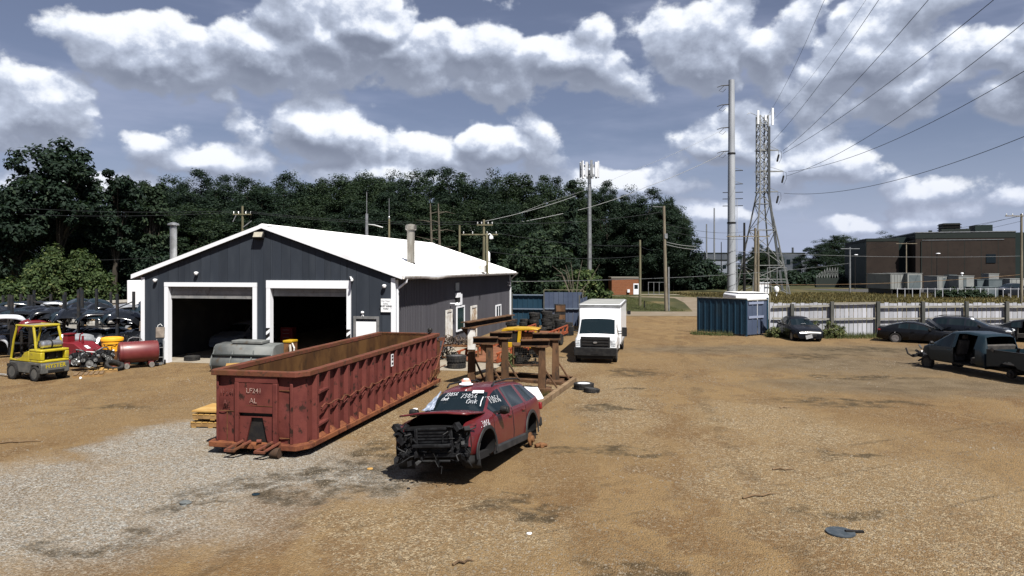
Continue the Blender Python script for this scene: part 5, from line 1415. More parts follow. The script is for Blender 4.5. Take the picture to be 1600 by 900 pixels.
for k, (rm, r, w) in enumerate(((M_RIMBLK, .42, .28), (M_RIM, .44, .30))):
    tyre_thing((q.x, q.y + .45, .14 + .29 * k), ('black truck tyre under the pale one beside the scrap cart', 'dusty pale truck tyre with metal rim on top of a black one')[k], None, r, w, rm, (0, -math.pi / 2, .3 * k), 6)
# scrap cart behind them
q = gp(716, 566)
t = thing('scrap_cart', 'rusty steel cart heaped with tangled scrap iron by the garage wall', 'cart', (q.x + .1, q.y + 1.3, 0), BRZ)
mb = MB(); mb.bx(-.95, .95, -.4, .4, .62, .70); mb.build('tray', M_RUST, t)
mb = MB()
for x in (-.9, .9):
    for y in (-.35, .35): mb.bar((x, y, 0), (x, y, .62), .07, .07)
mb.build('leg', M_RUST, t)
mb = MB(); mb.bar((-.9, -.35, .1), (.9, -.35, .1), .05, .05); mb.bar((-.9, .35, .12), (.9, .35, .12), .05, .05); mb.build('stretcher', M_RUST, t)
mb = MB()
for k in range(120):
    a = Vector((rs.uniform(-.9, .9), rs.uniform(-.35, .35), rs.uniform(.70, 1.0))); d = Vector((rs.uniform(-.25, .25), rs.uniform(-.2, .2), rs.uniform(-.02, .30)))
    if k % 2: mb.tube([a, a + d * .5 + Vector((.03, .02, .05)), a + d], rs.uniform(.012, .03), 5)
    else: mb.bar(a, a + d * .7, rs.uniform(.03, .12), rs.uniform(.02, .09))
o = mb.build('scrap_iron', mat('tangled scrap iron', (.035, .028, .024), (.16, .12, .095), rough=.7, metal=.2, scale=6), t); o['kind'] = 'stuff'
mb = MB()
for k in range(70):
    a = Vector((rs.uniform(-1.05, -.1), rs.uniform(-.75, -.42), rs.uniform(.05, .62))); d = Vector((rs.uniform(-.2, .2), rs.uniform(-.2, .1), rs.uniform(-.1, .2))); mb.tube([a, a + d * .5 + Vector((.03, .02, .05)), a + d], rs.uniform(.01, .03), 5)
o = mb.build('hanging_hoses', M_BLKMETAL, t); o['kind'] = 'stuff'

# ------------------------------------------------------------------ flat trailer with orange side rails
M_ORANGE = mat('orange red steel', (.27, .065, .025), (.19, .048, .025), rough=.6, scale=3, c=(.12, .045, .025), cthr=(.55, .68), cscale=5)
M_DECK = mat('rusted deck plate', (.150, .062, .034), (.19, .085, .045), rough=.8, scale=1.4, c=(.08, .04, .025), cthr=(.52, .7), cscale=2)
A = Vector((-.75, 33.2, 0)); Bq = Vector((3.35, 43.0, 0)); dirn = (Bq - A).normalized(); lft = Vector((-dirn.y, dirn.x, 0)); Lq = (Bq - A).length
t = thing('flatbed_trailer', 'rusty tilting flat trailer with orange slotted side rails', 'trailer', A, math.atan2(dirn.y, dirn.x) - math.pi / 2)
# local: x right, y along
mb = MB(); mb.add([(-2.0, 0, .10), (0, 0, .10), (0, Lq, .62), (-2.0, Lq, .62), (-2.0, 0, .04), (0, 0, .04), (0, Lq, .54), (-2.0, Lq, .54)], [(0, 1, 2, 3), (4, 7, 6, 5), (0, 4, 5, 1), (1, 5, 6, 2), (2, 6, 7, 3), (3, 7, 4, 0)]); mb.build('deck', M_DECK, t)
for x in (.04, -2.04):
    mb = MB()
    z0 = lambda y: .10 + .52 * y / Lq
    mb.bar((x, 0, z0(0) + .0), (x, Lq, z0(Lq) + .0), .09, .14); mb.bar((x, 0.0, z0(0) + .36), (x, Lq, z0(Lq) + .40), .09, .07); rl = mb.build('side_rail', M_ORANGE, t)
    for k in range(14):
        y = .12 + (Lq - .24) * k / 13; mb = MB(); mb.bar((x, y, z0(y) + .06), (x, y + .10, z0(y) + .36), .07, .16); mb.build('stake', M_ORANGE, rl)
mb = MB(); mb.bx(-2.0, 0, Lq - 1.4, Lq - 1.3, .10, .5); mb.build('axle', M_BLKMETAL, t)
for x in (-2.25, .22): wheel(t, (x, Lq - 1.9, .33), .33, .22, M_RIMBLK, 5, 1 if x > 0 else -1); wheel(t, (x, Lq - 2.7, .33), .33, .22, M_RIMBLK, 5, 1 if x > 0 else -1)

# yellow vehicle cab standing on the trailer
M_YEL = mat('yellow machine paint', (.44, .27, .010), (.36, .21, .010), rough=.4, scale=2, c=(.30, .18, .02), cthr=(.62, .8), cscale=4)
q = ap(813, 532, 37.6)
t = thing('yellow_cab', 'yellow vehicle cab shell without glass lying between stands and trailer', 'cab shell', (q.x, q.y, .30), -.2)
mb = MB(); mb.prism([(-.95, .86), (-.80, 1.0), (-.2, 1.05), (.6, 1.05), (1.05, 1.00), (1.05, .95), (.5, .93), (-.5, .90), (-.85, .84)], -.55, .55, 'y'); mb.build('roof', M_YEL, t, bevel=.02)
for x0, x1 in ((-.95, -.74), (-.07, .12), (.80, .95)):
    for y in (-.54, .50):
        mb = MB(); mb.add([(x0, y, .28), (x1, y, .28), (x1 + .02, y, .90), (x0 + .06, y, .90), (x0, y + .05, .28), (x1, y + .05, .28), (x1 + .02, y + .05, .90), (x0 + .06, y + .05, .90)], [(0, 1, 2, 3), (7, 6, 5, 4), (0, 4, 5, 1), (1, 5, 6, 2), (2, 6, 7, 3), (3, 7, 4, 0)]); mb.build('pillar', M_YEL, t)
mb = MB(); mb.bx(-.98, .98, -.55, .55, .0, .28); mb.build('lower_body', M_YEL, t, bevel=.03)
mb = MB(); mb.bx(-.72, -.09, -.45, .45, .281, .80); mb.build('cab_interior', M_BLKMETAL, t)
mb = MB(); mb.bx(.14, .79, -.35, .45, .281, .76); mb.build('cab_interior', M_RUST, t)

# wire cage crate of castings
q = gp(823, 573)
t = thing('scrap_cage', 'black wire cage crate packed with castings behind the stands', 'crate', (q.x, q.y + .55, 0), .03)
mb = MB()
for x in (-.62, .62):
    for y in (-.5, .5): mb.bar((x, y, 0), (x, y, .95), .06, .06)
for z in (.08, .93):
    mb.bar((-.62, -.5, z), (.62, -.5, z), .05, .06); mb.bar((-.62, .5, z), (.62, .5, z), .05, .06); mb.bar((-.62, -.5, z), (-.62, .5, z), .05, .06); mb.bar((.62, -.5, z), (.62, .5, z), .05, .06)
mb.build('frame', M_OLDSTEEL, t)
mb = MB()
for k in range(13): x = -.6 + 1.2 * k / 12; mb.bar((x, -.51, .1), (x, -.51, .92), .012, .012)
for k in range(9): z = .12 + .78 * k / 8; mb.bar((-.6, -.515, z), (.6, -.515, z), .012, .012)
o = mb.build('wire_mesh', M_BLKMETAL, t); o['kind'] = 'stuff'
mb = MB()
for k in range(60):
    a = Vector((rs.uniform(-.52, .52), rs.uniform(-.42, .4), rs.uniform(.1, .75))); mb.box(a, (rs.uniform(.08, .3), rs.uniform(.08, .3), rs.uniform(.08, .25)))
o = mb.build('castings', mat('oily castings', (.018, .017, .016), (.05, .045, .04), rough=.6, scale=8), t); o['kind'] = 'stuff'
mb = MB(); mb.bx(-.66, .66, -.55, .55, .952, 1.0); mb.build('lid', M_OLDSTEEL, t)
def pebble(px, py, s, m, nm, lab, cat='stone', sq=.6):
    p = gp(px, py); t = thing(nm, lab, cat, p, R_.random() * 3)
    mb = MB(); mb.lathe([(0, 0), (.7, .02), (1, .3), (.8, .75), (.35, .98), (0, 1)], 9); mb.v = [(x * s * (1 + .3 * math.sin(i * 2.1)), y * s * .7 * (1 + .25 * math.cos(i * 3.3)), z * s * sq) for i, (x, y, z) in enumerate(mb.v)]
    mb.build('mass', m, t, 60); return t
pebble(791, 573, .17, M_CONC, 'rock', 'pale rock lying in front of the wire cage crate', sq=.7)

# ------------------------------------------------------------------ loader bucket and pallet
M_BUCKET = mat('worn grey green bucket steel', (.120, .130, .130), (.165, .172, .168), rough=.55, scale=1.8, c=(.12, .09, .06), cthr=(.58, .78), cscale=2.4, metal=.15, rvar=.15)
t = thing('loader_bucket', 'worn grey loader bucket lying face down outside the garage doors', 'bucket', (-11.55, 30.9, 0), BRZ)
prof = [(-.62, .08), (-.68, .30), (-.62, .55), (-.50, .72), (-.46, .78), (-.40, 1.04), (-.25, 1.16), (.45, 1.20), (.62, 1.16)]
mb = MB(); P = [[(x, y, z) for y, z in prof] for x in (-1.42, 1.42)]
mb.grid(P); o = mb.build('shell', M_BUCKET, t, 25); sd_ = o.modifiers.new('thick', 'SOLIDIFY'); sd_.thickness = .03
for x in (-1.44, 1.41):
    mb = MB(); mb.prism([(-.62, .05)] + prof[1:] + [(.66, .9), (.4, .25), (.1, .0), (-.5, .0)], x, x + .03, 'x'); mb.build('side_plate', M_BUCKET, t, smooth=0)
for x in (-1.43, -.50, .47, 1.38):
    mb = MB(); mb.prism([(-.64, .10), (-.735, .30), (-.68, .56), (-.60, .70), (-.50, .80), (-.44, .95), (-.38, .92), (-.44, .74), (-.56, .54), (-.60, .30)], x, x + .05, 'x'); mb.build('wear_rib', M_BUCKET, t, smooth=0)
mb = MB(); mb.bx(-1.38, 1.38, -.64, -.47, .73, .775); mb.build('edge_strip', mat('dark groove', (.03, .035, .035), rough=.7), t)
mb = MB(); mb.bx(-.70, .78, -.25, .40, 1.20, 1.34); mb.build('top_plate', M_BUCKET, t, bevel=.03)
q = gp(434, 577)
t = thing('loader_coupler', 'yellow loader coupling with white hoses beside the bucket', 'machine part', (-9.80, 31.2, 0), BRZ)
mb = MB(); mb.bx(-.22, .16, -.25, .3, .0, 1.22); mb.build('arm', M_RUST, t, bevel=.03)
mb = MB(); mb.bx(-.24, .18, -.28, .3, 1.221, 1.32); mb.build('cap', M_YEL, t, bevel=.02)
mb = MB(); mb.tube([(.17, -.2, 1.2), (.30, -.25, 1.0), (.26, -.22, .75), (.34, -.2, .5)], .035, 7); mb.tube([(.12, -.3, 1.15), (.16, -.32, .9), (.10, -.3, .6)], .05, 7); mb.build('hose', M_TRIMD, t)
q = gp(385, 585)
t = thing('plywood_offcut', 'bright plywood board leaning in front of the loader bucket', 'board', (q.x, 28.6, 0), BRZ)
mb = MB(); mb.add([(-.5, 0, .25), (.55, 0, .40), (.60, .12, .68), (-.48, .12, .60), (-.5, .03, .25), (.55, .03, .40), (.60, .15, .68), (-.48, .15, .60)], [(0, 1, 2, 3), (7, 6, 5, 4), (0, 4, 5, 1), (1, 5, 6, 2), (2, 6, 7, 3), (3, 7, 4, 0)]); mb.bar((-.3, .1, 0), (-.3, .1, .35), .05, .05); mb.bar((.3, .1, 0), (.3, .1, .4), .05, .05)
M_PLY = mat('yellow timber', (.34, .20, .062), (.40, .26, .095), rough=.75, scale=2.5, stretch=(.3, 1, 1), c=(.24, .13, .045), cthr=(.6, .75), cscale=4)
mb.build('sheet', M_PLY, t, smooth=0)
q = gp(319, 669)
t = thing('wooden_pallet', 'stack of two yellowish wooden pallets left of the red container', 'pallet', (q.x + .25, q.y + .55, 0), -.12)
for lv in range(2):
    z = lv * .22; a = .06 * lv
    for y in (-.52, 0, .52):
        mb = MB(); mb.box((a, y, z + .085), (1.2, .09, .10)); mb.build('bearer', mat('brown bearer', (.20, .12, .05), (.28, .17, .07), rough=.85, scale=5), t)  # bearers are a darker brown than the slats
    for k in range(7):
        mb = MB(); mb.box((a - .53 + k * .177, .0, z + .151), (.14, 1.15, .026)); mb.build('slat', M_PLY, t)
    for k in range(3):
        mb = MB(); mb.box((a - .50 + k * .5, 0, z + .018), (.13, 1.15, .026)); mb.build('slat', M_PLY, t)
mb = MB(); mb.box((.0, 0, .46), (1.15, 1.1, .04)); mb.build('cover_board', M_PLY, t)

# ------------------------------------------------------------------ small litter
p = gp(1313, 833)
t = thing('steel_lid', 'round dark steel lid lying on the gravel with a stick across it', 'lid', p, .2)
mb = MB(); mb.lathe([(.20, 0), (.24, .012), (.235, .03), (.19, .026), (0, .03)], 22); mb.build('disc', mat('dark slate steel', (.035, .045, .055), (.06, .07, .08), rough=.5, scale=8), t)
mb = MB(); mb.bar((.08, -.02, .04), (.40, -.06, .02), .05, .03); mb.build('stick', M_BLKMETAL, t)
LIT = [(827, 834, .06, M_WHITE, 'paper_scrap', 'small white scrap of paper in the front dirt', 'litter', .3), (289, 787, .15, M_BUCKET, 'flat_stone', 'flat grey stone half buried in the gravel', 'stone', .35),
       (400, 773, .10, M_SLATE, 'metal_scrap', 'small slate coloured scrap near the container front', 'scrap', .3), (638, 764, .05, M_BLKMETAL, 'metal_scrap', 'little black scrap in front of the red car', 'scrap', .6),
       (578, 733, .09, M_PLY, 'wood_chip', 'orange wood chip on the gravel beside the red car', 'wood chip', .3), (649, 640 + 0, .10, M_WHITE, 'cup', 'white cup lying between the container and red car', 'litter', .5)]
for px, py, s, m, nm, lab, cat, sq in LIT: pebble(px, py, s, m, nm, lab, cat, sq)
STK = [(1190, 776, .9, .35, 'crooked dead branch on the dirt in the right foreground'), (724, 881, .35, .5, 'short stick at the bottom edge of the yard'), (30, 692, 1.0, .25, 'long thin stick on the dirt at the left edge'), (1228, 638, .4, .1, 'small dark twig on the dirt left of the pickup'), (1225, 735, .5, -.05, 'thin twig lying on the middle of the yard')]
for px, py, L, a, lab in STK:
    p = gp(px, py); t = thing('fallen_stick', lab, 'stick', p, a)
    mb = MB(); mb.tube([(-L / 2, 0, .02), (-L / 6, .05, .035), (0, -.03, .03), (L / 4, .04, .03), (L / 2, .0, .015)], [.022, .02, .018, .014, .008], 6); mb.build('wood', M_TIMBER, t)
# ------------------------------------------------------------------ forklift
t = thing('forklift', 'yellow forklift with silver gas bottle seen from behind at the left', 'forklift', (-19.35, 28.75, 0), math.atan2(.44, -.90) - math.pi / 2)
M_FYEL = mat('forklift yellow', (.38, .31, .014), (.32, .26, .014), rough=.4, scale=3, c=(.17, .13, .05), cthr=(.52, .74), cscale=5)
M_FGREY = mat('forklift grey', (.070, .072, .070), (.11, .108, .10), rough=.55, scale=3, c=(.16, .14, .11), cthr=(.6, .8), cscale=5)
# local: +y forward (mast), -y is the counterweight
mb = MB(); mb.prism([(-1.12, .42), (-1.16, .55), (-1.14, .74), (-.2, .76), (1.0, .74), (1.0, .30), (-.40, .30), (-.5, .62), (-.98, .62), (-1.02, .40)], -.56, .56, 'x'); mb.build('chassis', M_FGREY, t, bevel=.03)
mb = MB(); mb.prism([(-1.17, .30), (-1.17, .70), (-1.03, .70), (-1.03, .30)], -.56, .56, 'x'); mb.build('counterweight', M_FGREY, t, bevel=.04)
mb = MB()
# hooded rear body with an opening: four bars around a dark core
mb.bx(-.56, .56, -1.14, -.30, .742, .84); mb.bx(-.56, .56, -1.14, -.35, 1.16, 1.26); mb.bx(-.56, -.40, -1.14, -.35, .84, 1.16); mb.bx(.40, .56, -1.14, -.35, .84, 1.16); mb.build('rear_hood', M_FYEL, t, bevel=.03)
mb = MB(); mb.bx(-.40, .40, -.95, -.40, .842, 1.158); mb.cyl((-.2, -.97, .9), (-.2, -.97, 1.12), .05); mb.cyl((.15, -.97, .9), (.15, -.97, 1.12), .05); mb.build('radiator_core', M_BLKMETAL, t)
mb = MB(); mb.prism([(-.35, .761), (-.35, 1.20), (-.05, 1.12), (.15, .92), (.55, .82), (.95, .86), (.98, .761)], -.57, -.50, 'x'); mb.build('side_panel', M_FYEL, t, bevel=.02)
mb = MB(); mb.prism([(-.35, .761), (-.35, 1.20), (-.05, 1.12), (.15, .92), (.55, .82), (.95, .86), (.98, .761)], .50, .57, 'x'); mb.build('side_panel', M_FYEL, t, bevel=.02)
for x in (-.50, .50):
    mb = MB(); mb.tube([(x, -.72, 1.24), (x, -.66, 1.7), (x * .96, -.52, 2.18)], .05, 8); mb.build('rear_pillar', M_FYEL, t)
    mb = MB(); mb.tube([(x, .96, .85), (x * .97, .80, 1.6), (x * .95, .58, 2.18)], .045, 8); mb.build('front_pillar', M_FYEL, t)
mb = MB(); mb.tube([(-.50, -.56, 2.18), (-.48, .62, 2.18), (.48, .62, 2.18), (.50, -.56, 2.18), (-.50, -.56, 2.18)], .045, 8); mb.build('roof_frame', M_FYEL, t)
for k in range(6):
    mb = MB(); mb.bar((-.47, -.45 + k * .19, 2.19), (.47, -.45 + k * .19, 2.19), .04, .035); mb.build('roof_bar', mat('faded grey bar', (.26, .25, .20), (.34, .32, .25), rough=.6, scale=8), t)
mb = MB(); mb.lathe([(0, -.43), (.06, -.43), (.10, -.42), (.155, -.36), (.16, .30), (.13, .37), (.05, .40), (.05, .45), (0, .45)], 16, (.04, -.80, 1.44), (1, 0, 0)); gb = mb.build('gas_bottle', M_SILVER, t)
mb = MB(); mb.lathe([(.166, -.03), (.172, -.03), (.172, .03), (.166, .03)], 16, (.0, -.80, 1.44), (1, 0, 0)); mb.build('strap', M_BLACK, gb)
mb = MB(); mb.bx(-.30, .34, -.90, -.70, 1.262, 1.30); mb.build('bottle_cradle', M_BLACK, t)
mb = MB(); mb.bx(-.24, .24, -.34, .12, 1.0, 1.12); mb.M = Matrix.Translation((0, -.34, 1.12)) @ Matrix.Rotation(rad(8), 4, 'X'); mb.bx(-.23, .23, -.08, .04, 0, .46); mb.M = None; mb.build('seat', M_BLACK, t, bevel=.04)
mb = MB(); mb.lathe([(.15, -.012), (.165, 0), (.15, .012), (.135, 0)], 16, (0, .45, 1.28), (0, -.5, .85), closed=True); mb.tube([(0, .62, .95), (0, .46, 1.27)], .025, 6); mb.build('steering_wheel', M_BLACK, t)
for x in (-.36, .36):
    mb = MB(); mb.bx(x - .06, x + .06, 1.10, 1.20, .10, 2.15); mb.build('mast_rail', M_BLKMETAL, t)
mb = MB(); mb.cyl((0, 1.15, .2), (0, 1.15, 1.9), .05); mb.build('lift_ram', M_BLKMETAL, t)
mb = MB(); mb.bx(-.50, .50, 1.21, 1.27, .12, .24); mb.bx(-.50, .50, 1.21, 1.27, .50, .60); mb.build('fork_carriage', M_BLKMETAL, t)
for x in (-.30, .30):
    mb = MB(); mb.bx(x - .06, x + .06, 1.272, 1.31, .06, .62); mb.bx(x - .06, x + .06, 1.311, 2.3, .06, .10); mb.build('fork', mat('worn fork steel', (.40, .39, .37), (.25, .24, .22), rough=.5, metal=.3, scale=6), t)
for x in (-.50, .50):
    sd = 1 if x > 0 else -1
    wheel(t, (x * .98, -.72, .30), .30, .20, M_FGREY, 6, sd); wheel(t, (x * 1.04, .70, .34), .34, .24, M_FGREY, 6, sd)
mb = MB(); text_mb(mb, 'HYSTER', .23, Matrix.Translation((0, -1.176, .53)) @ Matrix.Rotation(rad(90), 4, 'X'), .001, 'CENTER', .006); mb.build('lettering', M_FYEL, t, smooth=0)
mb = MB(); mb.bx(-.30, .34, -1.176, -1.171, .34, .44); mb.build('tow_slot', M_WELL, t)

# ------------------------------------------------------------------ red tank on wheels, tub, hopper, engines
M_TANK = mat('dusty red tank paint', (.105, .013, .015), (.13, .022, .022), rough=.45, scale=1.6, c=(.09, .018, .018), cthr=(.6, .75), cscale=3, coat=.2)
q = gp(206, 577); axd = Vector((.80, .60, 0)).normalized()
t = thing('red_tank', 'dark red round fuel tank on small wheels near the garage corner', 'tank', (q.x, q.y + .55, 0), math.atan2(axd.y, axd.x))
t.scale = (.84, .84, .92)
mb = MB(); mb.lathe([(0, -.98), (.40, -.965), (.50, -.93), (.52, -.88), (.52, .88), (.50, .93), (.40, .965), (0, .98)], 28, (0, 0, .78), (1, 0, 0)); tk = mb.build('shell', M_TANK, t)
mb = MB(); mb.lathe([(.523, -.02), (.53, -.015), (.53, .015), (.523, .02)], 28, (-.80, 0, .78), (1, 0, 0)); mb.build('weld_band', M_TANK, tk)
mb = MB(); mb.bx(-.70, -.45, -.30, .30, .14, .42); mb.build('saddle', M_TANK, t); mb = MB(); mb.bx(.45, .70, -.30, .30, .14, .42); mb.build('saddle', M_TANK, t)
mb = MB(); mb.bar((-1.5, -.1, .18), (-.5, -.1, .18), .10, .08); mb.build('tow_bar', mat('faded red bar', (.30, .12, .09), rough=.7), t)
mb = MB(); mb.tube([(-.5, .1, 1.29), (-.45, .1, 1.42), (-.25, .1, 1.50), (.1, .1, 1.46), (.2, .1, 1.31)], .025, 6); mb.build('filler_pipe', M_GALV, t)
mb = MB(); mb.bx(-.95, -.93, -.15, .1, 1.02, 1.12); mb.build('label', mat('amber label', (.5, .16, .05), rough=.5), tk)
for x in (-.60, .60):
    for y in (-.34, .34):
        mb = MB(); mb.lathe([(.03, -.03), (.13, -.03), (.14, 0), (.13, .03), (.03, .03)], 14, (x, y, .14), (0, 1, 0), closed=True); mb.cyl((x, y - .02, .14), (x, y + .02, .14), .06); mb.build('wheel', mat('grey iron wheel', (.14, .13, .12), (.2, .19, .17), rough=.6, scale=9), t)
q = gp(160, 574)
t = thing('yellow_tub', 'orange yellow plastic tub with lid standing on a rusty drum', 'tub', (q.x + .1, q.y + .6, 0), .3)
mb = MB(); mb.lathe([(.40, .68), (.44, 1.14), (.47, 1.15), (.48, 1.24), (.46, 1.29), (.30, 1.33), (0, 1.34)], 22); mb.v = [(x * 1.02, y * .85, z) for x, y, z in mb.v]; mb.build('shell', mat('orange yellow plastic', (.66, .30, .012), (.58, .25, .012), rough=.45, scale=2), t)
mb = MB(); mb.tube([(-.45, -.05, 1.06), (-.2, -.38, 1.0), (.2, -.38, 1.0), (.45, -.05, 1.06)], .015, 5); mb.build('wire_handle', M_BLKMETAL, t)
mb = MB(); mb.lathe([(.36, 0), (.37, .02), (.36, .3), (.37, .32), (.36, .66), (0, .67)], 18); mb.build('drum', M_RUST, t)
q = gp(108, 576)
t = thing('red_hopper', 'red steel waste oil hopper with sloping lid behind the forklift', 'hopper', (q.x - .1, q.y + .9, 0), -.25)
M_HOP = mat('red hopper paint', (.15, .008, .013), (.12, .008, .012), rough=.4, scale=2, c=(.10, .01, .014), cthr=(.6, .8))
mb = MB(); mb.prism([(-.9, .15), (.85, .15), (1.05, .62), (.25, 1.10), (-.55, 1.12), (-.95, .95)], -.55, .55, 'y'); hp = mb.build('body', M_HOP, t, bevel=.03)
mb = MB(); mb.M = Matrix.Translation((.62, -.2, .895)) @ Matrix.Rotation(rad(31), 4, 'Y'); mb.bx(-.12, .12, -.05, .12, .0, .02); mb.M = None; mb.build('label', M_WHITE, hp)
mb = MB(); mb.bx(-.62, -.34, -.3, .1, 1.12, 1.45); mb.bx(-.66, -.30, -.34, .14, 1.45, 1.50); mb.tube([(.0, 0, 1.1), (.05, 0, 1.45), (.2, 0, 1.5)], .03, 6); mb.cyl((.3, -.1, 1.08), (.3, -.1, 1.40), .05); mb.build('pump', M_HOP, t)
for x in (-.7, .6):
    for y in (-.45, .45):
        mb = MB(); mb.bx(x - .06, x + .06, y - .06, y + .06, 0, .16); mb.build('leg', M_BLKMETAL, t)
rs = random.Random(31)
M_ALU = mat('greasy aluminium', (.30, .31, .31), (.12, .12, .12), rough=.4, metal=.6, scale=7)
def engine(p, rz, lab, s=1.0):
    t = thing('engine_block', lab, 'engine', p, rz, 'engines dumped on pallets')
    mb = MB(); mb.bx(-.30, .30, -.24, .24, .12, .50); mb.M = Matrix.Rotation(rad(24), 4, 'Y'); mb.bx(-.16, .10, -.26, .26, .42, .66); mb.M = Matrix.Rotation(rad(-24), 4, 'Y'); mb.bx(-.10, .16, -.26, .26, .42, .66); mb.M = None; mb.build('block', M_GUT, t, bevel=.02)
    for k, (x, z, r) in enumerate(((.02, .28, .15), (-.22, .46, .09), (.24, .44, .08), (.22, .20, .07))):
        mb = MB(); mb.lathe([(0, -.05), (r * .4, -.05), (r * .45, -.02), (r * .85, -.02), (r, -.04), (r, .03), (r * .4, .04), (0, .04)], 18, (x, -.31, z), (0, 1, 0)); mb.build('pulley', M_ALU, t)
    mb = MB(); mb.tube([(.02 + .16 * math.cos(a), -.32, .28 + .16 * math.sin(a)) for a in [rad(200 + 14 * i) for i in range(11)]] + [(-.30, -.32, .48), (-.20, -.32, .56), (-.13, -.32, .46), (-.1, -.32, .38)], .012, 4); mb.build('drive_belt', M_BLACK, t)
    mb = MB(); mb.lathe([(0, -.08), (.08, -.08), (.10, -.02), (.10, .08), (.04, .12), (0, .12)], 14, (-.36, .0, .34), (1, .2, .1)); mb.tube([(-.3, .1, .6), (-.1, -.1, .78), (.2, -.05, .74), (.34, .12, .5)], .03, 6); mb.lathe([(0, -.05), (.07, -.04), (.075, .05), (0, .07)], 12, (.34, -.18, .58), (1, -.3, .3)); mb.build('manifold', M_ALU, t)
    mb = MB()
    for k in range(12):
        a = Vector((rs.uniform(-.32, .32), rs.uniform(-.28, .28), rs.uniform(.45, .75))); d = Vector((rs.uniform(-.3, .3), rs.uniform(-.25, .2), rs.uniform(-.2, .15))); mb.tube([a, a + d * .5 + Vector((0, 0, .08)), a + d], rs.uniform(.008, .022), 5)
    o = mb.build('wiring_loom', M_BLACK, t); o['kind'] = 'stuff'
    return t
q = gp(133, 584); engine((q.x, q.y + .30, .14), .5, 'greasy engine with silver pulleys on the nearer pallet')
q = gp(112, 582); engine((q.x, q.y + .6, .14), -.3, 'black engine tilted behind the forklift wheel')
q = gp(150, 577); engine((q.x, q.y + .55, .14), 1.2, 'engine with white filter between tub and the pulley engine')
q = gp(228, 545); 
t = thing('small_motor', 'small black motor lying on top of the shelf behind the red tank', 'engine', (-18.35, 33.4, .95), .3)
mb = MB()
for k in range(26):
    a = Vector((rs.uniform(-.45, .45), rs.uniform(-.25, .25), rs.uniform(.0, .28))); d = Vector((rs.uniform(-.2, .2), rs.uniform(-.15, .15), rs.uniform(-.05, .15))); mb.bar(a, a + d, rs.uniform(.03, .12), rs.uniform(.03, .10))
mb.build('block', M_GUT, t)
mb = MB(); mb.bx(-.6, .6, -.3, .3, -.95, -.02); mb.build('shelf_box', M_BLKMETAL, t)
for (px, py, lab) in ((128, 590, 'dark oily wooden pallet under the pulley engine'), (152, 583, 'pale wooden crate end beside the lying tyre')):
    q = gp(px, py); t = thing('wooden_pallet', lab, 'pallet', (q.x, q.y + .5, 0), .45)
    for y in (-.40, 0, .40):
        mb = MB(); mb.box((0, y, .05), (1.1, .09, .10)); mb.build('bearer', mat('brown bearer', (.2, .12, .05)), t)
    for k in range(6):
        mb = MB(); mb.box((-.46 + k * .184, 0, .115), (.13, .92, .024)); mb.build('slat', M_TIMBER if px < 140 else M_PLY, t)
q = gp(171, 581); tyre_thing((q.x, q.y + .38, .2), 'brown dusty tyre leaning against the red tank', r=.38, w=.24, rot=(0, -math.pi / 2 + .45, -.6))
q = gp(126, 594); pebble(126, 592, .07, M_WHITE, 'paper_cup', 'white paper cup on the ground below the engines', 'litter', 1.2)
# two wheeled frames with padded heads by the garage corner
def hand_truck(px, py, lab, rz, H_=1.55):
    q = gp(px, py); t = thing('hand_truck', lab, 'hand truck', (q.x, q.y + .2, 0), rz, 'padded wheeled frames')
    mb = MB()
    for x in (-.16, .16): mb.tube([(x, 0, .12), (x, .08, .7), (x * .8, .22, H_ - .35)], .025, 6)
    for z in (.35, .8): mb.bar((-.16, .03 + z * .08, z), (.16, .03 + z * .08, z), .03, .03)
    mb.tube([(-.13, .24, H_ - .05), (-.10, .30, H_ + .12), (.0, .32, H_ + .18), (.08, .30, H_ + .08)], .022, 6); mb.build('frame', M_GALV, t)
    mb = MB(); mb.M = Matrix.Translation((0, .22, H_ - .22)) @ Matrix.Rotation(rad(-14), 4, 'X'); mb.bx(-.19, .19, -.05, .05, -.26, .26); mb.M = None; mb.build('back_pad', mat('worn brown pad', (.12, .10, .085), (.20, .17, .145), rough=.8, scale=4), t, bevel=.03)
    mb = MB(); mb.bar((-.19, -.02, .08), (.19, -.02, .08), .05, .05); mb.bar((0, -.02, .08), (0, -.30, .05), .26, .03); mb.build('toe_plate', M_GALV, t)
    for x in (-.22, .22):
        mb = MB(); mb.lathe([(.03, -.025), (.11, -.03), (.12, 0), (.11, .03), (.03, .025)], 14, (x, .02, .12), (1, 0, 0), closed=True); mb.build('wheel', M_BLACK, t)
hand_truck(246, 571, 'grey wheeled frame with brown pad nearest the left garage door', .35, 1.70)
hand_truck(219, 563, 'grey wheeled frame with brown pad behind the red tank at the corner', .2, 1.85)
t = thing('waste_bin', 'dark bin standing between red tank and garage door', 'bin', (-17.45, 33.05, 0), BRZ)
mb = MB(); mb.add([(-.30, -.28, 0), (.30, -.28, 0), (.30, .28, 0), (-.30, .28, 0), (-.38, -.34, .95), (.38, -.34, .95), (.38, .34, .95), (-.38, .34, .95)], [(0, 3, 2, 1), (4, 5, 6, 7), (0, 1, 5, 4), (1, 2, 6, 5), (2, 3, 7, 6), (3, 0, 4, 7)]); mb.build('body', mat('dark green plastic', (.012, .022, .022), rough=.5), t, bevel=.03)
mb = MB(); mb.bx(-.40, .40, -.36, .36, .952, 1.0); mb.build('lid', M_BLACK, t, bevel=.02)
q = front_xz(278, 556); tyre_thing(tuple(inb(q[0] + .1, .9, .12)), 'tyre lying just inside the left garage door', r=.36, w=.22, rim=M_RIMBLK, rot=(0, -math.pi / 2, 0))

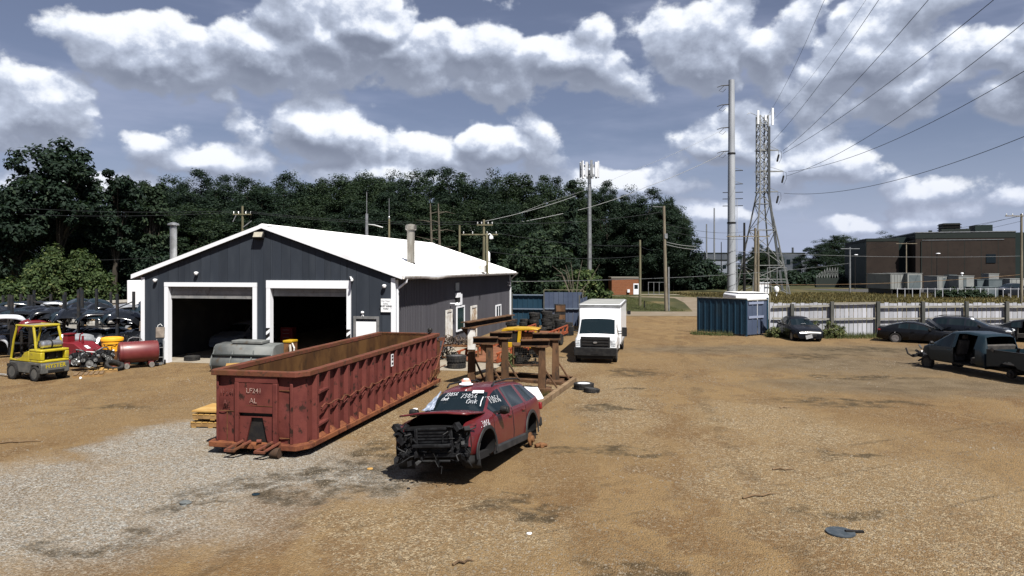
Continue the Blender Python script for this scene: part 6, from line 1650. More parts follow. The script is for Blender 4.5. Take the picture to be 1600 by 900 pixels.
# ------------------------------------------------------------------ racks of car bumpers
M_RACK = mat('dark rack steel', (.022, .026, .032), (.045, .042, .040), rough=.6, metal=.3, scale=4, c=(.09, .05, .03), cthr=(.6, .75), cscale=6)
def bumper_mesh(seed, w=.92, d=.55, name='bumper_cover'):
    r = random.Random(seed); P = []
    for i in range(25):
        u = -1 + 2 * i / 24; x = w * math.sin(u * math.pi / 2 * .98) ; dep = d * (abs(u) ** 3.2)
        row = []
        for k, (a, b) in enumerate(((0, .10), (.06, .02), (.16, -.02), (.26, .0), (.34, .03), (.46, -.015), (.56, .03), (.62, .12))):
            pinch = .08 * (abs(u) ** 2)
            row.append((x * (1 - .03 * b), a - .31 + pinch * (1 - k / 3.5), -dep - b * (1.25 + .5 * abs(u)) + .03 * math.sin(u * 5 + k + seed) * .3))
        P.append(row)
    mb = MB(); mb.grid(P)
    return mb
BUMP = {}
def bumper(p, rot, m, lab, grp, seed):
    k = (m.name, seed)
    if k not in BUMP: BUMP[k] = bumper_mesh(seed).mesh('bumper_cover', m, 50)
    o = inst('bumper_cover', BUMP[k], None, p, rot); tag(o, lab, 'bumper', grp)
    if 'thick' not in o.modifiers: s = o.modifiers.new('thick', 'SOLIDIFY'); s.thickness = .012
    return o
M_BBLK = mat('glossy black bumper', (.005, .006, .008), (.008, .009, .011), rough=.18, scale=2, coat=.5, spec=.4, c=(.02, .02, .022), cthr=(.62, .85), cscale=3)
M_BNAVY = mat('glossy dark teal bumper', (.006, .013, .018), (.010, .018, .024), rough=.16, scale=2, coat=.6)
M_BSILV = mat('silver bumper', (.32, .34, .37), (.24, .25, .27), rough=.25, scale=2, coat=.6, metal=.3)
M_BWHT = mat('grey white bumper', (.40, .42, .46), (.3, .31, .34), rough=.4, scale=3)
M_BRED = mat('deep red bumper', (.10, .008, .010), rough=.2, coat=.8)
rs = random.Random(44)
def rack(x0, x1, y, lab, posts=3, h=3.4, lv=(.75, 1.62)):
    t = thing('steel_rack', lab, 'rack', (x0, y, 0), 0, 'racks for car bumpers')
    w = x1 - x0
    for i in range(posts):
        for yy in (0, 1.5):
            mb = MB(); hh = h * rs.uniform(.90, 1.0) if yy == 0 else h * rs.uniform(.9, 1.04); mb.bar((w * i / (posts - 1), yy, 0), (w * i / (posts - 1), yy, hh), .11, .11, (0, 1, 0)); mb.build('post', M_RACK, t)
    for z in lv:
        for yy in (0.06, 1.44):
            mb = MB(); mb.bar((0, yy, z), (w, yy, z), .06, .10); mb.build('beam', M_RACK, t)
    mb = MB(); mb.bar((0, 1.5, 2.0), (w / (posts - 1), 1.5, 2.8), .05, .05); mb.bar((0, 1.5, 2.8), (w / (posts - 1), 1.5, 2.0), .05, .05); mb.build('cross_brace', M_RACK, t)
    return t
rack(-30.2, -26.0, 36.4, 'dark steel rack at the far left edge behind the forklift')
rack(-25.0, -22.4, 35.2, 'dark steel rack right behind the forklift mast', posts=2, h=3.45)
rack(-21.3, -19.4, 34.6, 'dark steel rack behind the yellow tub', posts=2, h=3.45)
rack(-20.9, -18.5, 40.0, 'dark steel rack deeper in the yard beside the garage wall', posts=3, h=3.4)
rack(-30.0, -24.5, 41.5, 'rear steel rack in front of the low concrete wall', posts=4, h=3.2)
# bonnets and bumper covers, laid over the beams in rows
def bonnet_mesh(seed, m):
    r = random.Random(seed); P = []
    for i in range(17):
        u = -1 + 2 * i / 16; row = []
        for k in range(11):
            v = k / 10; w = .72 + .06 * v
            row.append((u * w, -.5 + v * 1.05 + .05 * (1 - u * u), .16 * (1 - u * u) - .12 * abs(u) ** 5 + .10 * math.sin(v * 2.6) - .10 * max(0, v - .85) / .15 + .025 * (abs(abs(u) - .5) < .08)))
        P.append(row)
    mb = MB(); mb.grid(P); return mb.mesh('car_bonnet', m, 50)
PAN = {}
def bonnet(p, rot, m, lab, grp, seed):
    k = (m.name, seed)
    if k not in PAN: PAN[k] = bonnet_mesh(seed, m)
    o = inst('car_bonnet', PAN[k], None, p, rot); tag(o, lab, 'bonnet', grp); s = o.modifiers.new('thick', 'SOLIDIFY'); s.thickness = .02; return o
def fill(x0, x1, y, z, n, seed0, where):
    for i in range(n):
        x = x0 + (x1 - x0) * (i + .5) / n; m = rs.choice((M_BBLK, M_BBLK, M_BBLK, M_BBLK, M_BNAVY, M_BNAVY, M_BSILV)); yy = y + rs.uniform(.2, .9)
        if (i + seed0) % 2:
            bonnet((x + rs.uniform(-.1, .1), yy, z + .42 + rs.uniform(-.04, .10)), (rs.uniform(.35, .75), rs.uniform(-.25, .25), rs.uniform(-.3, .5)), m, '%s bonnet from the left %s' % (ORD[i // 2], where), 'car bonnets on the racks', seed0)
        else:
            bumper((x + rs.uniform(-.1, .1), yy, z + .66 + rs.uniform(-.02, .10)), (rs.uniform(-.18, .18), rs.uniform(-.10, .10), rs.uniform(.1, .9)), m, '%s bumper cover from the left %s' % (ORD[i // 2], where), 'bumper covers on the racks', seed0)
fill(-30.2, -26.0, 36.4, 1.62, 8, 1, 'on the upper beam at the far left'); fill(-25.4, -22.2, 35.2, 1.62, 7, 2, 'on the upper beam behind the forklift'); fill(-21.9, -18.9, 34.6, 1.62, 7, 3, 'on the upper beam behind the yellow tub')
fill(-20.9, -18.3, 40.0, 1.9, 6, 1, 'on the rear rack beside the garage'); fill(-29.8, -24.5, 41.5, 1.75, 8, 2, 'on the rear rack before the concrete wall')
fill(-30.2, -26.0, 36.4, .62, 8, 1, 'on the lower beam at the far left'); fill(-25.2, -22.2, 35.2, .62, 7, 2, 'on the lower beam behind the forklift'); fill(-21.9, -18.9, 34.6, .62, 7, 3, 'on the lower beam behind the yellow tub')
fill(-25.2, -21.2, 37.2, .30, 6, 3, 'low behind the red hopper'); fill(-31.0, -25.2, 38.2, .20, 7, 2, 'low at the far left'); fill(-21.0, -18.6, 36.6, .25, 4, 1, 'low behind the red tank')
fill(-24.8, -21.0, 39.5, 1.65, 7, 1, 'high in the middle of the yard racks'); fill(-24.8, -19.0, 40.2, .7, 8, 2, 'halfway up in the middle of the yard racks')
bumper((-24.9, 34.6, 2.18), (.1, .05, .7), M_BWHT, 'grey white bumper cover above the forklift roof', None, 1)
bumper((-20.9, 34.0, 1.25), (.5, .1, .9), M_BSILV, 'silver bumper cover low between hopper and tub', None, 2)
bumper((-26.7, 35.8, 1.1), (.2, .05, .5), M_BWHT, 'pale bumper cover at the lower left edge', None, 3)
bumper((-19.2, 39.3, 2.62), (.1, .08, .5), M_BSILV, 'silver bumper cover on top of the rear rack by the garage', None, 1)
bumper((-23.5, 35.0, 1.95), (.2, .0, .8), M_BRED, 'red bumper cover wedged in the rack over the forklift', None, 3)
bumper((-28.2, 35.8, 1.05), (.3, .0, .6), M_BRED, 'red bumper cover low at the left edge', None, 2)
bumper((-22.2, 35.4, 2.35), (.0, .0, .9), M_BNAVY, 'teal bumper cover with bright highlight above the hopper', None, 1)
# pale boxes behind the bumpers
for i, (x, y, w, h, z) in enumerate(((-27.4, 38.2, 1.6, .9, .9), (-23.6, 37.2, 1.5, .95, .85), (-21.6, 37.0, 1.1, .8, .9))):
    t = thing('cardboard_box', ('pale cardboard box under bumpers at the left edge', 'pale cardboard box under bumpers beside the forklift pillar', 'pale cardboard box under bumpers above the hopper')[i], 'box', (x, y, 0), .1 * i)
    mb = MB(); mb.bx(-w / 2, w / 2, -.4, .4, z, z + h); mb.build('carton', mat('pale carton', (.36, .35, .33), (.28, .27, .25), rough=.9, scale=3), t, bevel=.01)
    mb = MB(); mb.bx(-w / 2 - .04, w / 2 + .04, -.46, .46, 0, z - .004); mb.build('stack_below', M_BLKMETAL, t)
# low concrete wall behind the racks
t = thing('concrete_wall', 'long low concrete wall behind the bumper racks', 'wall', (0, 0, 0))
a, b = Vector((-46, 48.5, 0)), Vector((-31.0, 82, 0)); dv = (b - a); n = 8
for k in range(n):
    p0, p1 = a + dv * (k / n), a + dv * ((k + .995) / n); mb = MB(); mb.bar(p0 + Vector((0, 0, .6)), p1 + Vector((0, 0, .6)), .2, 1.2); mb.build('panel', M_CONC, t)
    mb = MB(); mb.bar(p0 + Vector((0, 0, 1.33)), p1 + Vector((0, 0, 1.33)), .34, .24); mb.build('coping', mat('pale coping', (.42, .40, .36), (.35, .33, .3), rough=.9, scale=2), t)
# white box trailer behind the garage
t = thing('white_trailer', 'white box trailer parked behind the garage at its left corner', 'trailer', (-31.4, 63.5, 0), -.2)
mb = MB(); mb.bx(-1.3, 2.4, -3, 3, 1.0, 3.45); mb.build('box', M_WHITE, t, bevel=.05)
mb = MB(); mb.bx(-1.2, 2.3, -2.8, 2.8, .7, .998); mb.build('chassis', M_BLKMETAL, t)
for y in (-2.0, 1.6):
    for x in (-1.05, 2.15): wheel(t, (x, y, .45), .45, .26, M_RIMBLK, 5, 1 if x > 0 else -1)
mb = MB(); mb.lathe([(.09, 0), (.09, .5), (.28, .52), (.24, .62), (0, .68)], 14, (-.6, -1.5, 3.45)); mb.build('roof_vent', M_GALV, t)
# ------------------------------------------------------------------ white board fence on the right
M_FPLANK = mat('faded white boards', (.37, .38, .42), (.29, .30, .33), rough=.75, rnd=.13, scale=1.2, stretch=(1, 1, .15), c=(.30, .28, .25), cthr=(.58, .75), cscale=3)
M_FRAIL = mat('weathered fence rail', (.20, .19, .165), (.28, .27, .24), rough=.9, scale=3, stretch=(.3, 1, 1), c=(.12, .11, .095), cthr=(.55, .7), cscale=4)
M_FPOST = mat('dark fence post', (.055, .058, .055), (.10, .098, .088), rough=.9, scale=3, stretch=(1, 1, .2))
FY = 46.45
t = thing('board_fence', 'long white board fence with dark posts and grey rails', 'fence', (0, FY, 0))
x = 17.15; rs = random.Random(77); pm = []
for k in range(4):
    mb = MB(); w = .262; mb.add([(-w / 2, 0, .05), (w / 2, 0, .05), (w / 2, 0, 2.2), (-w / 2, 0, 2.2 + rs.uniform(-.01, .01)), (-w / 2, .025, .05), (w / 2, .025, .05), (w / 2, .025, 2.2), (-w / 2, .025, 2.2)], [(0, 1, 2, 3), (7, 6, 5, 4), (0, 4, 5, 1), (1, 5, 6, 2), (2, 6, 7, 3), (3, 7, 4, 0)]); pm.append(mb.mesh('plank', M_FPLANK, smooth=0))
while x < 47:
    inst('plank', rs.choice(pm), t, (x, .10 + rs.uniform(-.006, .006), rs.uniform(-.05, .03)), (0, rs.uniform(-.006, .006), 0), (rs.uniform(.96, 1.02), 1, 1)); x += .293
posts = [(pxx - 800) * FY / FPX for pxx in (1237, 1299, 1371, 1441, 1509, 1572)]
posts += [posts[-1] + 2.8 * k for k in (1, 2, 3, 4, 5)]
for i, xx in enumerate(posts):
    mb = MB(); mb.bx(xx - .11, xx + .11, -.17, .0, 0, 2.30 if i else 2.15); mb.build('post', M_FPOST, t, bevel=.01)
pr_ = [17.05] + posts
for i in range(len(pr_) - 1):
    a, b = pr_[i] + .115, pr_[i + 1] - .115
    for z in (1.98 + (.18 if i == 2 else 0) + rs.uniform(-.03, .03), 1.18 + rs.uniform(-.04, .04)):
        dz = rs.uniform(-.03, .03); mb = MB(); mb.bar((a, -.03, z - dz), (b, -.03, z + dz), .07, .13 if z > 1.5 else .10); mb.build('rail', M_FRAIL, t)
# slate blue steel panels left of the fence
M_BLUEP = mat('slate blue steel sheet', (.010, .034, .060), (.016, .043, .071), rough=.5, scale=.8, c=(.018, .036, .052), cthr=(.55, .72), cscale=1.2, stretch=(1, 1, .35))
M_BLUEL = mat('pale slate blue sheet', (.050, .066, .108), (.066, .084, .128), rough=.5, scale=.8, c=(.16, .18, .24), cthr=(.66, .76), cscale=1.4, stretch=(.3, 1, 1))
a = gp(1091, 520); b = gp(1167, 526); c = gp(1200, 523)
t = thing('blue_panel_gate', 'dark blue steel gate leaves between yard entrance and white fence', 'gate', (0, 0, 0))
def sheetwall(p0, p1, z0, z1, m, name, parent, n=4, cap=True):
    d = (p1 - p0) / n
    for k in range(n):
        q0 = p0 + d * k + d.normalized() * .008; q1 = p0 + d * (k + 1); nn = Vector((-d.y, d.x, 0)).normalized()
        mb = MB(); s = [0, .08, .10, .48, .50, .58, .60, 1.0]; h = [0, 0, .03, .03, 0, 0, .03, .03]
        mb.add([q0.lerp(q1, f) + nn * hh + Vector((0, 0, z)) for f, hh in zip(s, h) for z in (z0, z1)], [(2 * i, 2 * i + 2, 2 * i + 3, 2 * i + 1) for i in range(7)]); o = mb.build(name, m, parent, smooth=0); sd_ = o.modifiers.new('thick', 'SOLIDIFY'); sd_.thickness = .012
sheetwall(a, b, .12, 2.45, M_BLUEP, 'steel_sheet', t, 4)
sheetwall(b + Vector((.05, .1, 0)), c + Vector((0, .1, 0)), .10, 2.35, M_BLUEL, 'steel_sheet', t, 2)
mb = MB(); mb.bar(a + Vector((0, 0, 2.48)), b + Vector((0, 0, 2.48)), .08, .06); mb.bar(b + Vector((.05, .1, 2.38)), c + Vector((0, .1, 2.38)), .08, .06); mb.build('top_bar', M_FRAIL, t)
for p in (a, b, c):
    mb = MB(); mb.bar(p + Vector((0, .1, 0)), p + Vector((0, .1, 2.5)), .10, .10); mb.build('post', M_BLUEP, t)
mb = MB(); p = c + Vector((.14, .06, 0)); mb.bar(p, p + Vector((0, 0, 2.75)), .10, .10); mb.build('post', M_WOODGREEN, t)
for z in (1.25, 2.18):
    mb = MB(); mb.bar(b.lerp(c, .1) + Vector((0, .04, z)), b.lerp(c, .8) + Vector((0, .04, z)), .03, .16); mb.build('pale_strip', mat('pale strip', (.20, .23, .32), rough=.5), t)
# cargo trailer whose roof shows over the panels
q = ap(1172, 470, 53.5)
t = thing('white_cargo_trailer', 'white cargo trailer with rounded grey roof behind the blue panels', 'trailer', (q.x, 54.2, 0), .05)
mb = MB(); mb.prism([(-1.32, .6), (1.22, .6), (1.22, 2.42), (1.10, 2.58), (-1.12, 2.62), (-1.32, 2.45)], -1.2, 1.6, 'y'); mb.build('body', M_WHITE, t, bevel=.05)
mb = MB(); mb.bx(-1.16, 1.12, -1.25, 1.65, 2.625, 2.66); mb.build('roof', mat('grey white roof', (.50, .50, .49), (.42, .42, .41), rough=.5, scale=2), t)
for x in (-1.25, 1.2): wheel(t, (x, .3, .33), .33, .2, M_RIMBLK, 5, 1 if x > 0 else -1)
# blue sheet fence behind the tyres
t = thing('blue_sheet_fence', 'slate blue sheet metal fence behind the tyre piles', 'fence', (0, 0, 0))
sheetwall(Vector((.05, 55.6, 0)), Vector((2.45, 55.2, 0)), .0, 2.42, M_BLUEP, 'steel_sheet', t, 3)
sheetwall(Vector((2.55, 55.2, 0)), Vector((5.5, 55.0, 0)), .0, 2.62, M_BLUEL, 'steel_sheet', t, 4)
sheetwall(Vector((4.75, 49.6, 0)), Vector((5.9, 55.0, 0)), .0, 2.30, M_BLUEL, 'steel_sheet', t, 5)
for (p0, p1, z) in (((.05, 55.5), (2.45, 55.1), 1.30), ((2.55, 55.1), (5.5, 54.9), 1.34), ((.05, 55.5), (2.45, 55.1), 2.40)):
    mb = MB(); mb.bar((*p0, z), (*p1, z), .10, .08); mb.build('rail', mat('pale blue rail', (.13, .16, .21), rough=.6), t)
for x, y in ((.0, 55.5), (2.5, 55.1), (5.5, 54.9), (4.75, 49.6)):
    mb = MB(); mb.bar((x, y, 0), (x, y, 2.6), .10, .10); mb.build('post', M_FPOST, t)
mb = MB(); mb.bar((2.5, 55.2, 2.80), (5.6, 55.0, 2.80), .05, .05); mb.bar((2.5, 55.2, 2.6), (2.5, 55.2, 2.8), .05, .05); mb.bar((5.6, 55.0, 2.6), (5.6, 55.0, 2.8), .05, .05); mb.build('top_wire_bar', M_WOODGREEN, t)
q = ap(877, 494, 47.8)
t = thing('old_cabinet', 'dark rusty cabinet standing among the tyres', 'cabinet', (q.x, 49.0, 0), .05)
mb = MB(); mb.bx(-.36, .36, -.25, .3, 0, 2.0); mb.build('case', M_BLKMETAL, t, bevel=.02)
for z in (.2, .85, 1.5):
    mb = MB(); mb.bx(-.32, .32, -.28, -.252, z, z + .42); mb.build('drawer', M_OLDSTEEL, t)

# ------------------------------------------------------------------ trees
M_BARK = mat('grey bark', (.030, .026, .021), (.055, .047, .038), rough=.95, scale=3, stretch=(1, 1, .2))
M_PALEBARK = mat('bare pale branches', (.075, .066, .052), (.115, .10, .08), rough=.9, scale=4)
def leaves(seed, H_, Rr, zb, ncl, nl, ls, cr, flat=.8, dens=1.0, shell=.55):
    """leaf quads in clumps spread through an egg shaped crown"""
    rg = np.random.default_rng(seed)
    d = rg.normal(size=(ncl, 3)); d /= np.linalg.norm(d, axis=1)[:, None]
    r = shell + (1 - shell) * rg.random(ncl) ** .7
    lob = 1 + .18 * np.sin(3 * np.arctan2(d[:, 1], d[:, 0]) + seed) + .12 * np.sin(5 * d[:, 2] + seed * 1.7)
    hh = (H_ - zb) / 2; c = d * (r * lob)[:, None] * np.array([Rr, Rr, hh]); c[:, 2] += zb + hh
    tap = 1 - .25 * np.clip((c[:, 2] - zb) / (H_ - zb), 0, 1) ** 2
    c[:, :2] *= tap[:, None]
    sz = cr * (.65 + .7 * rg.random(ncl))
    n = ncl * nl; ci = np.repeat(np.arange(ncl), nl)
    o = rg.normal(size=(n, 3)); o /= np.linalg.norm(o, axis=1)[:, None]; rr = rg.random(n) ** .45
    off = o * (rr * sz[ci])[:, None] * np.array([1, 1, flat]); P = c[ci] + off
    nrm = o * .8 + np.array([0, 0, .55]) + rg.normal(size=(n, 3)) * .42; nrm /= np.linalg.norm(nrm, axis=1)[:, None]
    t1 = np.cross(nrm, rg.normal(size=(n, 3))); t1 /= np.linalg.norm(t1, axis=1)[:, None] + 1e-9; t2 = np.cross(nrm, t1)
    s = ls * (.6 + .8 * rg.random(n))[:, None]
    V = np.stack([P - t1 * s, P + t2 * s * .55 + nrm * s * .1, P + t1 * s, P - t2 * s * .55 + nrm * s * .1], 1).reshape(-1, 3)
    F = np.arange(n * 4).reshape(-1, 4)
    return V, F, c
def crown_mesh(name, m, *a, **k):
    V, F, c = leaves(*a, **k); o = np_mesh(name, V, F, m); me = o.data; bpy.data.objects.remove(o); me.name = name
    return me, c
def trunk_mesh(H_, r, c, seed, m, nb=8):
    rr = random.Random(seed); mb = MB(); top = H_ * .72
    sp_ = [(.25 * math.sin(i * 1.1 + seed), .25 * math.cos(i * .9 + seed), top * i / 6) for i in range(7)]; sp_[0] = (0, 0, -.1)
    mb.tube(sp_, [r * (1 - .13 * i) for i in range(7)], 8)
    idx = rr.sample(range(len(c)), min(nb, len(c)))
    for i in idx:
        e = Vector(c[i]); f = rr.uniform(.35, .8); s = Vector(sp_[int(f * 6)]); md = s.lerp(e, .5) + Vector((0, 0, .1 * (e - s).length)); mb.tube([s, md, e], [r * .35, r * .22, r * .06], 6)
    return mb.mesh('trunk', m, 60)
KIND = []
for sd, m, H_, Rr, zb in ((1, L_DARK, 24, 6.2, 2), (2, L_DARK, 24, 5.4, 1.5), (3, L_MID, 24, 6.0, 2), (4, L_DARK, 24, 6.8, 2.5), (5, L_MID, 24, 5.4, 1)):
    me, c = crown_mesh('crown', m, sd, H_, Rr, zb, 230, 185, .155, 1.25, shell=.64)
    KIND.append((me, trunk_mesh(H_, .34, c, sd, M_BARK)))
def plant_tree(name, me, tr, x, y, s, lab, cat, grp, rz, sx=1.0):
    t = thing(name, lab, cat, (x, y, 0), rz, grp); t.scale = (s * sx, s * sx, s)
    inst('crown', me, t); inst('trunk', tr, t)
    return t
rs = random.Random(5)
def ztop(px, py, D): return CAM_H - (py - 419) * D / FPX
# the wood's skyline, read off as height over the horizon along the picture
SKY = [(-40, 240), (225, 290), (260, 282), (300, 276), (345, 280), (400, 284), (450, 278), (500, 285), (550, 274), (600, 276), (650, 272), (700, 274), (750, 278), (800, 274), (840, 278), (880, 284), (915, 290), (950, 292), (985, 298), (1020, 306), (1052, 322), (1072, 345)]
gW = 'trees of the wood behind the garage'
ROW = ('front row', 'rear row', 'low front edge'); ORDN = ORD + ['twenty ' + o for o in ORD[:9]] + ['thirtieth'] + ['thirty ' + o for o in ORD[:9]]
for row, (D0, step, drop) in enumerate(((118, 46, 0), (136, 44, -1), (104, 58, 44))):
    px = 215 + row * 17; kk = 0
    while px < 1066:
        D = D0 + rs.uniform(-7, 7) + (18 if px > 850 else 0) + (26 if row == 2 and px > 880 else 0)
        py = float(np.interp(px, [a for a, b in SKY], [b for a, b in SKY])) + drop + rs.uniform(-2, 6)
        Ht = ztop(px, py, D); k = rs.randrange(5); s = Ht / 24.6
        lim = (1088 - px) * D / FPX
        sx = min(rs.uniform(1.05, 1.35) * 22 / max(Ht, 14) , max(.35, lim / (6.0 * s)))
        plant_tree('oak_tree', KIND[k][0], KIND[k][1], (px - 800) * D / FPX, D, s, '%s tree from the left in the %s of the wood behind the garage' % (ORDN[kk], ROW[row]), 'tree', gW, rs.uniform(0, 6.28), sx); kk += 1
        px += step * rs.uniform(.8, 1.2)
for kk, px in enumerate(range(-60, 240, 52)):
    D = 108 + rs.uniform(-6, 6); Ht = ztop(px, 330 + rs.uniform(-25, 10), D); k = rs.randrange(5)
    plant_tree('oak_tree', KIND[k][0], KIND[k][1], (px - 800) * D / FPX, D, Ht / 24.6, '%s dark tree from the left edge behind the big bush' % ORD[kk], 'tree', gW, rs.uniform(0, 6.28), 1.1 * 22 / max(Ht, 14))
for k_, (px, top, wd, lab) in enumerate(((1052, 316, .80, 'tall tree near the right end of the wood'), (1070, 338, .62, 'last tall tree at the right end of the wood'), (1030, 308, .9, 'tall tree behind the dark pole in the wood'))):
    D = 141; Ht = ztop(px, top, D); plant_tree('oak_tree', KIND[k_ + 1][0], KIND[k_ + 1][1], (px - 800) * D / FPX, D, Ht / 24.6, lab, 'tree', gW, k_ * 2.0, wd * .55)
# big ragged trees at the left with sky gaps
def special(px, top, D, Rr, zb, lab, seed, ncl, cr, m=L_DARK, shell=.35, name='ash_tree', ls=.26, nl=130):
    Ht = ztop(px, top, D); me, c = crown_mesh('crown', m, seed, Ht - cr * .5, Rr, zb, ncl, nl, ls, cr, shell=shell, flat=.7)
    t = thing(name, lab, 'tree', ((px - 800) * D / FPX, D, 0), 0)
    inst('crown', me, t); inst('trunk', trunk_mesh(Ht, .42, c, seed, M_BARK, 26), t); return t
special(95, 214, 84, 5.2, 8.5, 'tallest ragged tree at the left with sky showing through its crown', 21, 120, 1.15)
special(182, 250, 88, 3.3, 7.0, 'airy tree right of the tallest tree with thin branches', 22, 62, .95)
special(20, 285, 82, 4.6, 5.0, 'dense dark tree at the left edge below the tallest', 23, 95, 1.3)
special(-30, 262, 86, 4.0, 5.0, 'dark tree cut by the left picture edge', 24, 80, 1.2)
special(238, 282, 92, 2.6, 6.5, 'slim pale tree between the tall tree and the garage flue', 25, 46, .9, m=L_MID)
special(136, 318, 95, 5.5, 2.0, 'dark lower tree behind the big bush', 26, 120, 1.4)
# bushes
def bush(px, base, top, D, Rr, lab, seed, m=L_BUSH, ncl=70, cr=.8, ls=.17, nl=150, name='bush', cat='bush', grp=None):
    Ht = ztop(px, top, D); me, c = crown_mesh('crown', m, seed, Ht - cr * .4, Rr, -.5, ncl, nl, ls, cr, shell=.5)
    t = thing(name, lab, cat, ((px - 800) * D / FPX, D, 0), 0, grp); inst('crown', me, t); inst('trunk', trunk_mesh(Ht, .14, c, seed, M_BARK, 12), t); return t
bush(95, 470, 388, 70, 4.1, 'large bright green bush behind the concrete wall', 31, ncl=110, cr=.95)
bush(20, 470, 440, 66, 2.9, 'low green bush at the left edge behind the concrete wall', 32)
bush(150, 470, 425, 72, 2.2, 'smaller green bush right of the large bush', 33, ncl=40)
for i, px in enumerate((150, 182, 214, 246)): bush(px, 460, 372 + 9 * (i % 2), 92, 3.6, '%s dark thicket from the left under the wood beside the garage' % ORD[i], 60 + i % 2, L_DARK, 70, 1.2, .22, 110, grp='thickets under the wood beside the garage')
bush(838, 465, 348, 86, 4.0, 'light green tree behind the blue sheet fence', 34, L_MID, 120, 1.1, .20, name='maple_tree', cat='tree')
bush(915, 465, 424, 74, 2.6, 'round green bush behind the box truck roof', 35, L_BUSH, 70, .7)
bush(868, 465, 430, 78, 2.0, 'dark green shrub left of the round bush', 36, L_MID, 40, .7)
bush(790, 465, 432, 82, 2.6, 'dark shrub behind the garage rear corner', 37, L_DARK, 50, .8)
bush(893, 465, 300, 92, 1.05, 'tall slim column of ivy over a dead trunk', 38, L_DARK, 70, .62, .20, name='ivy_column', cat='ivy')
for i, px in enumerate(range(960, 1100, 26)):
    bush(px, 450, 405 - 10 * (i % 2), 146, 4.2, '%s undergrowth bush from the left beside the brick hut' % ORD[i], 40 + i % 2, L_DARK, 50, 1.3, .34, 90, grp='undergrowth bushes at the wood edge')
for i, px in enumerate(range(1000, 1150, 30)):
    bush(px, 450, 425 + 4 * (i % 3), 150, 3.6, '%s low shrub from the left on the bank right of the wood' % ORD[i], 44 + i % 2, L_MID, 40, 1.0, .30, 90, grp='shrubs on the bank right of the wood')
bush(1272, 527, 501, 45.2, .55, 'scrubby weed bush beside the black saloon at the fence', 51, L_WEED, 34, .22, .05, 70)
bush(1297, 527, 500, 45.6, .60, 'scrubby weed bush at the second fence post', 52, L_WEED, 36, .22, .05, 70)
bush(1312, 527, 507, 45.7, .45, 'small weed bush right of the second fence post', 53, L_WEED, 22, .2, .05, 70)
bush(793, 573, 547, 32.3, .33, 'tall weeds beside the orange trailer rail', 54, L_WEED, 26, .16, .05, 70)
bush(1208, 523, 507, 45.8, .4, 'small weeds at the corner of blue panel and fence', 55, L_WEED, 18, .2, .05, 60)
for i, (px, top, D) in enumerate(((1275, 380, 215), (1295, 372, 220), (1318, 368, 225), (1345, 374, 235), (1378, 366, 240), (1188, 384, 260), (1206, 392, 250), (1160, 394, 240))):
    Ht = ztop(px, top, D); k = i % 4
    plant_tree('distant_tree', KIND[k][0], KIND[k][1], (px - 800) * D / FPX, D, Ht / 24.6, '%s distant tree left of the brick hall' % ('first second third fourth fifth middle eighth'.split() + ['ninth'])[i] if i < 5 else ('dark distant tree seen through the lattice tower', 'distant tree just right of the lattice tower legs', 'distant tree just right of the steel monopole')[i - 5], 'tree', 'distant trees left of the brick hall', i * 1.3, 1.9)
for i, px in enumerate(range(1120, 1340, 20)):
    D = 185 + 6 * (i % 3); bush(px, 440, 424 + 3 * (i % 2), D, 5.0, '%s far hedge bush from the left beyond the meadow' % ORD[i], 47 + i % 2, L_DARK, 40, 1.5, .5, 60, grp='hedge bushes far beyond the meadow')
for i, px in enumerate((1484, 1500, 1516, 1530)):
    bush(px, 465, 449 + 3 * (i % 2), 108, 1.7, '%s dark bush from the left before the equipment yard' % ORD[i], 49, L_MID, 30, .6, .2, 80, grp='bushes in front of the equipment yard')
# bare leaning branches
q = ap(900, 450, 70)
t = thing('bare_tree', 'leafless tree with bent pale branches beside the ivy column', 'tree', (q.x, 72, 0))
mb = MB()
for k in range(7):
    a = rs.uniform(-1, 1); P = [(0, 0, 0 + .3 * k * .3), (a * .6, rs.uniform(-.3, .3), 1.8 + .3 * k * .2), (a * 1.5, 0, 3.4 + rs.uniform(-.4, .8)), (a * 2.6, 0, 4.0 + rs.uniform(-1.8, 1.4))]; mb.tube(P, [.09, .06, .04, .015], 5)
mb.build('branches', M_PALEBARK, t)
for i, px in enumerate((673.5, 686)):
    t = thing('dead_tree', ('left one of two bare dead trunks behind the roof ridge', 'right one of two bare dead trunks behind the roof ridge')[i], 'tree', ((px - 800) * 92 / FPX, 92, 0))
    Ht = ztop(px, 318, 92); mb = MB(); mb.tube([(0, 0, 0), (.1, 0, Ht * .5), (-.1, 0, Ht)], [.26, .20, .07], 8); mb.build('trunk', M_PALEBARK, t)
    for k in range(6):
        z = Ht * (.45 + .09 * k); s = (1 if k % 2 else -1); mb = MB(); mb.tube([(0, 0, z), (s * .9, .2, z + .25), (s * 2.1, .3, z + rs.uniform(-.1, .6))], [.06, .04, .015], 5); mb.build('branch', M_PALEBARK, t)

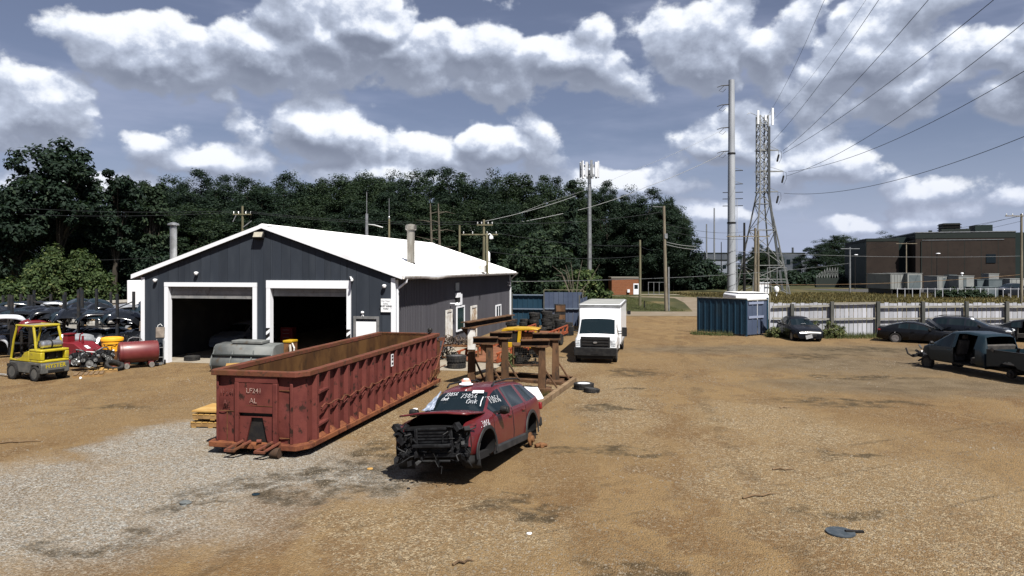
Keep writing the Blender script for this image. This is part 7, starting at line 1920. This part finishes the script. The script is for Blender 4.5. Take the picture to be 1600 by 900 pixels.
# ------------------------------------------------------------------ poles, towers
def pole(px, top, D, lab, m=M_WOODPOLE, r=.14, arm=None, name='utility_pole', cat='pole', lean=0.0, extra=None, ins=True, base=None):
    t = thing(name, lab, cat, ((px - 800) * D / FPX, D, 0)); Ht = ztop(px, top, D)
    mb = MB(); mb.tube([(0, 0, 0), (lean * .5, 0, Ht * .5), (lean, 0, Ht)], [r * 1.15, r, r * .8], 10); mb.build('shaft', m, t)
    if arm:
        for (za, w, dx) in arm:
            mb = MB(); mb.bar((dx - w / 2, -.12, Ht - za), (dx + w / 2, -.12, Ht - za), .10, .12); mb.build('crossarm', m, t)
            if ins:
                for f in (-.45, -.2, .2, .45):
                    mb = MB(); mb.lathe([(.04, 0), (.07, .06), (.05, .10), (.08, .16), (.03, .24), (0, .25)], 8, (dx + f * w, -.12, Ht - za + .06)); mb.build('insulator', M_GALV, t)
    return t, Ht
t, h = pole(379, 322, 76, 'wooden pole with braced crossarm behind the garage ridge', arm=[(.9, 2.0, 0)], m=M_WOODGREEN)
mb = MB(); mb.bar((-1.0, -.1, h - 1.7), (-.6, -.1, h - .9), .08, .08); mb.bar((1.0, -.1, h - 1.6), (.1, -.1, h - 2.3), .08, .08); mb.build('brace', M_GALV, t)
t, h = pole(573, 334, 74, 'pale grey lamp pole with thin mast behind the garage roof', m=M_GALV, r=.19, name='lamp_pole')
mb = MB(); mb.cyl((0, 0, h), (0, 0, h + 2.3), .035); mb.build('thin_mast', M_GALV, t); mb = MB(); mb.tube([(0, 0, h - 1.1), (.8, 0, h - 1.2), (1.7, 0, h - 1.45)], [.05, .09, .08], 8); mb.build('lamp_arm', M_GALV, t)
t, h = pole(608, 342, 76, 'slim pole with antenna mast behind the garage roof', r=.13, m=M_WOODGREEN, name='antenna_pole')
mb = MB(); mb.cyl((0, 0, h), (0, 0, h + 2.2), .03); mb.lathe([(.05, 0), (.10, .1), (.10, .3), (.03, .4)], 8, (0, 0, h - .1)); mb.build('thin_mast', M_GALV, t)
pole(718, 352, 80, 'plain wooden pole behind the garage roof, second from its right end', r=.14, m=M_WOODGREEN)
t, h = pole(756, 343, 70, 'wooden pole with transformer can behind the garage eave', r=.14, m=M_WOODGREEN, arm=[(.55, 1.6, .1), (1.5, 3.6, -.4)])
mb = MB(); mb.lathe([(0, 0), (.20, .02), (.21, .8), (.16, .9), (.06, 1.05), (0, 1.06)], 14, (.42, -.1, h - 4.2)); mb.build('transformer', M_TRIM, t)
pole(1000, 375, 84, 'plain mossy wooden pole in front of the brick hut', r=.15, m=M_WOODGREEN)
t, h = pole(1041, 322, 74, 'tall dark wooden pole right of the brick hut', r=.17, lean=-.25)
mb = MB(); mb.cyl((.25, -.1, 0), (.22, -.1, h * .42), .10); mb.build('splint', M_GALV, t); mb = MB(); mb.bar((-1.4, 0, h - .05), (-.1, 0, h - .1), .05, .05); mb.bx(-.2, .1, -.2, .1, h - 3.4, h - 2.9); mb.build('bracket', M_GALV, t)
pole(1007, 470, 80, 'short marker post on the grass', r=.07, m=M_BLKMETAL, name='marker_post', cat='post')
t, h = pole(1163, 348, 108, 'black steel pole left of the lattice tower', r=.20, m=M_BLKMETAL, name='steel_pole')
t, h = pole(1180, 356, 98, 'grey double wooden pole inside the lattice tower view', r=.19, arm=[(1.2, 6.0, -1.0)])
mb = MB(); mb.tube([(.42, 0, 0), (.42, 0, h * .96)], [.19, .15], 8); mb.build('second_shaft', M_WOODPOLE, t)
t, h = pole(1328, 386, 128, 'pale wooden pole with long crossarm before the brick hall', r=.16, m=M_GALV, arm=[(.3, 3.4, 0)], ins=False)
t, h = pole(1416, 379, 140, 'thin pole with crossarm in the recess of the brick hall', r=.13, arm=[(.2, 4.2, 0)], ins=False)
t, h = pole(1464, 396, 132, 'black lamp post before the brick hall front', r=.08, m=M_BLKMETAL, name='lamp_post'); mb = MB(); mb.lathe([(0, .1), (.35, .05), (.4, -.05), (0, -.08)], 10, (.2, 0, h)); mb.build('lamp_head', M_TRIM, t)
t, h = pole(1336, 398, 150, 'short lamp post left of the brick hall', r=.08, m=M_BLKMETAL, name='lamp_post'); mb = MB(); mb.lathe([(0, .1), (.35, .05), (.4, -.05), (0, -.08)], 10, (.2, 0, h)); mb.build('lamp_head', M_TRIM, t)
t, h = pole(1596, 334, 92, 'grey pole with white crossarm at the right edge', r=.16, m=M_WOODPOLE, arm=[(.3, 3.2, -.6)])
for px, top, D, lab in ((1104, 350, 330, 'left thin steel pole far beyond the wood edge'), (1116, 325, 330, 'tallest thin steel pole far beyond the wood edge'), (1127, 378, 300, 'short thin dark pole far beyond the wood edge'), (1101, 392, 260, 'small thin pole beside the wood edge')):
    pole(px, top, D, lab, r=.38 if D > 310 else .2, m=M_GALV if D > 310 else M_BLKMETAL, name='steel_pole')
# cell phone mast
D = 118
t, h = pole(921, 266, D, 'pale mobile phone mast with a ring of white antennas', r=.36, m=M_GALV, name='phone_mast', cat='mast')
mb = MB(); mb.lathe([(1.2, -.05), (1.25, -.05), (1.25, .05), (1.2, .05)], 14, (0, 0, h - .9), closed=True); mb.lathe([(1.2, -.05), (1.25, -.05), (1.25, .05), (1.2, .05)], 14, (0, 0, h + .7), closed=True)
for k in range(4):
    a = k * math.pi / 2 + .3; mb.bar((0, 0, h - .9), (1.2 * math.cos(a), 1.2 * math.sin(a), h - .9), .08, .08); mb.bar((0, 0, h + .5), (1.2 * math.cos(a), 1.2 * math.sin(a), h + .7), .08, .08)
mb.build('platform', M_BLKMETAL, t)
for k in range(12):
    a = k * math.pi / 6 + .1; r_ = 1.55; mb = MB(); mb.M = Matrix.Translation((r_ * math.cos(a), r_ * math.sin(a), h)) @ Matrix.Rotation(a, 4, 'Z'); mb.bx(-.1, .1, -.18, .18, -1.25, 1.45 if k % 2 else 1.2); mb.M = None; mb.build('antenna', M_TRIM if k % 3 else M_GALV, t)
# steel transmission monopole
D = 112; X = (1143 - 800) * D / FPX
t = thing('transmission_monopole', 'tall pale steel power line monopole in front of the lattice tower', 'pylon', (X, D, 0)); h = ztop(1140, 125, D)
M_STEELP = mat('pale galvanised steel', (.34, .36, .39), (.42, .44, .47), rough=.45, metal=.3, scale=.6, stretch=(1, 1, .25), c=(.25, .26, .28), cthr=(.55, .75), cscale=1.2)
rb_, rt_ = .70, .47
def rz_(z): return rb_ + (rt_ - rb_) * z / h
mb = MB(); mb.lathe([(rz_(0), 0), (rz_(h * .34), h * .34), (rz_(h * .34) * .97, h * .34 + .01), (rz_(h * .66), h * .66), (rz_(h * .66) * .96, h * .66 + .01), (rt_, h), (0, h + .05)], 20); mb.build('shaft', M_STEELP, t)
for f in (.34, .66):
    mb = MB(); mb.lathe([(rz_(h * f) + .01, -.12), (rz_(h * f) + .07, -.12), (rz_(h * f) + .07, .12), (rz_(h * f) + .01, .12)], 20, (0, 0, h * f), closed=True); mb.build('joint_ring', M_BLKMETAL, t)
for py in (133, 163, 199, 236):
    z = ztop(0, py, D); mb = MB(); mb.tube([(-rt_, 0, z), (-1.6, 0, z - .1), (-2.3, 0, z - .35)], [.09, .07, .05], 6); mb.tube([(-1.2, 0, z - .1), (-2.0, 0, z - .9), (-1.4, 0, z - 1.1), (-.9, 0, z - .6)], .035, 5); mb.build('line_bracket', M_BLKMETAL, t)
P = []
for k in range(60): a = k * .42; z = .5 + k * .12; P.append(((rz_(z) + .04) * math.cos(a), (rz_(z) + .04) * math.sin(a), z))
mb = MB(); mb.tube(P, .03, 4); mb.build('climbing_cable', M_GALV, t)
mb = MB(); mb.tube([(rz_(0) + .1, -.2, 0), (rz_(0) + .12, -.2, h * .45)], .05, 6); mb.build('conduit', M_STEELP, t)
# second monopole in line behind it, its arms show on both sides
D2 = 230; X2 = (1145 - 800) * D2 / FPX
t = thing('transmission_monopole', 'farther monopole with six arms hidden behind the nearer one', 'pylon', (X2, D2, 0)); h2 = ztop(0, 258, D2)
mb = MB(); mb.lathe([(.8, 0), (.45, h2), (0, h2)], 14); mb.build('shaft', M_STEELP, t)
for py in (267, 288, 301, 311, 322):
    z = ztop(0, py, D2); mb = MB(); mb.bar((-3.3 if py > 295 else 0, 0, z), (3.3, 0, z + .15), .22, .22); mb.build('crossarm', M_BLKMETAL, t)
    if py < 300:
        mb = MB(); mb.bar((0, 0, z + 1.2), (3.3, 0, z + .15), .12, .12); mb.build('arm_brace', M_GALV, t)
# lattice tower
D = 124; X = (1191 - 800) * D / FPX
t = thing('lattice_tower', 'steel lattice power tower with three right arms and white antennas on top', 'pylon', (X, D, 0), .12)
hT = ztop(0, 181, D); zk = ztop(0, 305, D)
def half(z): return 3.35 + (0.74 - 3.35) * min(1, z / zk)
lv = [0, 2.6, 5.0, 8.4, 11.2, 13.6, 15.8, zk] + [zk + (hT - zk) * i / 9 for i in range(1, 10)]
M_LAT = mat('tower angle steel', (.26, .27, .27), (.18, .18, .17), rough=.5, metal=.35, scale=2)
M_LATD = mat('dark cable ladder', (.05, .055, .06), rough=.6)
cn = ((-1, -1), (1, -1), (1, 1), (-1, 1))
for sx_, sy_ in cn:
    mb = MB(); mb.bar((sx_ * half(0), sy_ * half(0), 0), (sx_ * half(zk), sy_ * half(zk), zk), .22, .22); mb.bar((sx_ * half(zk), sy_ * half(zk), zk), (sx_ * half(zk), sy_ * half(zk), hT), .17, .17); mb.build('leg', M_LAT, t)
for i in range(len(lv) - 1):
    z0, z1 = lv[i], lv[i + 1]
    for k in range(4):
        a, b = cn[k], cn[(k + 1) % 4]
        p = lambda c, z: Vector((c[0] * half(z), c[1] * half(z), z))
        q0, q1 = (a, b) if (i + k) % 2 else (b, a)
        mb = MB(); mb.bar(p(q0, z0), p(q1, z1), .09, .09); mb.build('brace', M_LAT, t)
        if i > 6:
            mb = MB(); mb.bar(p(q1, z0), p(q0, z1), .08, .08); mb.build('brace', M_LAT, t)
        if i in (1, 2, 4, 6, 9, 12, 15):
            mb = MB(); mb.bar(p(a, z0), p(b, z0), .10, .10); mb.build('brace', M_LAT, t)
mb = MB(); mb.bar((.55, -.80, 0), (.55, -.8, .1), .3, .3); mb.bar((2.4, -2.6, .5), (.80, -.9, zk), .42, .12); mb.bar((.80, -.9, zk), (.80, -.9, hT - 2), .45, .12); mb.build('cable_ladder', M_LATD, t)
for py, L_ in ((235, 3.0), (268, 3.9), (300, 2.9)):
    z = ztop(0, py, D); mb = MB(); 
    mb.bar((-1.0, -.8, z), (L_, 0, z + .08), .16, .16); mb.bar((-1.0, .8, z), (L_, 0, z + .08), .16, .16); mb.bar((.8, 0, z + 1.0), (L_, 0, z + .15), .06, .06); mb.build('crossarm', M_LAT, t)
    mb = MB(); mb.lathe([(.05, 0), (.16, .1), (.16, 1.3), (.05, 1.4)], 10, (L_ - .35, -.2, z - 2.0), (.25, 0, 1)); mb.tube([(L_, 0, z), (L_ - .05, -.1, z - .6)], .03, 5); mb.build('insulator', M_BLACK, t)
    mb = MB(); mb.tube([(L_, 0, z + .05), (L_ + .55, 0, z - .1), (L_ + .6, 0, z - 1.2), (L_ + .1, 0, z - 2.2)], .03, 5); mb.build('jumper_loop', M_BLKMETAL, t)
for x_, z0, z1 in ((-1.25, hT - 1.7, hT + .7), (1.4, hT - 1.8, hT + 1.2), (.1, hT - 1.0, hT - .1)):
    mb = MB(); mb.bx(x_ - .18, x_ + .18, -1.1, -.9, z0, z1); mb.build('antenna', M_WHITE, t, bevel=.02)
mb = MB(); mb.tube([(-1.0, 0, hT), (-2.2, 0, hT + .5), (-2.8, 0, hT + .2)], .05, 5); mb.tube([(1.0, 0, hT), (2.2, 0, hT + .7), (2.4, 0, hT + .3)], .05, 5); mb.build('ground_wire_peak', M_LAT, t)
# cabinet and fence frames at its foot
q = ap(1192, 455, 118)
t = thing('equipment_cabinet', 'white equipment cabinet at the foot of the lattice tower', 'cabinet', (q.x, 118, 0))
mb = MB(); mb.bx(-.9, .9, -.4, .4, .2, 2.0); mb.build('case', M_WHITE, t, bevel=.03); mb = MB(); mb.bx(-1.0, 1.0, -.5, .5, 2.002, 2.1); mb.build('roof', M_TRIM, t)
mb = MB()
for k in range(3): mb.bx(-.85 + k * .58, -.33 + k * .58, -.43, -.402, .35, 1.85)
mb.build('door', M_TRIM, t)
t = thing('pipe_frame', 'galvanised pipe frame beside the equipment cabinet', 'frame', (q.x + 1.6, 117, 0))
mb = MB()
for x_ in (-1.2, .4, 2.0): mb.bar((x_, 0, 0), (x_, 0, 4.6), .10, .10)
mb.build('post', M_GALV, t); 
for z_ in (4.6, 2.2): mb = MB(); mb.bar((-1.2, 0, z_), (2.0, 0, z_), .10, .10); mb.build('rail', M_GALV, t)
t = thing('gas_meter', 'small round white meter tank near the tower leg', 'tank', ((1213 - 800) * 112 / FPX, 112, 0)); mb = MB(); mb.lathe([(0, .6), (.35, .75), (.45, 1.15), (.35, 1.5), (0, 1.65)], 14); mb.cyl((0, 0, 0), (0, 0, .7), .08); mb.build('vessel', M_WHITE, t)

# ------------------------------------------------------------------ overhead lines
M_WIRE = mat('dark line wire', (.03, .032, .035), rough=.5)
M_WIREL = mat('bright line wire', (.30, .31, .31), rough=.4)
def wire(pts, r, lab, m=M_WIRE, sag=.0, grp=None, name='power_line', cat='power line', n=14):
    Q = []
    for a, b in zip(pts[:-1], pts[1:]):
        for i in range(n): f = i / n; Q.append(a.lerp(b, f) - Vector((0, 0, sag * 4 * f * (1 - f))))
    Q.append(pts[-1]); mb = MB(); mb.tube(Q, r, 5, False); o = mb.build(name, m); return tag(o, lab, cat, grp)
D = 124
# conductors that run from the tower overhead to the right, on past the camera
RUN = [((1200, 228), (1365, 0), 66, 'power line from the upper arm leaving the frame top left of centre cloud', .026), ((1196, 185), (1283, 0), 66, 'thin ground wire from the tower top, leftmost of the overhead lines', .018), ((1205, 190), (1345, 0), 66, 'thin ground wire next to the upper arm line', .014),
       ((1223, 236), (1440, 0), 64, 'second power line rising steeply from the upper arm', .03), ((1223, 240), (1537, 0), 62, 'power line crossing the bright right cloud towards the top edge', .032), ((1229, 275), (1600, 8), 62, 'power line from the lower arm to the upper right corner', .032),
       ((1232, 268), (1600, 84), 62, 'power line from the middle arm to the right edge', .032), ((1225, 302), (1600, 187), 64, 'lowest drooping power line from the lower arm to the right edge', .032)]
for (p0, p1, De, lab, r) in RUN:
    A0 = ap(*p0, D); B0 = ap(*p1, De); d = (B0 - A0); C0 = A0 + d * 1.22
    wire([A0, C0], r, lab, sag=2.6 if p1[0] > 1590 else 1.2, n=40)
wire([ap(1134, 238, 112), ap(1010, 292, 112), ap(905, 328, 112), ap(700, 365, 105)], .034, 'bright cable sloping from the monopole down across the wood', M_WIREL, .25)
wire([ap(1134, 200, 112), ap(1000, 262, 112), ap(850, 318, 112), ap(720, 360, 105)], .018, 'faint upper cable sloping from the monopole to the wood', M_WIREL, .3)
gl = 'service wires in front of the wood'
SPN = iter('upper wire left of the pole behind the ridge|lower wire left of the pole behind the ridge|upper wire between the ridge pole and transformer pole|lower wire between the ridge pole and transformer pole|wire from transformer pole to the tall dark pole|wire from transformer pole to the mossy pole|short wire between mossy pole and tall dark pole|wire from the tall dark pole to the black steel pole|low wire between transformer pole and mossy pole|wire from the tall dark pole to the double pole|low wire across the wood at the left edge|upper wire from the right edge pole to the far hedge|middle wire from the right edge pole to the far hedge|lower wire from the right edge pole to the brick hall'.split('|'))
def span(a, b, r=.02, m=M_WIRE, sag=.5, lab='thin dark service wire strung in front of the wood'): wire([ap(*a), ap(*b)], r, next(SPN) if m is M_WIRE else lab, m, sag, gl if m is M_WIRE else None, 'service_wire', 'wire')
span((-60, 318, 80), (379, 329, 76)); span((-60, 330, 80), (379, 331, 76)); span((379, 329, 76), (756, 346, 70)); span((379, 331, 76), (756, 350, 70)); span((756, 348, 70), (1041, 330, 74)); span((756, 360, 70), (1000, 384, 84))
span((1000, 384, 84), (1041, 384, 74)); span((1041, 350, 74), (1163, 362, 108)); span((756, 392, 70), (1000, 400, 84)); span((1041, 360, 74), (1180, 372, 98)); span((-60, 398, 85), (250, 402, 85))
span((800, 440, 62), (1330, 411, 110), .02, M_GALV, .6, 'pale low wire running behind blue panel and poles'); span((756, 346, 70), (900, 306, 80), .02, M_WIREL, .2, 'pale wire climbing right from the transformer pole')
span((1041, 378, 74), (1088, 385, 74), .02, M_WIREL, .1, 'upper of two thick pale wires right of the dark pole'); span((1041, 382, 74), (1090, 390, 74), .02, M_WIREL, .1, 'lower of two thick pale wires right of the dark pole')
span((1143, 392, 90), (1596, 400, 92), .022, M_GALV, .4, 'upper pale wire in front of the brick hall'); span((1180, 444, 95), (1596, 417 + 12, 92), .030, M_TIMBER, .5, 'lower brownish wire in front of the brick hall')
span((1594, 338, 92), (1250, 397, 190), .02, M_WIRE, .4); span((1590, 338, 92), (1300, 400, 190), .02, M_WIRE, .4); span((1594, 346, 92), (1400, 380, 150), .02, M_WIRE, .4)

# ------------------------------------------------------------------ brick hut
M_BRICKO = mat('orange brick', (.20, .075, .034), (.155, .058, .028), rough=.9, scale=6, c=(.22, .095, .048), cthr=(.5, .7), cscale=12)
q = gp(980, 460.5)
t = thing('brick_hut', 'small flat roofed orange brick hut behind the grass verge', 'hut', (q.x, q.y, 0), -.02)
mb = MB(); mb.bx(-2.6, 2.2, 0, 5, 0, 2.75); mb.build('wall', M_BRICKO, t)
mb = MB(); mb.bx(-2.7, 2.3, -.1, 5.1, 2.752, 3.0); mb.build('roof', mat('grey roof edge', (.16, .15, .13), rough=.8), t)
mb = MB(); mb.bx(1.05, 1.95, -.05, -.003, .05, 1.9); d = mb.build('door', M_TRIM, t); mb = MB(); mb.bx(1.2, 1.8, -.07, -.052, 1.0, 1.7); mb.build('pane', M_GLASS, d)
mb = MB(); mb.bx(.0, .4, -.3, -.003, .4, .9); mb.build('meter_box', M_TRIM, t)
for r_ in range(9):
    mb = MB(); mb.bx(-2.604, 2.204, -.006, -.001, .25 + r_ * .28, .27 + r_ * .28); mb.build('mortar_course', mat('mortar', (.24, .16, .11), rough=.9), t)
t = thing('chain_fence', 'short run of pale fence posts right of the brick hut', 'fence', (q.x + 3.2, q.y - 2, 0))
for k in range(4):
    mb = MB(); mb.bar((k * .9, 0, 0), (k * .9, 0, 2.2), .07, .07); mb.build('post', M_GALV, t)
for z_ in (.2, 2.15): mb = MB(); mb.bar((0, 0, z_), (2.7, 0, z_), .05, .05); mb.build('rail', M_GALV, t)

# ------------------------------------------------------------------ big brick hall on the right
M_HALL = mat('dark brown brick', (.026, .019, .016), (.032, .024, .020), rough=.9, scale=.3, c=(.022, .017, .015), cthr=(.5, .7), cscale=1)
M_HALLT = mat('dark teal wall and shade', (.010, .020, .020), (.014, .024, .024), rough=.7, scale=.3)
M_HALLB = mat('hall top band', (.018, .024, .022), rough=.8)
hx, hy = Vector((.954, -.30, 0)), Vector((.30, .954, 0))
hr = math.atan2(-.30, .954)
t = thing('brick_hall', 'large dark brick hall with rooftop units beyond the white fence', 'building', (86, 150, 0), hr)
Hh = ztop(0, 364, 150)
def hb(name, x0, x1, y0, y1, z0, z1, m, bev=0): mb = MB(); mb.bx(x0, x1, y0, y1, z0, z1); return mb.build(name, m, t, bevel=bev)
hb('wall', 0, 18.2, 0, 34, 0, Hh - 1.2, M_HALL); hb('top_band', -.05, 18.25, -.05, 34.05, Hh - 1.198, Hh, M_HALLB); hb('coping', -.12, 18.32, -.12, 34.1, Hh + .002, Hh + .18, M_GALV)
hb('string_course', 1.2, 16.2, -.08, -.052 + .049, Hh - 1.62, Hh - 1.50, M_GALV)
hb('side_wing', -9.0, -2.6, 3.0, 34, 0, Hh - 1.6, M_HALL); hb('wing_band', -9.05, -2.55, 2.95, 34.05, Hh - 1.598, Hh - .95, M_HALLB); hb('wing_shade_face', -9.10, -9.052, 2.9, 34.1, 0, Hh - 1.7, M_HALLT)  # thin teal skin paints the shade on the wing's left face
hb('recess_wall', -2.55, -.002, 6.0, 33, 0, Hh - .6, M_HALLT); hb('far_wing', 18.4, 60, 1.5, 34, 0, Hh - .1, M_HALLT)
for i in range(1, 6): hb('pilaster_joint', 18.2 * i / 6 - .04, 18.2 * i / 6 + .04, -.02, -.003, 0, Hh - 1.7, M_HALLB)
for x0, x1, z0, z1, nm in ((13.0, 14.7, 5.6, 7.4, 'window'), (13.0, 14.7, .1, 3.4, 'dock_door')):
    hb(nm, x0, x1, -.10, -.0, z0, z1, M_GLASS if nm == 'window' else M_BLACK)
hb('downpipe', 1.0, 1.15, -.15, -.003, 0, Hh - 1.7, M_HALLB)
u = hb('rooftop_unit', 6.2, 9.4, 4, 8, Hh + .182, Hh + 2.2, M_HALLB, .05); 
for k in range(3): mb = MB(); mb.bx(6.0, 9.6, 3.8, 8.2, Hh + .7 + k * .55, Hh + .85 + k * .55); mb.build('louvre', M_BLKMETAL, u)
hb('rooftop_duct', 5.6, 11.0, 3.2, 3.9, Hh + .182, Hh + .9, M_HALLB, .05); hb('rooftop_unit', 12.1, 15.4, 4, 8, Hh + .182, Hh + 1.7, M_HALLT, .05); hb('rooftop_vent', 3.0, 3.6, 2, 2.6, Hh + .182, Hh + .6, M_HALLB)
# low far works and stacks
def block(name, lab, px0, px1, top, D, m, dep=20, cat='building', win=0):
    x0, x1 = (px0 - 800) * D / FPX, (px1 - 800) * D / FPX; z = ztop(0, top, D)
    t = thing(name, lab, cat, (x0, D, 0)); w = x1 - x0
    mb = MB(); mb.bx(0, w, 0, dep, 0, z); mb.build('wall', m, t); mb = MB(); mb.bx(-.2, w + .2, -.2, dep, z + .002, z + .4); mb.build('roof', M_HALLB, t)
    for i in range(win):
        mb = MB(); mb.bx(w * (i + .2) / win, w * (i + .75) / win, -.15, -.002, z * .55, z * .75); mb.build('window', M_GLASS, t)
    return t, w, z
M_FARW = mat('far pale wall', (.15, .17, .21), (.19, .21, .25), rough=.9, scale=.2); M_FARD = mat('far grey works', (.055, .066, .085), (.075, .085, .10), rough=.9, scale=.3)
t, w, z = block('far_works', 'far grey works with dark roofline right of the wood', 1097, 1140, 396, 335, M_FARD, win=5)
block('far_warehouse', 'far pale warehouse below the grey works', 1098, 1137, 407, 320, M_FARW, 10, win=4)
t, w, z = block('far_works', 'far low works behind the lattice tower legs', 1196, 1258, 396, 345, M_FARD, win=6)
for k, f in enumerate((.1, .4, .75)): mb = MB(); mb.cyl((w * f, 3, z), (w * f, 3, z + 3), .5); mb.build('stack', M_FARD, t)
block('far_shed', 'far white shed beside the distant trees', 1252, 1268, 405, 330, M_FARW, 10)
# staircase like white lattice thing before the hall
M_CREAM_ = mat('dull white bar', (.16, .17, .17), rough=.7)
t = thing('white_railing', 'white zigzag railing on the bank left of the brick hall', 'railing', ((1276 - 800) * 165 / FPX, 165, 0), 0)
mb = MB()
for k in range(9): mb.bar((k * .62, 0, 2.2 if k < 3 else 2.2), (k * .62, 0, 2.9 + min(k, 4) * .45), .08, .08)
mb.build('post', M_CREAM_, t)
mb = MB()
for k in range(8): mb.bar((k * .62, 0, 2.3), ((k + 1) * .62, 0, 2.9 + min(k + 1, 4) * .42), .07, .07); mb.bar((k * .62, 0, 2.9 + min(k, 4) * .42), ((k + 1) * .62, 0, 2.3), .07, .07)
mb.build('lattice', M_CREAM_, t)
mb = MB(); mb.bx(-.2, 5.2, -.1, .6, 0, 2.19); mb.build('plinth', M_HALLB, t)

# ------------------------------------------------------------------ equipment yard before the hall
M_CREAM = mat('cream container', (.22, .23, .225), (.18, .19, .19), rough=.7, scale=.5); M_TEALP = mat('grey teal panel', (.075, .095, .105), (.10, .12, .13), rough=.6, scale=.6)
def boxthing(name, lab, cat, px0, px1, top, D, m, dep=2.5, zb=.0, door=None, ribs=0, legs=False):
    x0, x1 = (px0 - 800) * D / FPX, (px1 - 800) * D / FPX; z = ztop(0, top, D); t = thing(name, lab, cat, (x0, D, 0), .0); w = x1 - x0
    mb = MB(); mb.bx(0, w, 0, dep, zb, z); mb.build('body', m, t, bevel=.04)
    mb = MB(); mb.bx(-.05, w + .05, -.05, dep + .05, z + .002, z + .08); mb.build('roof', M_CREAM if m is not M_TEALP else m, t)
    for i in range(ribs): mb = MB(); x_ = w * (i + .5) / ribs; mb.bx(x_ - .06, x_ + .06, -.05, -.002, zb + .1, z - .1); mb.build('rib', m, t)
    if door: mb = MB(); mb.bx(w * door[0], w * door[1], -.04, -.002, zb + .15, z - .25); mb.build('door', door[2], t)
    if zb > .3:
        for x_ in (.2, w - .4): mb = MB(); mb.bx(x_, x_ + .2, .1, dep - .1, 0, zb - .002); mb.build('leg', M_BLKMETAL, t)
    return t
boxthing('storage_trailer', 'pale box trailer, left one of the pair before the brick hall', 'trailer', 1391.5, 1414, 428.5, 120, M_CREAM, 8, .9, ribs=5)
boxthing('storage_trailer', 'box trailer with dark teal end doors beside the pale one', 'trailer', 1418, 1441, 427.5, 119, M_CREAM, 8, .9, (.12, .88, M_TEALP), 0)
boxthing('storage_container', 'narrow cream container with open dark middle', 'container', 1464.5, 1481, 432, 121, M_CREAM, 4, .2, (.5, .8, M_TEALP), 3)
t = boxthing('panel_rack', 'blue grey slatted panel rack between container and shed', 'rack', 1483.5, 1495, 430, 122, M_TEALP, 1.5, .1)
for k in range(5): mb = MB(); mb.bx(.05, 1.2, -.06, -.004, .5 + k * .55, .56 + k * .55); mb.build('slat', M_TRIM, t)
t = boxthing('white_shed', 'white shed with blue grey door before the hall dock', 'shed', 1498, 1522, 431.5, 118, M_CREAM, 3, .1, (.30, .50, M_TEALP)); mb = MB(); mb.lathe([(.1, 0), (.1, .3), (.25, .35), (.2, .5), (0, .55)], 12, (1.2, 1, ztop(0, 431.5, 118) + .08)); mb.build('roof_vent', M_WHITE, t)
boxthing('cooling_unit', 'grey cooling unit on the raised platform behind the shed', 'cooling unit', 1545, 1561, 428, 126, mat('grey unit', (.16, .17, .17), (.2, .2, .2), rough=.6, scale=2), 2, 2.3)
boxthing('white_worktop', 'long low white topped bench in the equipment yard', 'bench', 1517, 1560, 449, 110, M_TEALP, 1.6, .0)
boxthing('grey_machine', 'boxy grey machine right of the shed', 'machine', 1527, 1545, 437.5, 121, M_TEALP, 2, .0)
boxthing('grey_machine', 'larger grey machine left of the parked van', 'machine', 1545, 1566, 437, 120, M_TEALP, 2, .0)
t = thing('yard_van', 'dark grey van parked near the right edge beyond the fence', 'van', ((1578 - 800) * 112 / FPX, 112, 0), 1.9)
build_car(t, sedan_spec(5.0, 2.1, 2.0, suv=True), M_NAVYCAR)
boxthing('white_container', 'small white container at the right edge behind the van', 'container', 1578, 1606, 436, 124, M_CREAM, 3, .3, ribs=4)
t = thing('post_and_rail_fence', 'thin pale post and rail fence along the meadow edge', 'fence', (0, 0, 0))
for k in range(20):
    px = 1402 + k * 11.8; q = Vector(((px - 800) * 107 / FPX, 107, 0)); mb = MB(); mb.bar(q, q + Vector((0, 0, 1.5)), .09, .09); mb.build('post', M_FPLANK, t)
mb = MB(); mb.bar(Vector(((1402 - 800) * 107 / FPX, 107, 1.35)), Vector(((1626 - 800) * 107 / FPX, 107, 1.35)), .05, .06); mb.build('rail', M_FPLANK, t)
